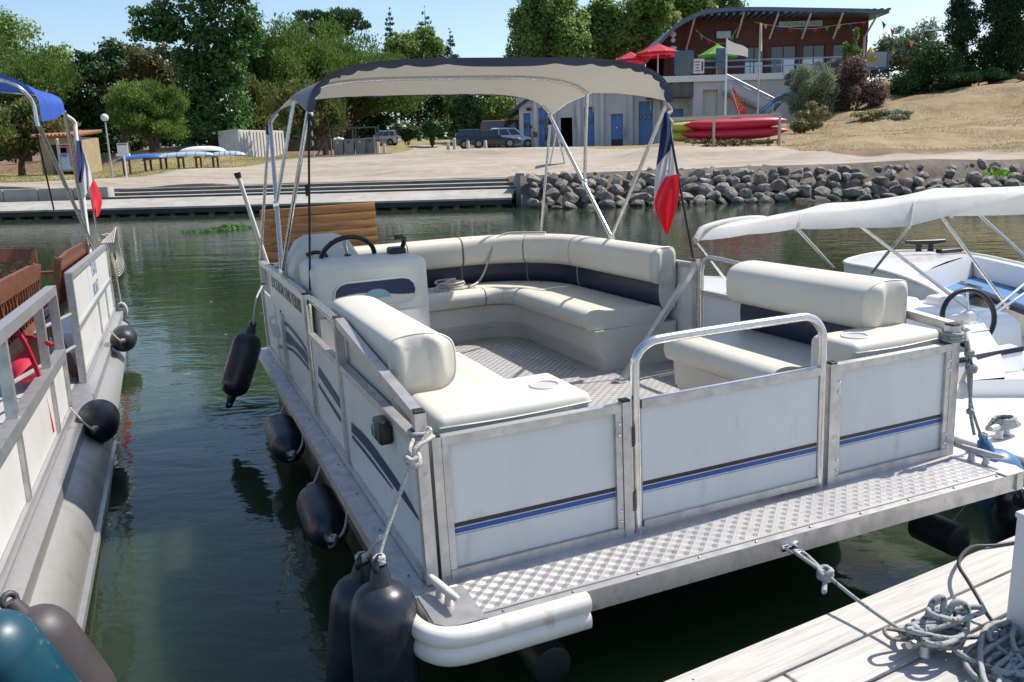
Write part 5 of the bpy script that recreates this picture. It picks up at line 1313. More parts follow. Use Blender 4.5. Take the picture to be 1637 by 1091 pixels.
# railings
def railing(P, hgt, parent=tb, org=to2, m='bluerail', posts=True):
    P = [Vector(p) for p in P]
    for z in (hgt, hgt*.55): hb(MB().tube([p+Vector((0, 0, z)) for p in P], .05, 6), 'handrail', m, parent, org, 60)
    for a, b in zip(P, P[1:]):
        n = max(1, int((b-a).length/1.8))
        for k in range(n+1): q = a.lerp(b, k/n); hb(MB().tube([q, q+Vector((0, 0, hgt))], .04, 6), 'rail_post', m, parent, org, 60)
railing([(x0+.6, TF, TZ), (x2+2.5, TF, TZ)], 1.0)
s0, s1 = S(1162, 120, 63.6), S(1238, 158, 62.6)
n = 12
for k in range(n):
    p = s0.lerp(s1, (k+.5)/n); tbp(MB().span((p.x-.16, p.y-.1, p.z-1.25), (p.x+.16, p.y+1.3, p.z-1.02)), 'stair_step', 'concrete')
for d in (0, 1.3):
    tbp(MB().tube([s0+Vector((0, d, 0)), s1+Vector((0, d, 0))], .07, 6), 'handrail', 'steelgrey', 60)
    tbp(MB().prism([s0+Vector((0, d, -1.0)), s1+Vector((0, d, -1.0)), s1+Vector((0, d, -.35)), s0+Vector((0, d, -.35))], (0, .05, 0)), 'stair_panel', 'steelgrey')
q0, q1, q2 = S(1214, 182, 60.5), S(1252, 152, 60.5), S(1281, 151, 60.5)
for d in (0, 1.2):
    tbp(MB().tube([p+Vector((0, d, 0)) for p in (q0, q1, q2)], .07, 6), 'handrail', 'bluerail', 60)
    tbp(MB().tube([p+Vector((0, d, -.42)) for p in (q0, q1, q2)], .05, 6), 'handrail', 'bluerail', 60)
tbp(MB().prism([q0+Vector((.3, .03, -.9)), q1+Vector((0, .03, -.55)), q2+Vector((-.1, .03, -.55)), q2+Vector((-.1, .03, -1.5)), q0+Vector((.3, .03, -1.7))], (0, .1, 0)), 'stair_panel', 'signwhite')
tbp(MB().tube([q2, q2-Vector((0, 0, 1.7))], .06, 6), 'rail_post', 'bluerail', 60)
tbp(MB().span((q1.x-.5, q1.y+.1, 3.0), (q2.x, q1.y+3, q2.z-1.5)), 'landing', 'concrete')
# timber pavilion
PF = 71.0
pv = thing('pavilion', 'red brown timber pavilion with curved blue grey roof on the hill', 'building', (22, PF, TZ)); po2 = Vector((22, PF, TZ))
def pp(mb, name, m, sm=0, parent=pv): return hb(mb, name, m, parent, po2, sm)
xl, xr = fx(1062, PF, 9), fx(1386, PF, 9.5); zt = S(1386, 22, PF).z
RP = [S(u, v, PF-2.2) for u, v in ((1036, 92), (1048, 76), (1064, 55), (1086, 35), (1110, 22), (1136, 15), (1180, 11.5), (1240, 11.5), (1300, 12.5), (1360, 13.5), (1422, 15))]
RP = smooth_path(RP, 3)
lo_ = [p-Vector((0, 0, .30 if p.x > RP[12].x else .36)) for p in RP]
pp(MB().loft([[a, b, b+Vector((0, 14, 0)), a+Vector((0, 14, 0))] for a, b in zip(RP, lo_)]), 'roof', 'roofmetal', 40)
for k in range(26):
    xx = lerp(RP[14].x, RP[-1].x, k/25); pp(MB().span((xx-.10, PF-2.24, RP[-1].z-.06), (xx+.10, PF+11.8, RP[-1].z+.10)), 'roof_rib', 'roofmetal')
# front wall following the roof line, with window openings
wins = [(1190, 1222), (1232, 1273), (1283, 1319), (1331, 1374)]
zw0, zw1 = S(1250, 117, PF).z, S(1250, 73, PF).z
def roof_z(x):
    xs_ = [p.x*(PF/(PF-2.2)) if False else p.x for p in lo_]; return float(np.interp(x, xs_, [p.z for p in lo_]))-.02
fw = MB(); cols = [xl]+[fx(u, PF, 9) for w__ in wins for u in w__]+[xr]
def wall_strip(a, b, z0):
    n = max(1, int((b-a)/.6)); top = [(lerp(a, b, k/n), PF, max(z0+.05, min(roof_z(lerp(a, b, k/n))+.1, 12.6))) for k in range(n+1)]
    fw.prism([(a, PF, z0), (b, PF, z0)]+top[::-1], (0, .3, 0))
for i in range(len(cols)-1):
    if i % 2 == 0: wall_strip(cols[i], cols[i+1], TZ-.3)
    else: wall_strip(cols[i], cols[i+1], zw1); fw.span((cols[i], PF, TZ-.3), (cols[i+1], PF+.3, zw0-.1))
fw.span((xr-.3, PF+.3, TZ-.3), (xr, PF+10, 12.3)); fw.span((xl, PF+9, TZ-1), (xr, PF+9.3, 12))
pp(fw, 'wall', 'redclad')
for k in range(14):
    xx = lerp(xl+.4, xr-.2, k/13); zz = min(roof_z(xx), 12.5)
    if not any(cols[i]-.1 < xx < cols[i+1]+.1 for i in range(1, len(cols)-1, 2)) and zz-TZ > 1: pp(MB().span((xx-.03, PF-.03, TZ), (xx+.03, PF-.002, zz)), 'cladding_batten', 'redclad')
for z in (zw1+.05, zw1+1.25): pp(MB().span((cols[1]-.4, PF-.05, z), (xr, PF-.003, z+.12)), 'cladding_rail', 'redclad')
for i in range(1, len(cols)-1, 2):
    a, b = cols[i], cols[i+1]
    o = pp(MB().span((a, PF+.12, zw0-.1), (a+.09, PF+.2, zw1)).span((b-.09, PF+.12, zw0-.1), (b, PF+.2, zw1)).span((a+.09, PF+.12, zw1-.09), (b-.09, PF+.2, zw1)).span(((a+b)/2-.04, PF+.12, zw0), ((a+b)/2+.04, PF+.2, zw1-.09)), 'window', 'redclad')
    pp(MB().span((a+.09, PF+.15, zw0), (b-.09, PF+.17, zw1-.09)), 'pane', 'glass', 0, o)
    hgt = (.42, .52, .5, .35)[i//2]
    pp(MB().span((lerp(a, b, .45 if i == 3 else .05), PF+.135, zw0), (b-.1, PF+.148, lerp(zw0, zw1, hgt))), 'blind', 'blind', 0, o)
for (u0, v0), (u1, v1) in (((1111, 27), (1097, 80)), ((1190, 18), (1178, 60)), ((1245, 20), (1230, 62)), ((1297, 20), (1282, 62)), ((1348, 20), (1332, 62)), ((1404, 22), (1382, 60))):
    pp(MB().tube([S(u0, v0, PF-2.0), S(u1, v1, PF-.2)], .085, 8), 'roof_strut', 'timberpole', 60)
pp(MB().tube([S(1382, 60, PF-.3), S(1380, 112, PF-.3)], .10, 8), 'roof_post', 'timberpole', 60)
# name sign
g0, g1 = S(1247, 43, PF-.4), S(1317, 32, PF-.4)
sn = pp(MB().span((g0.x, PF-.12, g0.z), (g1.x, PF-.06, g1.z)), 'name_sign', 'signteal')
t_ = text_mesh('lettering', 'LOCATION de BATEAUX', 1, 'signgreen', sn, basis((1, 0, 0), (0, 0, 1), Vector(((g0.x+g1.x)/2, PF-.124, (g0.z+g1.z)/2))-po2), fit=((g1.x-g0.x)*.94, (g1.z-g0.z)*.72), bold=.012)
e0, e1_ = S(1079, 77, PF-.3), S(1076, 55, PF-.3)
pp(MB().ball(e1_, .26, 10, 6, 0, (1, .3, 1)).ball(e1_-Vector((0, 0, .45)), .2, 10, 6, 0, (1, .3, 1)).ball(e1_-Vector((0, 0, 1.05)), .33, 10, 6, 0, (1, .3, .5)), 'wall_emblem', 'signwhite', 60)
pp(MB().span(tuple(S(1145, 62, PF-.1)-Vector((0, .1, 0))), tuple(S(1168, 50, PF-.1))), 'small_sign', 'signteal')
pp(MB().span(tuple(S(1380, 112, PF-1.5)), tuple(S(1420, 108, PF-1.4))), 'balcony_slab', 'bluerail')
for u in (1384, 1420): pp(MB().tube([S(u, 110, PF-1.5), S(u, 82, PF-1.5)], .05, 6), 'balcony_post', 'bluerail', 60)
pp(MB().span(tuple(S(1386, 108, PF-1.5)), tuple(S(1418, 83, PF-1.46))), 'balcony_screen', 'steelgrey')
# terrace furniture screens
for (u0, v0, u1, v1) in ((1079, 118, 1108, 82), (1145, 106, 1159, 78)):
    a, b = S(u0, v0, TF+.1), S(u1, v1, TF+.1)
    sc_ = thing('wind_screen', 'blue framed wind screen on the terrace edge '+('behind the red parasol' if u0 < 1100 else 'right of the green parasol'), 'screen', (a.x, TF+.1, TZ))
    o2 = Vector((a.x, TF+.1, TZ))
    for p, q in (((a.x, a.z), (a.x, b.z)), ((b.x, a.z), (b.x, b.z)), ((a.x, b.z), (b.x, b.z)), ((a.x, a.z+.4), (b.x, b.z-.1))):
        hb(MB().bar((p[0], TF+.1, p[1]), (q[0], TF+.1, q[1]), .08, .08, up=(0, 1, 0)), 'frame_bar', 'bluerail', sc_, o2)
    hb(MB().span((a.x+.05, TF+.09, TZ+.1), (b.x-.05, TF+.11, b.z-.05)), 'screen_sheet', 'glass', sc_, o2)
p0_, p1_ = S(1109, 118, TF-.4), S(1126, 94, TF-.4)
ts_ = thing('notice_board', 'white notice board with red print hung on the terrace rail', 'sign', (p0_.x, TF-.4, p0_.z)); o2 = Vector((p0_.x, TF-.4, p0_.z))
hb(MB().span((p0_.x, TF-.4, p0_.z), (p1_.x, TF-.35, p1_.z)), 'board', 'signwhite', ts_, o2)
for k, (a, b) in enumerate(((.1, .62), (.14, .55), (.2, .5), (.12, .6))): hb(MB().span((lerp(p0_.x, p1_.x, a), TF-.405, lerp(p1_.z, p0_.z, .16+k*.2)), (lerp(p0_.x, p1_.x, b), TF-.4005, lerp(p1_.z, p0_.z, .25+k*.2))), 'print_line', 'signpink', ts_, o2)
hb(MB().span((lerp(p0_.x, p1_.x, .74), TF-.405, lerp(p1_.z, p0_.z, .85)), (lerp(p0_.x, p1_.x, .9), TF-.4005, lerp(p1_.z, p0_.z, .2))), 'print_line', 'signgreen', ts_, o2)
def parasol(label, u, v, hw, m, f, drop, grp='parasols on the terrace'):
    top = S(u, v, f); r = hw*f/1352; base = Vector((top.x, f, TZ))
    t = thing('parasol', label, 'parasol', base, group=grp)
    n = 8; h = top.z-TZ; P = [(0, 0, h)]+[(r*math.cos(k*2*PI/n+.2), r*math.sin(k*2*PI/n+.2), h-drop) for k in range(n)]+[(r*1.0*math.cos(k*2*PI/n+.2), r*math.sin(k*2*PI/n+.2), h-drop-.2) for k in range(n)]
    MB().add(P, [(0, 1+k, 1+(k+1) % n) for k in range(n)]+[(1+k, 1+n+k, 1+n+(k+1) % n, 1+(k+1) % n) for k in range(n)]).build('canopy', m, t)
    MB().tube([(0, 0, 0), (0, 0, h)], .05, 8).build('pole', 'signwhite', t, 60)
    for k in range(n): MB().bar((0, 0, h-.12), P[1+k], .03).build('rib', 'signwhite', t)
parasol('red parasol on the terrace, the lower left one', 1008, 83, 26, 'redfab', 67.5, .62)
parasol('larger red parasol on the terrace at the pavilion corner', 1052, 70, 36, 'redfab', 66.5, .72)
parasol('green parasol on the terrace in front of the pavilion', 1147, 71, 32, 'greenfab', 67.5, .85)
parasol('yellow parasol at the right end of the pavilion', 1392, 75, 13, 'yellowfab', 70.0, .9)
# bunting
def bunting(label, pts, f0, f1, step, cols, sz=.33):
    P = [S(u, v, lerp(f0, f1, i/(len(pts)-1))) for i, (u, v) in enumerate(pts)]
    P = smooth_path(P, 12); t = thing('bunting', label, 'bunting', P[0])
    o = P[0]; MB().tube([p-o for p in P], .012, 4).build('cord', 'signwhite', t)
    acc = 0; k = 0
    for a, b in zip(P, P[1:]):
        acc += (b-a).length
        if acc > step:
            acc = 0; d = (b-a).normalized(); c = a-o
            MB().prism([c-d*sz*.5, c+d*sz*.5, c+Vector((0, -.03, -sz*1.15))], (0, .012, 0)).build('pennant', cols[k % len(cols)], t); k += 1
bunting('string of coloured pennants across the pavilion front under its sign', [(1207, 36), (1228, 40), (1252, 43), (1275, 46), (1300, 46), (1320, 43), (1350, 39), (1388, 35)], 69.6, 69.6, .95, ['yellowfab', 'bluefab', 'redfab', 'bluefab', 'redfab', 'greenfab'])
bunting('string of coloured pennants running from the pavilion roof to the cypresses', [(1403, 28), (1432, 52), (1462, 68), (1492, 80), (1515, 84)], 69, 66, .8, ['bluefab', 'redfab', 'greenfab', 'yellowfab', 'bluefab', 'redfab'], .45)
bunting('string of coloured pennants drooping inside the pavilion left arch', [(1112, 48), (1130, 62), (1150, 70), (1165, 66), (1178, 46)], 69.5, 69.5, .7, ['greenfab', 'redfab', 'yellowfab', 'bluefab'], .4)

# ------------------------------------------------------------ far bank: poles, signs, racks, boats
def ggz(p): return Vector((p.x, p.y, gz(p.x, p.y)))
def fpole(label, u, vb, vt, f, flag, m='signwhite'):
    b = S(u, vb, f); z1 = S(u, vt, f).z; zb = gz(b.x, f)
    t = thing('flagpole', label, 'flagpole', (b.x, f, zb)); h = z1-zb
    MB().tube([(0, 0, 0), (0, 0, h)], [.06, .045], 8).build('pole', m, t, 60)
    rows = []
    for i in range(9):
        s = i/8; row = []
        for j in range(6):
            q = j/5; x_, z_, y_ = flag(s, q); row.append(Vector((x_, y_, h+z_)))
        rows.append(row)
    MB().grid(rows).build('flag_cloth', 'whitefab', t, 180)
fpole('white flagpole with a white flag blowing right in front of the terrace', 1159, 190, 62, 50, lambda s, q: (.04+1.22*s, -.05-.78*q*(1-.45*s)-.62*s**1.3-.1*math.sin(s*5)*.5, .1*math.sin(s*7+q*2)))
fpole('grey mast with a limp white streamer near the terrace stair', 1211, 182, 37, 52, lambda s, q: (.02+.22*s*(.4+q*.6)*(1-.5*q), -.05-1.55*q, .06*math.sin(s*6+q*5)), 'timberpole')
# red feather banner
f = 47; b0, tp_ = S(1186, 226, f), S(1168, 136, f)
sl = thing('banner', 'red feather banner with yellow lettering leaning behind the kayak rack', 'banner', (b0.x, f, gz(b0.x, f))); o2 = Vector((b0.x, f, gz(b0.x, f)))
pl = [S(u, v, f)-o2 for u, v in ((1168, 137), (1173, 142), (1184, 160), (1194, 179), (1197, 226), (1182, 226), (1179, 181), (1173, 162))]
MB().prism(pl, (0, .03, 0)).build('sail', 'kred', sl)
a_, b_ = S(1171, 150, f)-o2, S(1188, 177, f)-o2
dv = (b_-a_).normalized(); up_ = Vector((-dv.z, 0, dv.x)); up_ = up_ if up_.z > 0 else -up_
text_mesh('lettering', 'CANOE', 1, 'yellowfab', sl, basis(dv, up_, (a_+b_)/2+Vector((0, -.006, 0))), fit=((b_-a_).length*.92, .26), bold=.01)
MB().tube([S(1197, 232, f)-o2, pl[0]], .02, 6).build('pole', 'signwhite', sl, 60)
# white A-board
c_ = S(891, 262, 42); zg = gz(c_.x, 42)
ab = thing('a_board', 'white folding A board standing on the gravel near the steps', 'sign', (c_.x, 42, zg))
for sx in (-1, 1):
    MB().prism([(sx*.36-.02, -.28, 0), (sx*.36+.02, -.28, 0), (sx*.02+.02, -.28, 1.48), (sx*.02-.02, -.28, 1.48)], (0, .56, 0)).build('board', 'signwhite', ab)
    MB().prism([(sx*.375, -.285, 0), (sx*.39, -.285, 0), (sx*.045, -.285, 1.5), (sx*.03, -.285, 1.5)], (0, .57, 0)).build('board_edge', 'signwhite', ab)
for k in range(5): MB().box((.315-.06*k, -.284, .25+.24*k), (.03, .006, .10)).build('print_line', 'steelgrey', ab)
# kayak rack and kayaks
f = 45
def rackbar(t, o2, a, b, w=.07, m='timberpole', nm='rack_bar'): return hb(MB().bar(a, b, w, w), nm, m, t, o2)
xa, xb = fx(1141, f, 2.9), fx(1246, f, 2.9); zb_, z2_ = gz(xa, f), gz(xb, f)
zt_ = S(1246, 183, f).z
kr = thing('kayak_rack', 'weathered timber rack holding red and lime kayaks by the path', 'rack', (xa, f, zb_)); o2 = Vector((xa, f, zb_))
xk0 = fx(1072, f, 2.9)
for x_ in (xk0, xa, xb):
    for y_ in (f, f+1.8): rackbar(kr, o2, (x_, y_, min(zb_, z2_)-.2), (x_, y_, zt_), .12)
for y_ in (f, f+1.8):
    rackbar(kr, o2, (xk0, y_, zt_-.05), (xb, y_, zt_), .11)
for x_ in (xk0, xa, xb):
    for z_ in (zt_-.78, zt_-1.28): rackbar(kr, o2, (x_, f-.1, z_-.28+.25), (x_, f+1.9, z_-.28+.25), .09)
for k in range(6):
    x_ = lerp(xk0+.3, xb-.3, k/5); rackbar(kr, o2, (x_, f+.6, min(zb_, z2_)-.2), (x_, f+.6, zt_-1.25), .06, 'steelgrey', 'rack_leg')
def kayak(label, u0, v0, u1, v1, f, m, r=.46, stripes=None):
    a, b = S(u0, v0, f), S(u1, v1, f); c = (a+b)/2; d = b-a; ln = d.length; d.normalize()
    up_ = Vector((0, 0, 1)); sd_ = d.cross(up_).normalized(); t = thing('kayak', label, 'kayak', c, group='kayaks on the rack'); secs = []
    for k in range(13):
        s = k/12*2-1; w_ = (1-abs(s)**3)**.6*r+.05; rise = .10*abs(s)**3; P = []
        for q in range(12):
            an = 2*PI*q/12; P.append(d*(s*ln/2)+sd_*(math.cos(an)*w_)+up_*(math.sin(an)*w_*.62+rise))
        secs.append(P)
    MB().loft(secs).build('kayak_hull', m, t, 60)
    MB().tube([d*(.42*math.cos(q*PI/8))+sd_*(.2*math.sin(q*PI/8))+up_*(r*.60) for q in range(16)], .03, 6, closed=True).build('cockpit_rim', 'black', t, 60)
    if stripes:
        for s in stripes:
            w_ = ((1-abs(s)**3)**.6*r+.054)
            MB().tube([d*(s*ln/2+.10*math.sin(an))+sd_*(-math.cos(an)*w_)+up_*(math.sin(an)*w_*.62+.1*abs(s)**3) for an in np.linspace(-.9, 1.2, 8)], .035, 5).build('stripe', 'black', t)
    return t
kayak('upper long red kayak at the front of the rack', 1093, 203, 1258, 195, f+.62, 'kred')
kayak('lower long red kayak at the front of the rack', 1089, 218, 1260, 211, f+.62, 'kred')
kayak('upper lime kayak with black stripes, ends left of the red ones', 1063, 206, 1165, 200, f+1.15, 'kyel', .42, (-.85, -.7, -.55))
kayak('lower lime kayak with black stripes, ends left of the red ones', 1061, 221, 1163, 214, f+1.15, 'kyel', .42, (-.85, -.7, -.55))
# street lamps
def lamp(label, u, vb, vt, f):
    b = S(u, vb, f); x_ = fx(u, f, b.z); zb = gz(b.x, f); t = thing('street_lamp', label, 'street lamp', (b.x, f, zb), group='globe lamps on the bank'); h = S(u-10, vt, f).z-zb
    MB().tube([(0, 0, 0), (0, 0, h)], [.06, .04], 8).build('lamp_post', 'steelgrey', t, 60)
    MB().ball((0, 0, h+.12), .20, 16, 10).build('lamp_globe', 'lampglobe', t, 180)
    MB().lathe([(0, .07), (.08, .09)], (0, 0, h-.1), (0, 0, h+1), 10).build('lamp_collar', 'black', t, 40)
lamp('globe lamp on the lawn left of the boat rack', 180, 285, 192, 46)
lamp('globe lamp between the white container and the bins', 502, 253, 186, 60)
# small white sign
f = 46; b = S(202, 280, f); o2 = Vector((b.x, f, gz(b.x, f)))
sg_ = thing('park_sign', 'small white sign on a post beside the globe lamp', 'sign', o2)
h0_ = S(195, 247, f).z-o2.z; h1_ = S(195, 229, f).z-o2.z
MB().tube([(0, 0, 0), (0, 0, h1_-.1)], .045, 8).build('post', 'signwhite', sg_, 60)
MB().span((-.29, -.06, h0_+.05), (.29, -.03, h1_)).build('board', 'signwhite', sg_)
MB().span((-.36, -.14, h0_-.1), (.36, -.03, h0_+.045)).build('ledge', 'signwhite', sg_)
MB().span((-.26, -.064, h1_-.12), (.26, -.0605, h1_-.03)).build('print_line', 'signpink', sg_)
# hut
f = 55; hx0, hx1 = fx(64, f, 3), fx(126, f, 3); hz = gz(hx0, f); ht = S(100, 217, f).z-hz
ht_ = thing('hut', 'small ochre block hut with a clay tile roof on the lawn', 'hut', ((hx0+hx1)/2, f, hz)); w_ = (hx1-hx0)/2
MB().span((-w_, 0, -.3), (-w_+.7, .3, ht-.1)).span((-w_, .3, -.3), (-w_+.3, 2.6, ht-.1)).span((w_-.35, 0, -.3), (w_, 2.6, ht-.1)).span((-w_, 2.6, -.3), (w_, 2.9, ht-.1)).span((-w_+.7, .0, ht-.55), (w_-.35, .3, ht-.1)).build('wall', 'ochre', ht_)
for k in range(9): MB().span((-w_, -.012, k*.27), (-w_+.7, -.001, k*.27+.02)).build('block_course', 'clay', ht_)
MB().add([(-w_-.2, -.35, ht-.1), (w_+.2, -.35, ht-.1), (w_+.2, 3.1, ht+.25), (-w_-.2, 3.1, ht+.25), (-w_-.2, -.35, ht), (w_+.2, -.35, ht), (w_+.2, 3.1, ht+.35), (-w_-.2, 3.1, ht+.35)], [(3, 2, 1, 0), (4, 5, 6, 7), (0, 1, 5, 4), (1, 2, 6, 5), (2, 3, 7, 6), (3, 0, 4, 7)]).build('roof', 'clay', ht_)
for k in range(12): xx = lerp(-w_-.15, w_+.15, k/11); MB().tube([(xx, -.42, ht+.0), (xx, 3.1, ht+.36)], .10, 6).build('roof_tile', 'clay', ht_, 60)
MB().span((-w_+.72, 2.0, -.3), (w_-.36, 2.05, ht-.3)).build('inside_shade', 'darkopen', ht_)
# notice frame
f = 47; a = S(98, 292, f); xn0, xn1 = fx(96, f, 2.4), fx(125, f, 2.4); zn = gz(xn0, f); hn = S(93, 224, f).z-zn
nb_ = thing('notice_board', 'steel framed notice panel standing in front of the ochre hut', 'notice board', (xn0, f, zn)); wn_ = xn1-xn0
for x_ in (0, wn_): MB().tube([(x_, 0, 0), (x_, 0, hn)], .075, 8).ball((x_, 0, hn), .09, 8, 5).build('post', 'steelgrey', nb_, 60)
for z_ in (hn-.25, hn-.75, .55): MB().tube([(0, 0, z_), (wn_, 0, z_)], .03, 6).build('cross_bar', 'steelgrey', nb_, 60)
MB().span((.08, -.01, .6), (wn_-.08, .02, hn-.78)).build('panel', 'hullpale', nb_)
MB().span((.1, -.016, hn-.7), (wn_-.1, -.0, hn-.32)).build('panel_top', 'signpink', nb_)
MB().span((.55*wn_, -.016, .75), (.9*wn_, -.0105, 1.5)).build('print_block', 'signpink', nb_)
MB().span((.12*wn_, -.016, 1.3), (.45*wn_, -.0105, 1.8)).build('print_block', 'bluerail', nb_)
# rowing boats stored on trestles
def shell(label, u0, v0, u1, v1, f0, f1, m, r, m2=None):
    a, b = S(u0, v0, f0), S(u1, v1, f1); c = (a+b)/2; d = (b-a); ln = d.length; d.normalize(); sd_ = d.cross(Vector((0, 0, 1))).normalized()
    t = thing('rowing_boat', label, 'rowing boat', c, group='boats laid keel up on trestles'); secs = []
    for k in range(15):
        s = k/14*2-1; w_ = (1-abs(s)**3)**.6*r+.04; P = []
        for q in range(9): an = PI*q/8; P.append(d*(s*ln/2)+sd_*(math.cos(an)*w_)+Vector((0, 0, math.sin(an)*w_*.55-.08*s*s)))
        secs.append(P)
    MB().loft(secs).build('boat_hull', m, t, 50)
    for k in range(1, 7 if m2 else 1):
        s = -.75+k*.25; w_ = ((1-abs(s)**3)**.6*r+.05)
        MB().tube([d*(s*ln/2)+sd_*(math.cos(an)*w_)+Vector((0, 0, math.sin(an)*w_*.55-.08*s*s)) for an in np.linspace(0, PI, 9)], .016, 5).build('hull_seam', m2, t)
shell('bright blue rowing boat at the left end of the trestles', 183, 258, 265, 250, 49.5, 50.2, 'hullblue', .42)
shell('pale blue rowing boat in the middle of the trestles', 225, 256, 345, 246, 50.3, 51, 'hullpale', .44, 'hullblue')
shell('pale blue rowing boat at the right end of the trestles', 325, 251, 394, 246, 51, 51.8, 'hullpale', .40, 'hullblue')
shell('white rowing boat lying behind the blue ones near the container', 284, 243, 362, 240, 53.5, 54, 'signwhite', .5)
for k, u in enumerate((203, 237, 262, 290, 318, 345)):
    fk = 49.8+k*.33; x_ = fx(u, fk, 2); z_ = gz(x_, fk)
    t = thing('trestle', ['first low timber trestle from the left, under the bright blue rowing boat', 'second low trestle from the left beside the white sign post', 'third low trestle from the left under the pale blue boat', 'fourth low trestle from the left under the pale blue boat', 'fifth low trestle from the left, second from the container', 'sixth low trestle, nearest the white container'][k], 'trestle', (x_, fk, z_), group='trestles under the rowing boats')
    hh = S(u, 252-k*.6, fk).z-z_-.12
    for y_ in (-.4, .4): MB().span((-.05, y_-.05, -.1), (.05, y_+.05, hh)).build('leg', 'redbark', t)
    MB().span((-.06, -.55, hh), (.06, .55, hh+.09)).build('beam', 'redbark', t)
# white container
C0, CL, CRt = S(405, 257, 71), S(360, 254, 75), S(456, 250, 75.5)
C0.x -= 1.0; zc0 = gz(C0.x, C0.y)-.05; hC = S(403, 207, 71).z-zc0
ct = thing('container', 'white shipping container with doors at the edge of the trees', 'container', (C0.x, C0.y, zc0))
vL = Vector((-2.1, 1.15, 0));  vR = Vector((fx(455, 75.6, 3.5)-C0.x, 4.6, 0))
MB().prism([Vector((0, 0, .1)), vR+Vector((0, 0, .1)), vR+vL+Vector((0, 0, .1)), vL+Vector((0, 0, .1))], (0, 0, hC-.1)).build('body', 'contwhite', ct)
nl_ = vL.normalized(); nr_ = vR.normalized(); oL = -nr_*.03
for k in range(5): p = vL*(.02+.24*k); MB().bar(p+oL+Vector((0, 0, .15)), p+oL+Vector((0, 0, hC-.05)), .07, .05, up=nr_).build('door_bar', 'contwhite', ct)
for z_ in (.15, hC-.06): MB().bar(oL+Vector((0, 0, z_)), vL+oL+Vector((0, 0, z_)), .07, .1).build('frame_rail', 'contwhite', ct)
for k in range(14): p = vR*((k+.5)/14)-nl_*.03; MB().bar(p+Vector((0, 0, .2)), p+Vector((0, 0, hC-.12)), .10, .05, up=nl_).build('corrugation', 'contwhite', ct)
# bins with their open frame
for k, (u0, u1) in enumerate(((535, 549), (552, 566), (569, 585), (586, 600))):
    f = 62+.2*k; a, b = S(u0, 249, f), S(u1, 226, f); zb = gz((a.x+b.x)/2, f); w_ = b.x-a.x; h_ = 1.08
    t = thing('wheelie_bin', ['dark grey bin heaped with white bags, leftmost of four', 'mid grey bin second from the left of four', 'pale grey bin third from the left of four', 'dark grey bin at the right end of the four'][k], 'bin', ((a.x+b.x)/2, f, zb+.1), group='four bins in a frame')
    MB().prism([(-w_*.42, -.3, 0), (w_*.42, -.3, 0), (w_*.5, -.36, h_), (-w_*.5, -.36, h_)], (0, .72, 0)).build('bin_body', 'bin', t)
    if k: MB().rbox((0, 0, h_+.03), (w_*1.06, .82, .07), .03, 2).build('lid', 'bin', t, 50)
    MB().rbox((0, -.375, h_*.86), (.16, .03, .16), .02, 2).build('emblem_plate', 'black' if k % 2 else 'steelgrey', t, 50)
    for sx in (-.3, .3): MB().lathe([(0, .09), (.05, .09)], (sx*w_-.02, .1, -.02), (sx*w_+1, .1, -.02), 10).build('wheel', 'black', t, 40)
    if k == 0:
        for q in range(3): o = MB().ball(((q-1)*.22, .05, h_+.06+.06*(q % 2)), .2, 9, 6, 0, (1, 1, .7)).build('rubbish_bag', 'bag', None, 60); tag(o, ['white rubbish bag at the left on the heaped bin', 'white rubbish bag on top of the heaped bin', 'white rubbish bag at the right on the heaped bin'][q], 'rubbish bag', 'bags on the bin', Matrix.Translation(t.matrix_world.translation))
f = 62.8; z_ = 2.3; xs_ = [fx(u, f, 3) for u in (529, 565, 602)]; bt = S(565, 204, f).z
fr_ = thing('bin_frame', 'thin open steel frame standing round the four bins', 'frame', (xs_[0], f, gz(xs_[0], f))); o2 = Vector((xs_[0], f, gz(xs_[0], f)))
for x_ in xs_:
    for y_ in (f, f+1.3): hb(MB().bar((x_, y_, z_-.2), (x_, y_, bt), .08), 'frame_post', 'darkmetal', fr_, o2)
for y_ in (f, f+1.3):
    hb(MB().bar((xs_[0], y_, bt), (xs_[2], y_, bt), .07), 'frame_rail', 'darkmetal', fr_, o2)
hb(MB().bar((xs_[0]-1.1, f-1.5, gz(xs_[0]-1, f-1.5)+.08), (xs_[2]+1.3, f-1.3, gz(xs_[2]+1, f-1.3)+.06), .12), 'kerb_beam', 'timberpole', fr_, o2)
hb(MB().bar((xs_[0]-.9, f-1, gz(xs_[0]-1, f)+.1), (xs_[0]-.3, f-.4, gz(xs_[0], f)+1.1), .09), 'leaning_bar', 'darkmetal', fr_, o2)
for k, (u, v0, v1, f) in enumerate(((604, 228, 248, 62), (614, 231, 248, 62.5), (716, 227, 241, 60.5), (726, 222, 240, 60.5), (748, 229, 240, 61), (776, 231, 240, 60.6))):
    a = S(u, v0, f); zb = gz(a.x, f)
    o = MB().lathe([(0, .13), (max(.5, a.z-zb), .11), (max(.52, a.z-zb)+.03, .07)], (0, 0, 0), (0, 0, 1), 10).build('wooden_bollard', 'timberpole', None, 40)
    tag(o, ['wooden bollard just right of the bins', 'wooden bollard second right of the bins', 'shorter wooden bollard left of the parked cars', 'taller wooden bollard left of the parked cars', 'wooden bollard behind the tail of the dark car', 'wooden bollard in front of the dark car'][k], 'bollard', 'wooden bollards edging the yard', Matrix.Translation((a.x, f, zb)))
bw = MB().span((0, 0, -.5), (fx(530, 80, 3)-fx(452, 80, 3), .5, 1.15)).build('brown_wall', 'soil'); tag(bw, 'low dark brown bank wall behind the globe lamp', 'wall', F=Matrix.Translation((fx(452, 80, 3), 80, gz(fx(490, 80, 3), 80))))
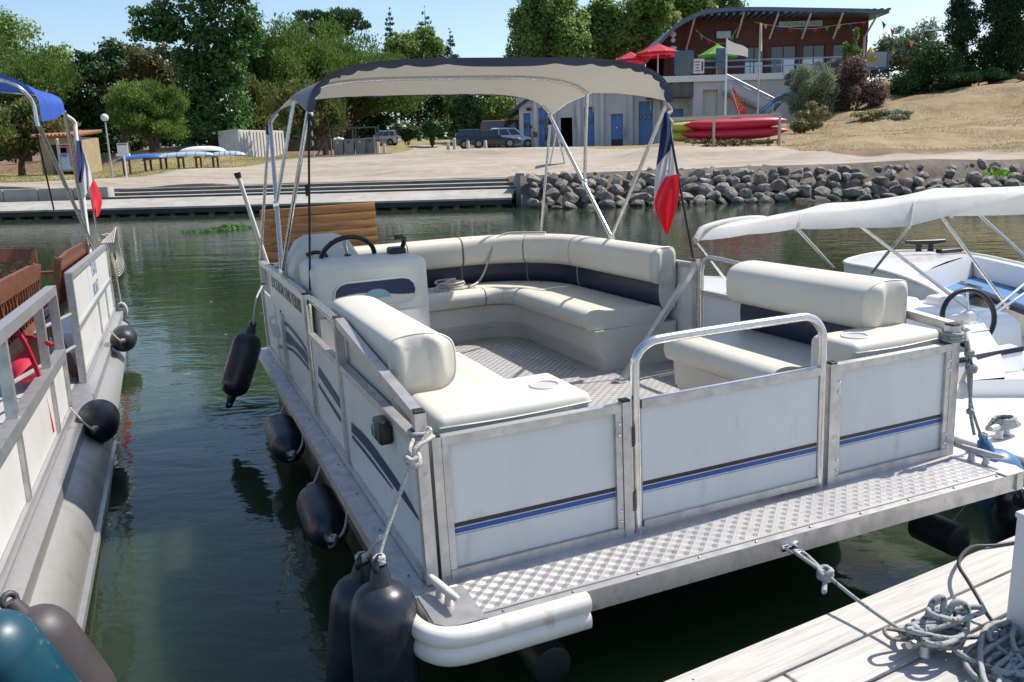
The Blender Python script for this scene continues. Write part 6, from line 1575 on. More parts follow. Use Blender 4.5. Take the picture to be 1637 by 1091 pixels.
# ------------------------------------------------------------ vehicles
def paint(n, c): M[n] = mat(n, c, .28, .1, coat=.7)
paint('car_black', (.012, .016, .018)); paint('car_navy', (.018, .028, .07)); paint('car_silver', (.46, .47, .49)); paint('car_pale', (.50, .54, .58)); paint('car_red', (.16, .012, .018))
M['tyre'] = mat('tyre_rubber', (.015, .015, .015), .8); M['rim'] = mat('wheel_rim', (.22, .225, .23), .4, .6)
M['redlens'] = mat('red_lens', (.35, .01, .01), .2); M['clearlens'] = mat('clear_lens', (.6, .62, .64), .12)
def car(label, cat, x, y, yaw, m, Ln=4.1, Wd=1.7, Ht=1.42, shape='hatch', nm='parked_car'):
    """local x forwards"""
    t = thing(nm, label, cat, (x, y, gz(x, y)), FS, yaw, 'cars and vans parked on the yard')
    h = Ln/2; belt = .60*Ht+.02
    prof = {'sedan': [(-h, .55), (-h+.04, .82*belt+.1), (-h+.75, belt), (.0, belt-.01), (h-1.25, belt-.04), (h-.45, belt-.18), (h-.03, .62), (h, .45)],
            'hatch': [(-h, .5), (-h+.06, belt-.05), (-h+.3, belt), (0, belt-.02), (h-1.05, belt-.06), (h-.4, belt-.2), (h-.03, .62), (h, .42)],
            'van': [(-h, .5), (-h+.02, belt), (-h+.3, belt), (0, belt), (h-.8, belt-.04), (h-.3, belt-.22), (h-.03, .7), (h, .45)]}[shape]
    px_ = [p[0] for p in prof]; pz = [p[1] for p in prof]; secs = []
    for k in range(17):
        xx = lerp(-h, h, k/16); zt_ = float(np.interp(xx, px_, pz)); e = 1-.13*max(0, (abs(xx)-h+.55)/.55)**2; w_ = Wd/2*e; zb = .2+.12*max(0, (abs(xx)-h+.5)/.5)
        secs.append([Vector((xx, s*w_*kw, z)) for s, kw, z in ((-1, .88, zb), (-1, 1, .42), (-1, 1, zt_-.16), (-1, .93, zt_), (1, .93, zt_), (1, 1, zt_-.16), (1, 1, .42), (1, .88, zb))])
    MB().loft(secs).build('car_body', m, t, 35)
    gh = {'sedan': ((-h+.55, -h+1.25), (h-1.3, h-2.05)), 'hatch': ((-h+.08, -h+.42), (h-1.0, h-1.75)), 'van': ((-h+.02, -h+.14), (h-.75, h-1.3))}[shape]
    (ra, rb), (fa, fb) = gh; w0, w1 = Wd/2*.92, Wd/2*.74 if shape != 'van' else Wd/2*.84
    lowr = [(ra, w0), (fa, w0)]; z0, z1 = belt-.05, Ht-.05
    cabin = [[Vector((lerp(ra, rb, s), q*lerp(w0, w1, s), lerp(z0, z1, s))) for q in (-1, 1)]+[Vector((lerp(fa, fb, s), q*lerp(w0, w1, s), lerp(z0, z1, s))) for q in (1, -1)] for s in (0, .5, 1)]
    cabin.append([Vector((p.x*.94+.03, p.y*.86, Ht)) for p in cabin[-1]])
    MB().loft(cabin).build('cabin', m, t, 30)
    def pt(s, fr, q, off=.012):  # s height, fr 0 rear..1 front on the side
        xa_, xb_ = lerp(ra, rb, s), lerp(fa, fb, s); return Vector((lerp(xa_, xb_, fr), q*(lerp(w0, w1, s)+off), lerp(z0, z1, s)))
    for q in (-1, 1):
        for f0, f1 in ((.06, .30), (.33, .62), (.65, .93)) if shape != 'sedan' else ((.07, .46), (.50, .92)):
            MB().prism([pt(.16, f0, q), pt(.16, f1, q), pt(.90, f1, q), pt(.90, f0, q)], (0, -q*.02, 0)).build('side_window', 'glass', t)
        MB().span((fa-.35, q*(Wd/2-.02), belt-.02), (fa-.18, q*(Wd/2+.14), belt+.12)).build('mirror', m, t)
        for zz in (.55,): MB().span((-h+.9, q*(Wd/2+.002)-.004, zz-.03), (h-.95, q*(Wd/2+.002)+.004, zz+.03)).build('side_strip', 'black', t)
    for (xa_, xb_), nm2, sg in (((ra, rb), 'rear_window', -1), ((fa, fb), 'windscreen', 1)):
        P = [Vector((lerp(xa_, xb_, s)+sg*.014, q*lerp(w0, w1, s)*.9, lerp(z0, z1, s)+.01)) for s, q in ((.12, -1), (.12, 1), (.92, 1), (.92, -1))]
        MB().prism(P, (-sg*.02, 0, -.004)).build(nm2, 'glass', t)
    for xx in (-h+.78, h-.82):
        for q in (-1, 1):
            y0_ = q*(Wd/2-.19)
            MB().lathe([(0, .345), (.212, .345)], (xx, y0_, .34), (xx, y0_+q, .34), 20).build('wheel_arch', 'black', t, 40)
            wv = MB().lathe([(0, .2), (.0, .29), (.03, .315), (.19, .315), (.222, .29), (.224, .19)], (xx, y0_, .315), (xx, y0_+q, .315), 20).build('wheel', 'tyre', t, 40)
            MB().lathe([(0, .19), (.012, .19), (.03, .05)], (xx, y0_+q*.222, .315), (xx, y0_+2*q, .315), 14).build('rim', 'rim', wv, 40)
    for q in (-1, 1):
        MB().rbox((-h+.05, q*(Wd/2-.20), belt-.20), (.12, .26, .26 if shape != 'sedan' else .16), .03, 2).build('tail_light', 'redlens', t, 40)
        MB().rbox((h-.12, q*(Wd/2-.28), .62), (.2, .34, .14), .04, 2).build('headlight', 'clearlens', t, 40)
    MB().rbox((-h+.02, 0, .42), (.14, Wd*.9, .18), .05, 2).build('bumper', m if shape != 'van' else 'black', t, 40)
    MB().rbox((h-.03, 0, .42), (.14, Wd*.86, .2), .05, 2).build('bumper', m if shape != 'van' else 'black', t, 40)
    MB().span((-h-.052, -.26, .60), (-h-.035, .26, .70)).build('number_plate', 'signwhite', t)
    return t
yaw = rad(6)
c_ = S(790, 239, 62); car('black saloon parked nearest the yard edge by the bollards', 'car', c_.x, 62.2, rad(4), 'car_black', 3.85, 1.6, 1.27, 'sedan')
c_ = S(772, 239, 64.6); car('dark blue estate car parked behind the black saloon', 'car', c_.x-.35, 64.8, rad(4), 'car_navy', 3.7, 1.6, 1.42, 'hatch')
c_ = S(803, 236, 67.2); cp_ = car('pale silver car parked between the dark blue estate and the red van', 'car', c_.x+.75, 67.6, rad(3), 'car_pale', 4.1, 1.7, 1.60, 'hatch')
c_ = S(812, 232, 71); car('dark red van parked behind the other cars by the boat house', 'van', c_.x, 71.2, rad(2), 'car_red', 4.6, 1.8, 2.0, 'van', 'parked_van')
c_ = S(612, 235, 86); car('small silver hatchback standing on the track right of the bins', 'car', c_.x, 86, rad(172), 'car_silver', 3.6, 1.62, 1.50, 'hatch')
c_ = S(484, 222, 86); o = car('silver car half hidden by the stone pine left of the bins', 'car', c_.x, 88, rad(8), 'car_silver', 3.8, 1.65, 1.45, 'hatch'); o.location.z = 3.95

# ------------------------------------------------------------ people by the boat house
M['skin'] = mat('skin', (.36, .20, .14), .6); M['hair'] = mat('dark_hair', (.03, .02, .014), .7)
M['dusky'] = mat('dusky_pink_dress', (.22, .12, .13), .85); M['clothblue'] = mat('blue_shirt', (.05, .10, .24), .85); M['clothblack'] = mat('black_shorts', (.015, .015, .017), .85); M['bagdark'] = mat('dark_bag', (.06, .06, .065), .8)
def person(label, x, y, h, yaw, top, bottom, hem, arms, hair_long=False, step=.0):
    zb = gz(x, y); t = thing('person', label, 'person', (x, y, zb), FS, yaw); k = h/1.75
    V = [(0, 0, .95, .125), (0, .0, 1.12, .115), (0, 0, 1.32, .14), (0, 0, 1.46, .075), (0, 0, 1.54, .055), (0, -.01, 1.63, .095), (0, 0, 1.71, .07)]
    E = [(0, 1), (1, 2), (2, 3), (3, 4), (4, 5), (5, 6)]
    def chain(root, pts):
        p = root
        for q in pts: V.append(q); E.append((p, len(V)-1)); p = len(V)-1
    for s in (-1, 1):
        st = step*s
        chain(0, [(s*.095, 0, .86, .095), (s*.10, -.01+st*.4, .48, .062), (s*.10, st, .10, .042), (s*.11, st-.10, .035, .036), (s*.11, st-.16, .03, .028)])
    for s, a in zip((-1, 1), arms): chain(2, [(s*.17, 0, 1.40, .055)]+[(s*q[0], q[1], q[2], r) for q, r in zip(a, (.042, .032, .03, .02))])
    me = bpy.data.meshes.new('person'); me.from_pydata([(a*k, b*k, c*k) for a, b, c, r in V], E, []); tmp = bpy.data.objects.new('tmp', me); COL.objects.link(tmp)
    sk = tmp.modifiers.new('s', 'SKIN'); ss = tmp.modifiers.new('u', 'SUBSURF'); ss.levels = 1; ss.render_levels = 1
    for i, v in enumerate(V): me.skin_vertices[0].data[i].radius = (v[3]*k, v[3]*k*.85)
    me.skin_vertices[0].data[0].use_root = True
    dg = bpy.context.evaluated_depsgraph_get(); m2 = bpy.data.meshes.new_from_object(tmp.evaluated_get(dg)); bpy.data.objects.remove(tmp)
    for q in ('skin', top, bottom): m2.materials.append(M[q])
    for p in m2.polygons:
        c = p.center/k; p.use_smooth = True
        arm = abs(c.x) > .19
        p.material_index = 0 if c.z > 1.49 or c.z < hem or (arm and not (c.z > 1.22)) else (1 if c.z > .92 else 2)
    o = bpy.data.objects.new('body', m2); COL.objects.link(o); o.parent = t
    hr = MB().ball((0, .015*k, 1.665*k), .108*k, 12, 8, 0, (.9, 1, .95))
    if hair_long: hr.ball((0, .06*k, 1.55*k), .085*k, 10, 6, 0, (1, .6, 1.3))
    hr.build('hair', 'hair', t, 180)
    return t
c_ = S(851, 239, 65.3)
p1 = person('person in a dusky pink dress standing by the first blue door', c_.x, 65.3, 1.66, rad(80), 'dusky', 'dusky', .62, [[(.22, 0, 1.15), (.20, -.1, .95), (.19, -.12, .86)], [(.22, -.05, 1.15), (.18, -.18, 1.02), (.16, -.22, .98)]], True)
bg_ = MB().rbox((0, 0, 0), (.34, .16, .42), .05, 2).build('shoulder_bag', 'bagdark', None, 50); tag(bg_, 'dark bag carried by the person in pink', 'bag', None, Matrix.Translation((c_.x+.24, 65.25, gz(c_.x, 65.3)+.98)))
MB().tube([(0, 0, .2), (-.12, 0, .45), (-.2, 0, .5)], .02, 5).build('bag_strap', 'bagdark', bg_)
c_ = S(875, 239, 65.6)
person('person in a blue shirt and black shorts reaching up to the second blue door', c_.x, 65.6, 1.80, rad(165), 'clothblue', 'clothblack', .48, [[(.24, -.08, 1.45), (.28, -.25, 1.62), (.29, -.33, 1.68)], [(.25, .02, 1.14), (.24, -.05, .92), (.23, -.08, .84)]], False, .04)

# ------------------------------------------------------------ trees and plants
def leaves(name, clumps, n, size, m, parent=None, aspect=.55, upb=.35, out=.6, spiky=False, kind=None, inner=.35):
    """clumps: (center, (rx,ry,rz)); leaf faces spread through each clump's volume"""
    w_ = np.array([r[0]*r[1]*r[2] for c, r in clumps])**.62; w_ /= w_.sum()
    idx = NR.choice(len(clumps), n, p=w_)
    C = np.array([tuple(c) for c, r in clumps])[idx]; Rr = np.array([r for c, r in clumps])[idx]
    d = NR.normal(size=(n, 3)); d /= np.linalg.norm(d, axis=1)[:, None]
    rad_ = (inner+(1-inner)*NR.rand(n)**.55)*(1+.17*NR.normal(size=n))
    P = C+d*Rr*rad_[:, None]
    nr = d*out+NR.normal(size=(n, 3))*.55+np.array([0, 0, upb]); nr /= np.linalg.norm(nr, axis=1)[:, None]
    if spiky: # long needles tufts pointing outwards and up
        a = d*.7+np.array([0, 0, .7])+NR.normal(size=(n, 3))*.35
    else: a = NR.normal(size=(n, 3))
    a -= nr*(a*nr).sum(1)[:, None] if not spiky else 0
    a /= np.linalg.norm(a, axis=1)[:, None]
    b = np.cross(nr, a); b /= np.maximum(np.linalg.norm(b, axis=1)[:, None], 1e-6)
    s = size*(.6+.8*NR.rand(n))[:, None]
    v = np.empty((n, 4, 3)); v[:, 0] = P-a*s*.5; v[:, 1] = P+b*s*.5*aspect; v[:, 2] = P+a*s*.5+nr*s*.08; v[:, 3] = P-b*s*.5*aspect
    me = bpy.data.meshes.new(name); me.vertices.add(4*n); me.vertices.foreach_set('co', v.ravel())
    me.loops.add(4*n); me.loops.foreach_set('vertex_index', np.arange(4*n)); me.polygons.add(n); me.polygons.foreach_set('loop_start', np.arange(0, 4*n, 4)); me.polygons.foreach_set('loop_total', np.full(n, 4))
    me.materials.append(M[m]); me.update()
    o = bpy.data.objects.new(name, me); COL.objects.link(o)
    if parent is not None: o.parent = parent
    if kind: o['kind'] = kind
    return o
def clumps_of(c, r, n, k=.36, seed=0, lowcut=-.55, flat=1.0):
    rr = random.Random(seed); out = [(Vector(c), (r[0]*.62, r[1]*.62, r[2]*.62))]; i = 0
    while len(out) < n+1:
        d = Vector((rr.gauss(0, 1), rr.gauss(0, 1), rr.gauss(0, 1))).normalized()
        if d.z < lowcut: continue
        q = .80*rr.uniform(.72, 1.25); s = k*rr.uniform(.5, 1.3)
        out.append((Vector(c)+Vector((d.x*r[0]*q, d.y*r[1]*q, d.z*r[2]*q)), (r[0]*s, r[1]*s, r[2]*s*flat)))
    return out
def tree(label, name, u, f, crowns, leaf, n, size, bark='bark', tr=.25, lean=0, kinds='trees on the far bank', spiky=False, aspect=.55, base=None, k=.36, nc=20, seed=0, flat=1.0, inner=.35, cut=-.55, limbs=True):
    """crowns: (u, v, half width px, half height px, depth shift) seen ellipses; sizes become metres at distance f"""
    zb = base if base is not None else None
    cs = []; px = f/1352*1.0
    for q in crowns:
        cu, cv, wu, hv = q[:4]; df = q[4] if len(q) > 4 else 0
        p = S(cu, cv, f+df); cs.append((p, wu*px, hv*px))
    x = fx(u, f, cs[0][0].z*.3+gz(cs[0][0].x, f)*.7); z0 = gz(x, f) if base is None else base
    t = thing(name, label, 'tree', (x, f, z0), group=kinds); o = Vector((x, f, z0)); cl = []
    for j, (p, rx, rz) in enumerate(cs): cl += clumps_of(p-o, (rx, rx*.9, rz), nc, k, seed+j*7, cut, flat)
    leaves('crown', cl, n, size, leaf, t, aspect, spiky=spiky, inner=inner)
    mb = MB(); top = cs[0][0]-o; h = top.z
    sway = Vector((lean, .1, 0))
    trunk = smooth_path([(0, 0, -.4), sway*.3+Vector((top.x*.15, 0, h*.3)), sway*.6+Vector((top.x*.5, 0, h*.62)), Vector((top.x, top.y, h*.98))], 5)
    mb.tube(trunk, [tr*(1.25-.95*i/(len(trunk)-1)) for i in range(len(trunk))], 9)
    rr = random.Random(seed+3)
    if limbs:
        for c, r in cl[1::2]:
            a = trunk[int(len(trunk)*rr.uniform(.35, .8))]; m_ = a.lerp(c, .5)+Vector((0, 0, -.08*(c-a).length))
            mb.tube(smooth_path([a, m_, c], 3), [tr*.42*(1-.13*i) for i in range(7)], 5)
    mb.build('trunk', bark, t, 50)
    return t
PINE = dict(spiky=True, aspect=.42)
# left side
tree('umbrella pine standing low behind the blue awning at the left edge', 'pine_tree', 32, 57, [(40, 215, 70, 42), (-10, 215, 50, 40)], 'lf_pineb', 9000, .34, 'redbark', .22, seed=1, **PINE)
tree('tall umbrella pine rising above the blue awning at the left', 'pine_tree', 40, 80, [(50, 140, 72, 62), (-20, 120, 60, 60)], 'lf_pine', 24000, .28, 'redbark', .3, seed=2, **PINE)
tree('light green poplar crown behind the pine at the far left', 'poplar_tree', 45, 100, [(40, 95, 60, 58), (95, 110, 30, 40), (-10, 90, 40, 60)], 'lf_light', 11000, .42, seed=3)
tree('dark round evergreen left of the dead looking tree', 'evergreen_tree', 130, 86, [(122, 165, 55, 62), (140, 215, 60, 40)], 'lf_hedge', 11000, .42, seed=4, limbs=False)
tree('dark tree with tiered layers and a few rusty branches', 'cedar_tree', 200, 84, [(165, 95, 38, 16), (205, 115, 62, 42), (235, 105, 40, 30), (150, 120, 30, 30)], 'lf_hedge', 11000, .40, seed=5, k=.3)
tree('rusty brown leaved tree behind the small stone pine', 'rusty_tree', 250, 82, [(245, 110, 42, 32), (270, 150, 28, 40)], 'lf_brown', 5500, .38, seed=6)
tree('small round stone pine on the bare bank behind the boats', 'pine_tree', 243, 63, [(234, 172, 54, 36), (262, 180, 34, 36), (202, 190, 28, 36), (235, 203, 58, 28)], 'lf_pine', 34000, .20, 'redbark', .22, seed=7, lean=-.3, **PINE)
tree('very tall dark leaved plane tree with a leaning top', 'plane_tree', 338, 74, [(330, 130, 48, 60), (300, 40, 50, 45), (365, 25, 48, 50), (250, 30, 38, 22), (250, 55, 45, 14), (330, -40, 70, 50), (345, 205, 50, 36), (310, 205, 30, 28), (318, 165, 40, 40), (360, 150, 40, 50), (395, 60, 22, 40), (300, 100, 40, 26), (372, 95, 36, 40), (340, 80, 40, 40)], 'lf_plane', 34000, .29, 'bark', .42, seed=8, k=.34, nc=16, aspect=.8, limbs=False)
tree('large umbrella pine with a wide dome behind the canopy', 'pine_tree', 460, 84, [(455, 105, 76, 66), (430, 150, 50, 74), (480, 160, 66, 62), (400, 110, 34, 60)], 'lf_pine', 64000, .28, 'redbark', .4, seed=9, **PINE)
tree('broad umbrella pine sloping down to the right of the dome', 'pine_tree', 560, 90, [(540, 112, 84, 52), (610, 134, 66, 42), (500, 92, 62, 46), (560, 160, 90, 40)], 'lf_pine', 60000, .29, 'redbark', .4, seed=10, **PINE)
tree('low olive green pine drooping left of the bins', 'pine_tree', 520, 72, [(510, 190, 40, 55), (470, 180, 40, 50)], 'lf_pineb', 9000, .32, 'redbark', .25, seed=11, **PINE)
tree('low olive green pine drooping over the white container', 'pine_tree', 420, 78, [(418, 190, 34, 52), (395, 160, 26, 40)], 'lf_pineb', 8000, .34, 'redbark', .22, seed=12, **PINE)
tree('dark pine with open tiers on the skyline above the dome', 'pine_tree', 535, 112, [(500, 32, 24, 14), (545, 38, 40, 20), (520, 50, 40, 12)], 'lf_pined', 6500, .5, 'redbark', .35, seed=13, **PINE)
def conifer(label, u, v0, v1, hw, f, leaf, n, seed):
    top = S(u, v0, f); bot = S(u, v1, f); zb = gz(bot.x, f); h = top.z-zb; r = hw*f/1352; rr = random.Random(seed)
    t = thing('fir_tree', label, 'tree', (bot.x, f, zb), group='trees on the far bank'); cl = []
    m = 15
    for k in range(m):
        s = k/(m-1); z = lerp(bot.z-zb-2, h, s); rk = r*(1-s)**.8+.12
        for q in range(max(2, int(5*(1-s))+2)):
            a = rr.uniform(0, 2*PI); cl.append((Vector((math.cos(a)*rk*.6, math.sin(a)*rk*.6, z-rk*.18)), (rk*.55, rk*.55, .10+.16*rk)))
    leaves('crown', cl, n, .42, leaf, t, .4, spiky=False, upb=.1, inner=.2)
    MB().tube([(0, 0, -.3), (0, 0, h*.98)], [.22, .03], 7).build('trunk', 'bark', t)
conifer('slim dark spruce, left of the three on the skyline', 627, 13, 100, 20, 116, 'lf_con', 5500, 1)
conifer('open topped cedar, middle of the three skyline conifers', 683, 11, 100, 34, 120, 'lf_con', 6000, 2)
conifer('small grey spruce, right of the three on the skyline', 721, 46, 105, 20, 120, 'lf_con', 3500, 3)
tree('light green broadleaf tree between the skyline conifers', 'broadleaf_tree', 668, 108, [(665, 80, 38, 30), (640, 85, 22, 22), (690, 72, 20, 18)], 'lf_light', 7000, .42, seed=14)
# behind the yard, below the canopy
tree('shady pine mass behind the small silver car', 'pine_tree', 600, 100, [(600, 160, 60, 40), (560, 170, 40, 50), (640, 150, 40, 30)], 'lf_pineb', 9000, .4, 'redbark', .3, seed=15, **PINE)
tree('grey green bushy tree right of the silver hatchback', 'broadleaf_tree', 690, 100, [(700, 170, 34, 40), (660, 165, 36, 36), (725, 190, 20, 26)], 'lf_hedge', 9000, .36, seed=16)
tree('green broadleaf tree above the parked cars', 'broadleaf_tree', 770, 98, [(770, 165, 40, 40), (805, 175, 34, 42), (740, 180, 32, 40)], 'lf_pop', 9000, .36, seed=17)
tree('dark drooping tree behind the red van', 'evergreen_tree', 745, 90, [(748, 185, 28, 34)], 'lf_pined', 5000, .34, seed=18)
def shrub(label, u, v, hw, hh, f, leaf, n, size, name='shrub', seed=0, aspect=.5, spiky=False, extra=(), base=None, cat='shrub', inner=.3, nc=9):
    p = S(u, v, f); r = hw*f/1352; rz = hh*f/1352; zb = gz(p.x, f) if base is None else base
    t = thing(name, label, cat, (p.x, f, zb)); o = Vector((p.x, f, zb)); cl = clumps_of(p-o, (r, r*.8, rz), nc, .42, seed, -.8)
    for e in extra: cl += clumps_of(S(e[0], e[1], f)-o, (e[2]*f/1352, e[2]*f/1352*.8, e[3]*f/1352), 6, .42, seed+5, -.8)
    leaves('foliage', cl, n, size, leaf, t, aspect, spiky=spiky, inner=inner)
    mb = MB(); rr = random.Random(seed)
    for k in range(5 if name != 'reed_tuft' else 0): mb.tube([(0, 0, -.2), (rr.uniform(-.5, .5)*r, rr.uniform(-.4, .4)*r, max(.3, (p-o).z))], [.05, .02], 5)
    if mb.v: mb.build('stems', 'bark', t)
shrub('round clipped bush left of the parked cars', 690, 205, 24, 20, 82, 'lf_hedge', 5000, .26, seed=1)
shrub('dark bush in the shade behind the silver hatchback', 650, 212, 20, 14, 93, 'lf_hedge', 3000, .3, seed=2)
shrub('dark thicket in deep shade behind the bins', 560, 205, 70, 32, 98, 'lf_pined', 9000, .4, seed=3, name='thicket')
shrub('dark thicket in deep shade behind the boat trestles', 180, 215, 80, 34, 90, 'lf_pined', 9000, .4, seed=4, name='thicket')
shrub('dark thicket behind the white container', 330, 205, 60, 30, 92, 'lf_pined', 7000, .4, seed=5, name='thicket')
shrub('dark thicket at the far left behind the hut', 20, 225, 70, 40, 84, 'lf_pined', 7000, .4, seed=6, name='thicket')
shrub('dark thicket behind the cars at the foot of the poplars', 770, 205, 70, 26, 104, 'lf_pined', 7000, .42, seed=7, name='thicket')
# poplars behind the buildings
tree('tall poplar with a pointed top at the left of the poplar row', 'poplar_tree', 865, 92, [(868, 40, 50, 62), (850, 80, 42, 50), (900, 75, 48, 50), (884, 0, 30, 36)], 'lf_pop', 24000, .40, seed=20, base=4.0)
tree('second poplar of the row, lower and broad', 'poplar_tree', 950, 94, [(950, 70, 48, 50), (975, 40, 26, 44), (925, 75, 40, 40)], 'lf_pop', 18000, .40, seed=21, base=4.2)
tree('third poplar of the row beside the curved roof', 'poplar_tree', 1025, 94, [(1020, 50, 46, 58), (1055, 30, 34, 46), (1000, 75, 44, 40)], 'lf_pop', 18000, .40, seed=22, base=4.5)
tree('poplar behind the top of the curved roof', 'poplar_tree', 1120, 98, [(1110, 0, 52, 40), (1160, 10, 30, 26), (1070, 10, 34, 44)], 'lf_pop', 11000, .42, seed=23, base=5)
# right hand hill
def cypress(label, u, v0, v1, hw, f, n, seed):
    p0, p1 = S(u, v1, f), S(u, v0, f); zb = gz(p0.x, f)-.3; h = p1.z-zb; r = hw*f/1352; rr = random.Random(seed)
    t = thing('cypress_tree', label, 'tree', (p0.x, f, zb), group='cypresses on the hill'); cl = []
    for k in range(26):
        s = k/25; rk = r*(.80+.30*math.sin(PI*min(1, s*1.1)))*(1-.8*max(0, s-.82)/.18)
        for q in range(3): a = rr.uniform(0, 2*PI); cl.append((Vector((math.cos(a)*rk*.45, math.sin(a)*rk*.45, .3+s*(h-.3))), (rk*.55, rk*.55, h*.055)))
    leaves('crown', cl, n, .20, 'lf_cyp', t, .45, spiky=True, inner=.4)
    MB().tube([(0, 0, -.2), (0, 0, h*.9)], [.2, .04], 7).build('trunk', 'bark', t)
cypress('left cypress on the hill with a gap to the others', 1530, -25, 128, 26, 66, 15000, 1)
cypress('middle cypress on the hill, left of the closing pair', 1585, -40, 128, 27, 65, 15000, 2)
cypress('right cypress on the hill, right of the closing pair', 1617, -55, 126, 25, 64, 15000, 3)
shrub('tall dark hedge sloping down from the cypresses to the terrace', 1490, 112, 52, 38, 65, 'lf_hedge', 15000, .22, name='hedge', seed=10, extra=((1440, 132, 32, 26), (1530, 118, 30, 28), (1425, 145, 24, 16)), cat='hedge')
shrub('spreading bright juniper at the foot of the left cypress', 1535, 130, 40, 12, 62, 'lf_cyp', 6000, .2, name='juniper', seed=11, spiky=True, aspect=.35)
shrub('dark bushes under the middle cypress', 1590, 122, 30, 10, 63, 'lf_hedge', 3500, .2, seed=12)
shrub('green flowering shrub with tall spikes below the pavilion', 1300, 150, 32, 42, 58.5, 'lf_silver', 13000, .24, seed=13, spiky=True, aspect=.3, extra=((1322, 150, 24, 34),))
shrub('lavender flowered bush behind the green shrub below the pavilion', 1325, 120, 40, 22, 60.5, 'lf_lav', 6000, .22, seed=14, spiky=True, aspect=.25, extra=((1275, 125, 22, 14),))
shrub('purple brown shrub right of the green one below the pavilion', 1368, 142, 38, 40, 59, 'lf_purple', 14000, .20, seed=15, extra=((1398, 152, 20, 24), (1340, 160, 20, 22)))
shrub('pale low shrub with dry flowers right of the kayak rack', 1288, 198, 22, 16, 52, 'lf_dryshrub', 4500, .17, seed=16, extra=((1308, 180, 18, 14),))
shrub('low silvery shrub on the open slope, left half', 1392, 186, 26, 9, 54, 'lf_dryshrub', 3500, .17, seed=17)
shrub('low grey green shrub on the open slope, right half', 1435, 182, 28, 9, 54, 'lf_silver', 3500, .17, seed=18)
shrub('tall yellow green hollyhock climbing in front of the pavilion windows', 1362, 92, 14, 20, 61, 'lf_light', 2200, .24, seed=19, extra=((1368, 58, 4, 16), (1350, 82, 6, 16)), name='hollyhock', cat='plant')
shrub('tuft of bright green reeds among the stones at the right', 1590, 289, 22, 14, 31, 'lf_reed', 900, .40, seed=20, spiky=True, aspect=.07, name='reed_tuft', cat='plant', inner=.05)
shrub('weedy green plants under the kayak rack', 1170, 229, 60, 5, 45.6, 'lf_dryshrub', 1300, .16, seed=21, name='weeds', cat='plant', extra=((1130, 227, 40, 6), (1220, 228, 30, 4)))
tree('grey green olive tree between the pavilion and the cypresses', 'olive_tree', 1450, 84, [(1455, 75, 44, 34), (1420, 95, 30, 30), (1480, 90, 36, 34), (1405, 110, 20, 24)], 'lf_silver', 12000, .30, seed=24, base=7.5)
tree('dark tree closing the view right of the cypresses', 'evergreen_tree', 1645, 78, [(1645, 90, 30, 50)], 'lf_hedge', 6000, .3, seed=25, base=7.5)
# solar lamp among the hedge, log at the edge
b = S(1490, 84, 68); t = thing('solar_lamp', 'post with a flat dark solar panel above the hedge', 'lamp', (b.x, 68, gz(b.x, 68))); h_ = S(1490, 52, 68).z-gz(b.x, 68)
MB().tube([(0, 0, 0), (0, 0, h_)], .05, 8).build('post', 'steelgrey', t, 60); MB().prism([(-.75, -.3, h_), (.75, -.3, h_+.05), (.85, .4, h_+.25), (-.65, .4, h_+.2)], (0, 0, .06)).build('solar_panel', 'black', t)
b = S(1640, 122, 60); lg = MB().tube([(-.9, 0, .25), (.9, .1, .25)], .27, 10).build('log', 'redbark', None, 60); tag(lg, 'reddish log lying on the crest at the right edge', 'log', F=Matrix.Translation((b.x+.4, 60, gz(b.x, 60))))
# far woods closing the horizon
cl = []
rr = random.Random(4)
for k in range(70):
    x_ = lerp(-150, 150, k/69); y_ = 150+rr.uniform(0, 25); z_ = 6+rr.uniform(0, 2.5); cl.append((Vector((x_, y_, z_)), (5.5, 4, 4.2+rr.uniform(0, 1.6))))
o = leaves('far_wood', cl, 26000, 1.0, 'lf_hedge', kind='stuff', aspect=.8)
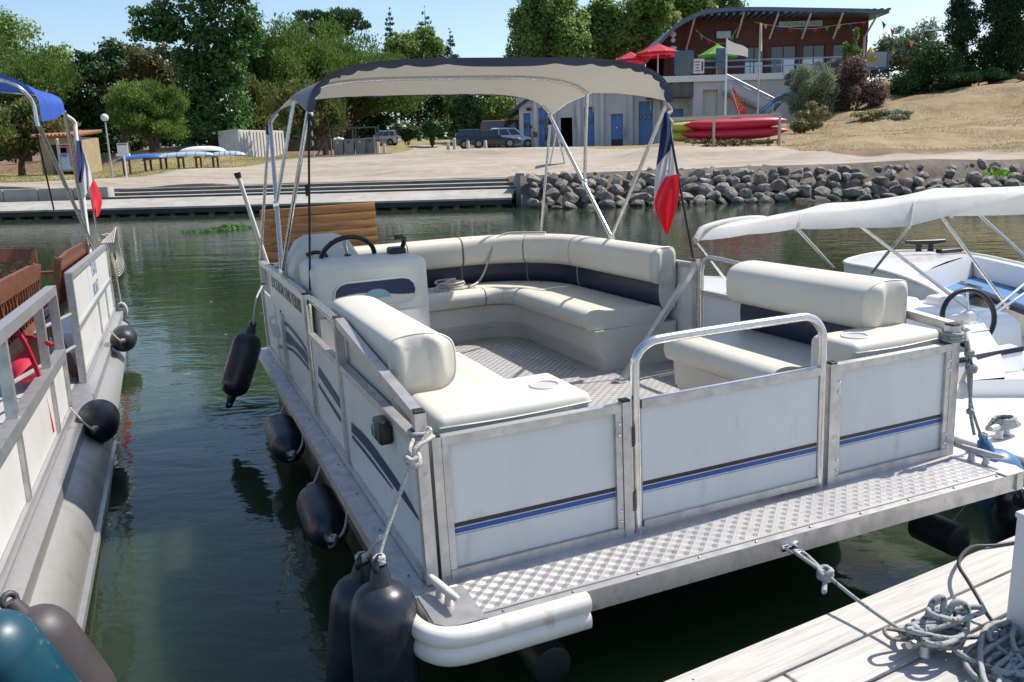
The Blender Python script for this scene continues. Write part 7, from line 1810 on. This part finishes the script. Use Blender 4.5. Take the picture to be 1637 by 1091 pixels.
# floating weed patch and scum on the water
cl = [(Vector((lerp(L(305, 372, z=0).x, L(392, 366, z=0).x, s), 0, .005)), (.45, .35, .03)) for s in (0,)]
A_, B__ = hit(318, 371, z=0), hit(390, 365, z=0); cl = [(A_.lerp(B__, s)+Vector((0, 0, .01)), (.5, .45, .05)) for s in (0, .2, .4, .55, .7, .85, 1)]+[(A_.lerp(B__, s)+Vector((0, .1, .05)), (.35, .3, .09)) for s in (.45, .6, .8)]
leaves('water_weed', cl, 1500, .10, 'lf_weed', kind='stuff', aspect=.4, inner=.05)
P = [hit(NR.uniform(0, 1637), NR.uniform(334, 362), z=0) for k in range(120)]+[hit(NR.uniform(150, 420), NR.uniform(480, 700), z=0) for k in range(10)]
leaves('floating_leaves', [(p+Vector((0, 0, .006)), (.03, .03, .002)) for p in P if p.y < 29.5], 180, .035, 'lf_dryshrub', kind='stuff', upb=4, inner=.1)
# grass on the lawn and dry straw on the slope
def turf(name, region, n, size, m):
    pts = []
    while len(pts) < n:
        x_, y_ = region(); pts.append((x_, y_))
    A = np.array(pts); Z = gz_np(A[:, 0], A[:, 1]); N_ = len(A)
    a = NR.rand(N_)*2*PI; hgt = size*(.5+NR.rand(N_)); ln = NR.normal(size=(N_, 2))*.4*hgt[:, None]
    w_ = size*.35; v = np.empty((N_, 3, 3))
    v[:, 0] = np.stack([A[:, 0]-np.cos(a)*w_, A[:, 1]-np.sin(a)*w_, Z-.02], 1); v[:, 1] = np.stack([A[:, 0]+np.cos(a)*w_, A[:, 1]+np.sin(a)*w_, Z-.02], 1); v[:, 2] = np.stack([A[:, 0]+ln[:, 0], A[:, 1]+ln[:, 1], Z+hgt], 1)
    me = bpy.data.meshes.new(name); me.vertices.add(3*N_); me.vertices.foreach_set('co', v.ravel()); me.loops.add(3*N_); me.loops.foreach_set('vertex_index', np.arange(3*N_))
    me.polygons.add(N_); me.polygons.foreach_set('loop_start', np.arange(0, 3*N_, 3)); me.polygons.foreach_set('loop_total', np.full(N_, 3)); me.materials.append(M[m]); me.update()
    o = bpy.data.objects.new(name, me); COL.objects.link(o); o['kind'] = 'stuff'; return o
M['straw'] = leafmat('straw', (.22, .165, .085), (.28, .22, .125), .3); M['grassy'] = leafmat('lawn_blades', (.13, .14, .04), (.26, .22, .09), .3)
def reg_hill():
    while True:
        x_, y_ = NR.uniform(13, 42), NR.uniform(38.5, 62)
        if cover(x_, y_)[1] > .5: return x_, y_
def reg_lawn():
    while True:
        x_, y_ = NR.uniform(-36, -9), NR.uniform(45, 68)
        if cover(x_, y_)[0] > .5: return x_, y_
turf('dry_grass', reg_hill, 30000, .055, 'straw'); turf('lawn_grass', reg_lawn, 22000, .07, 'grassy')
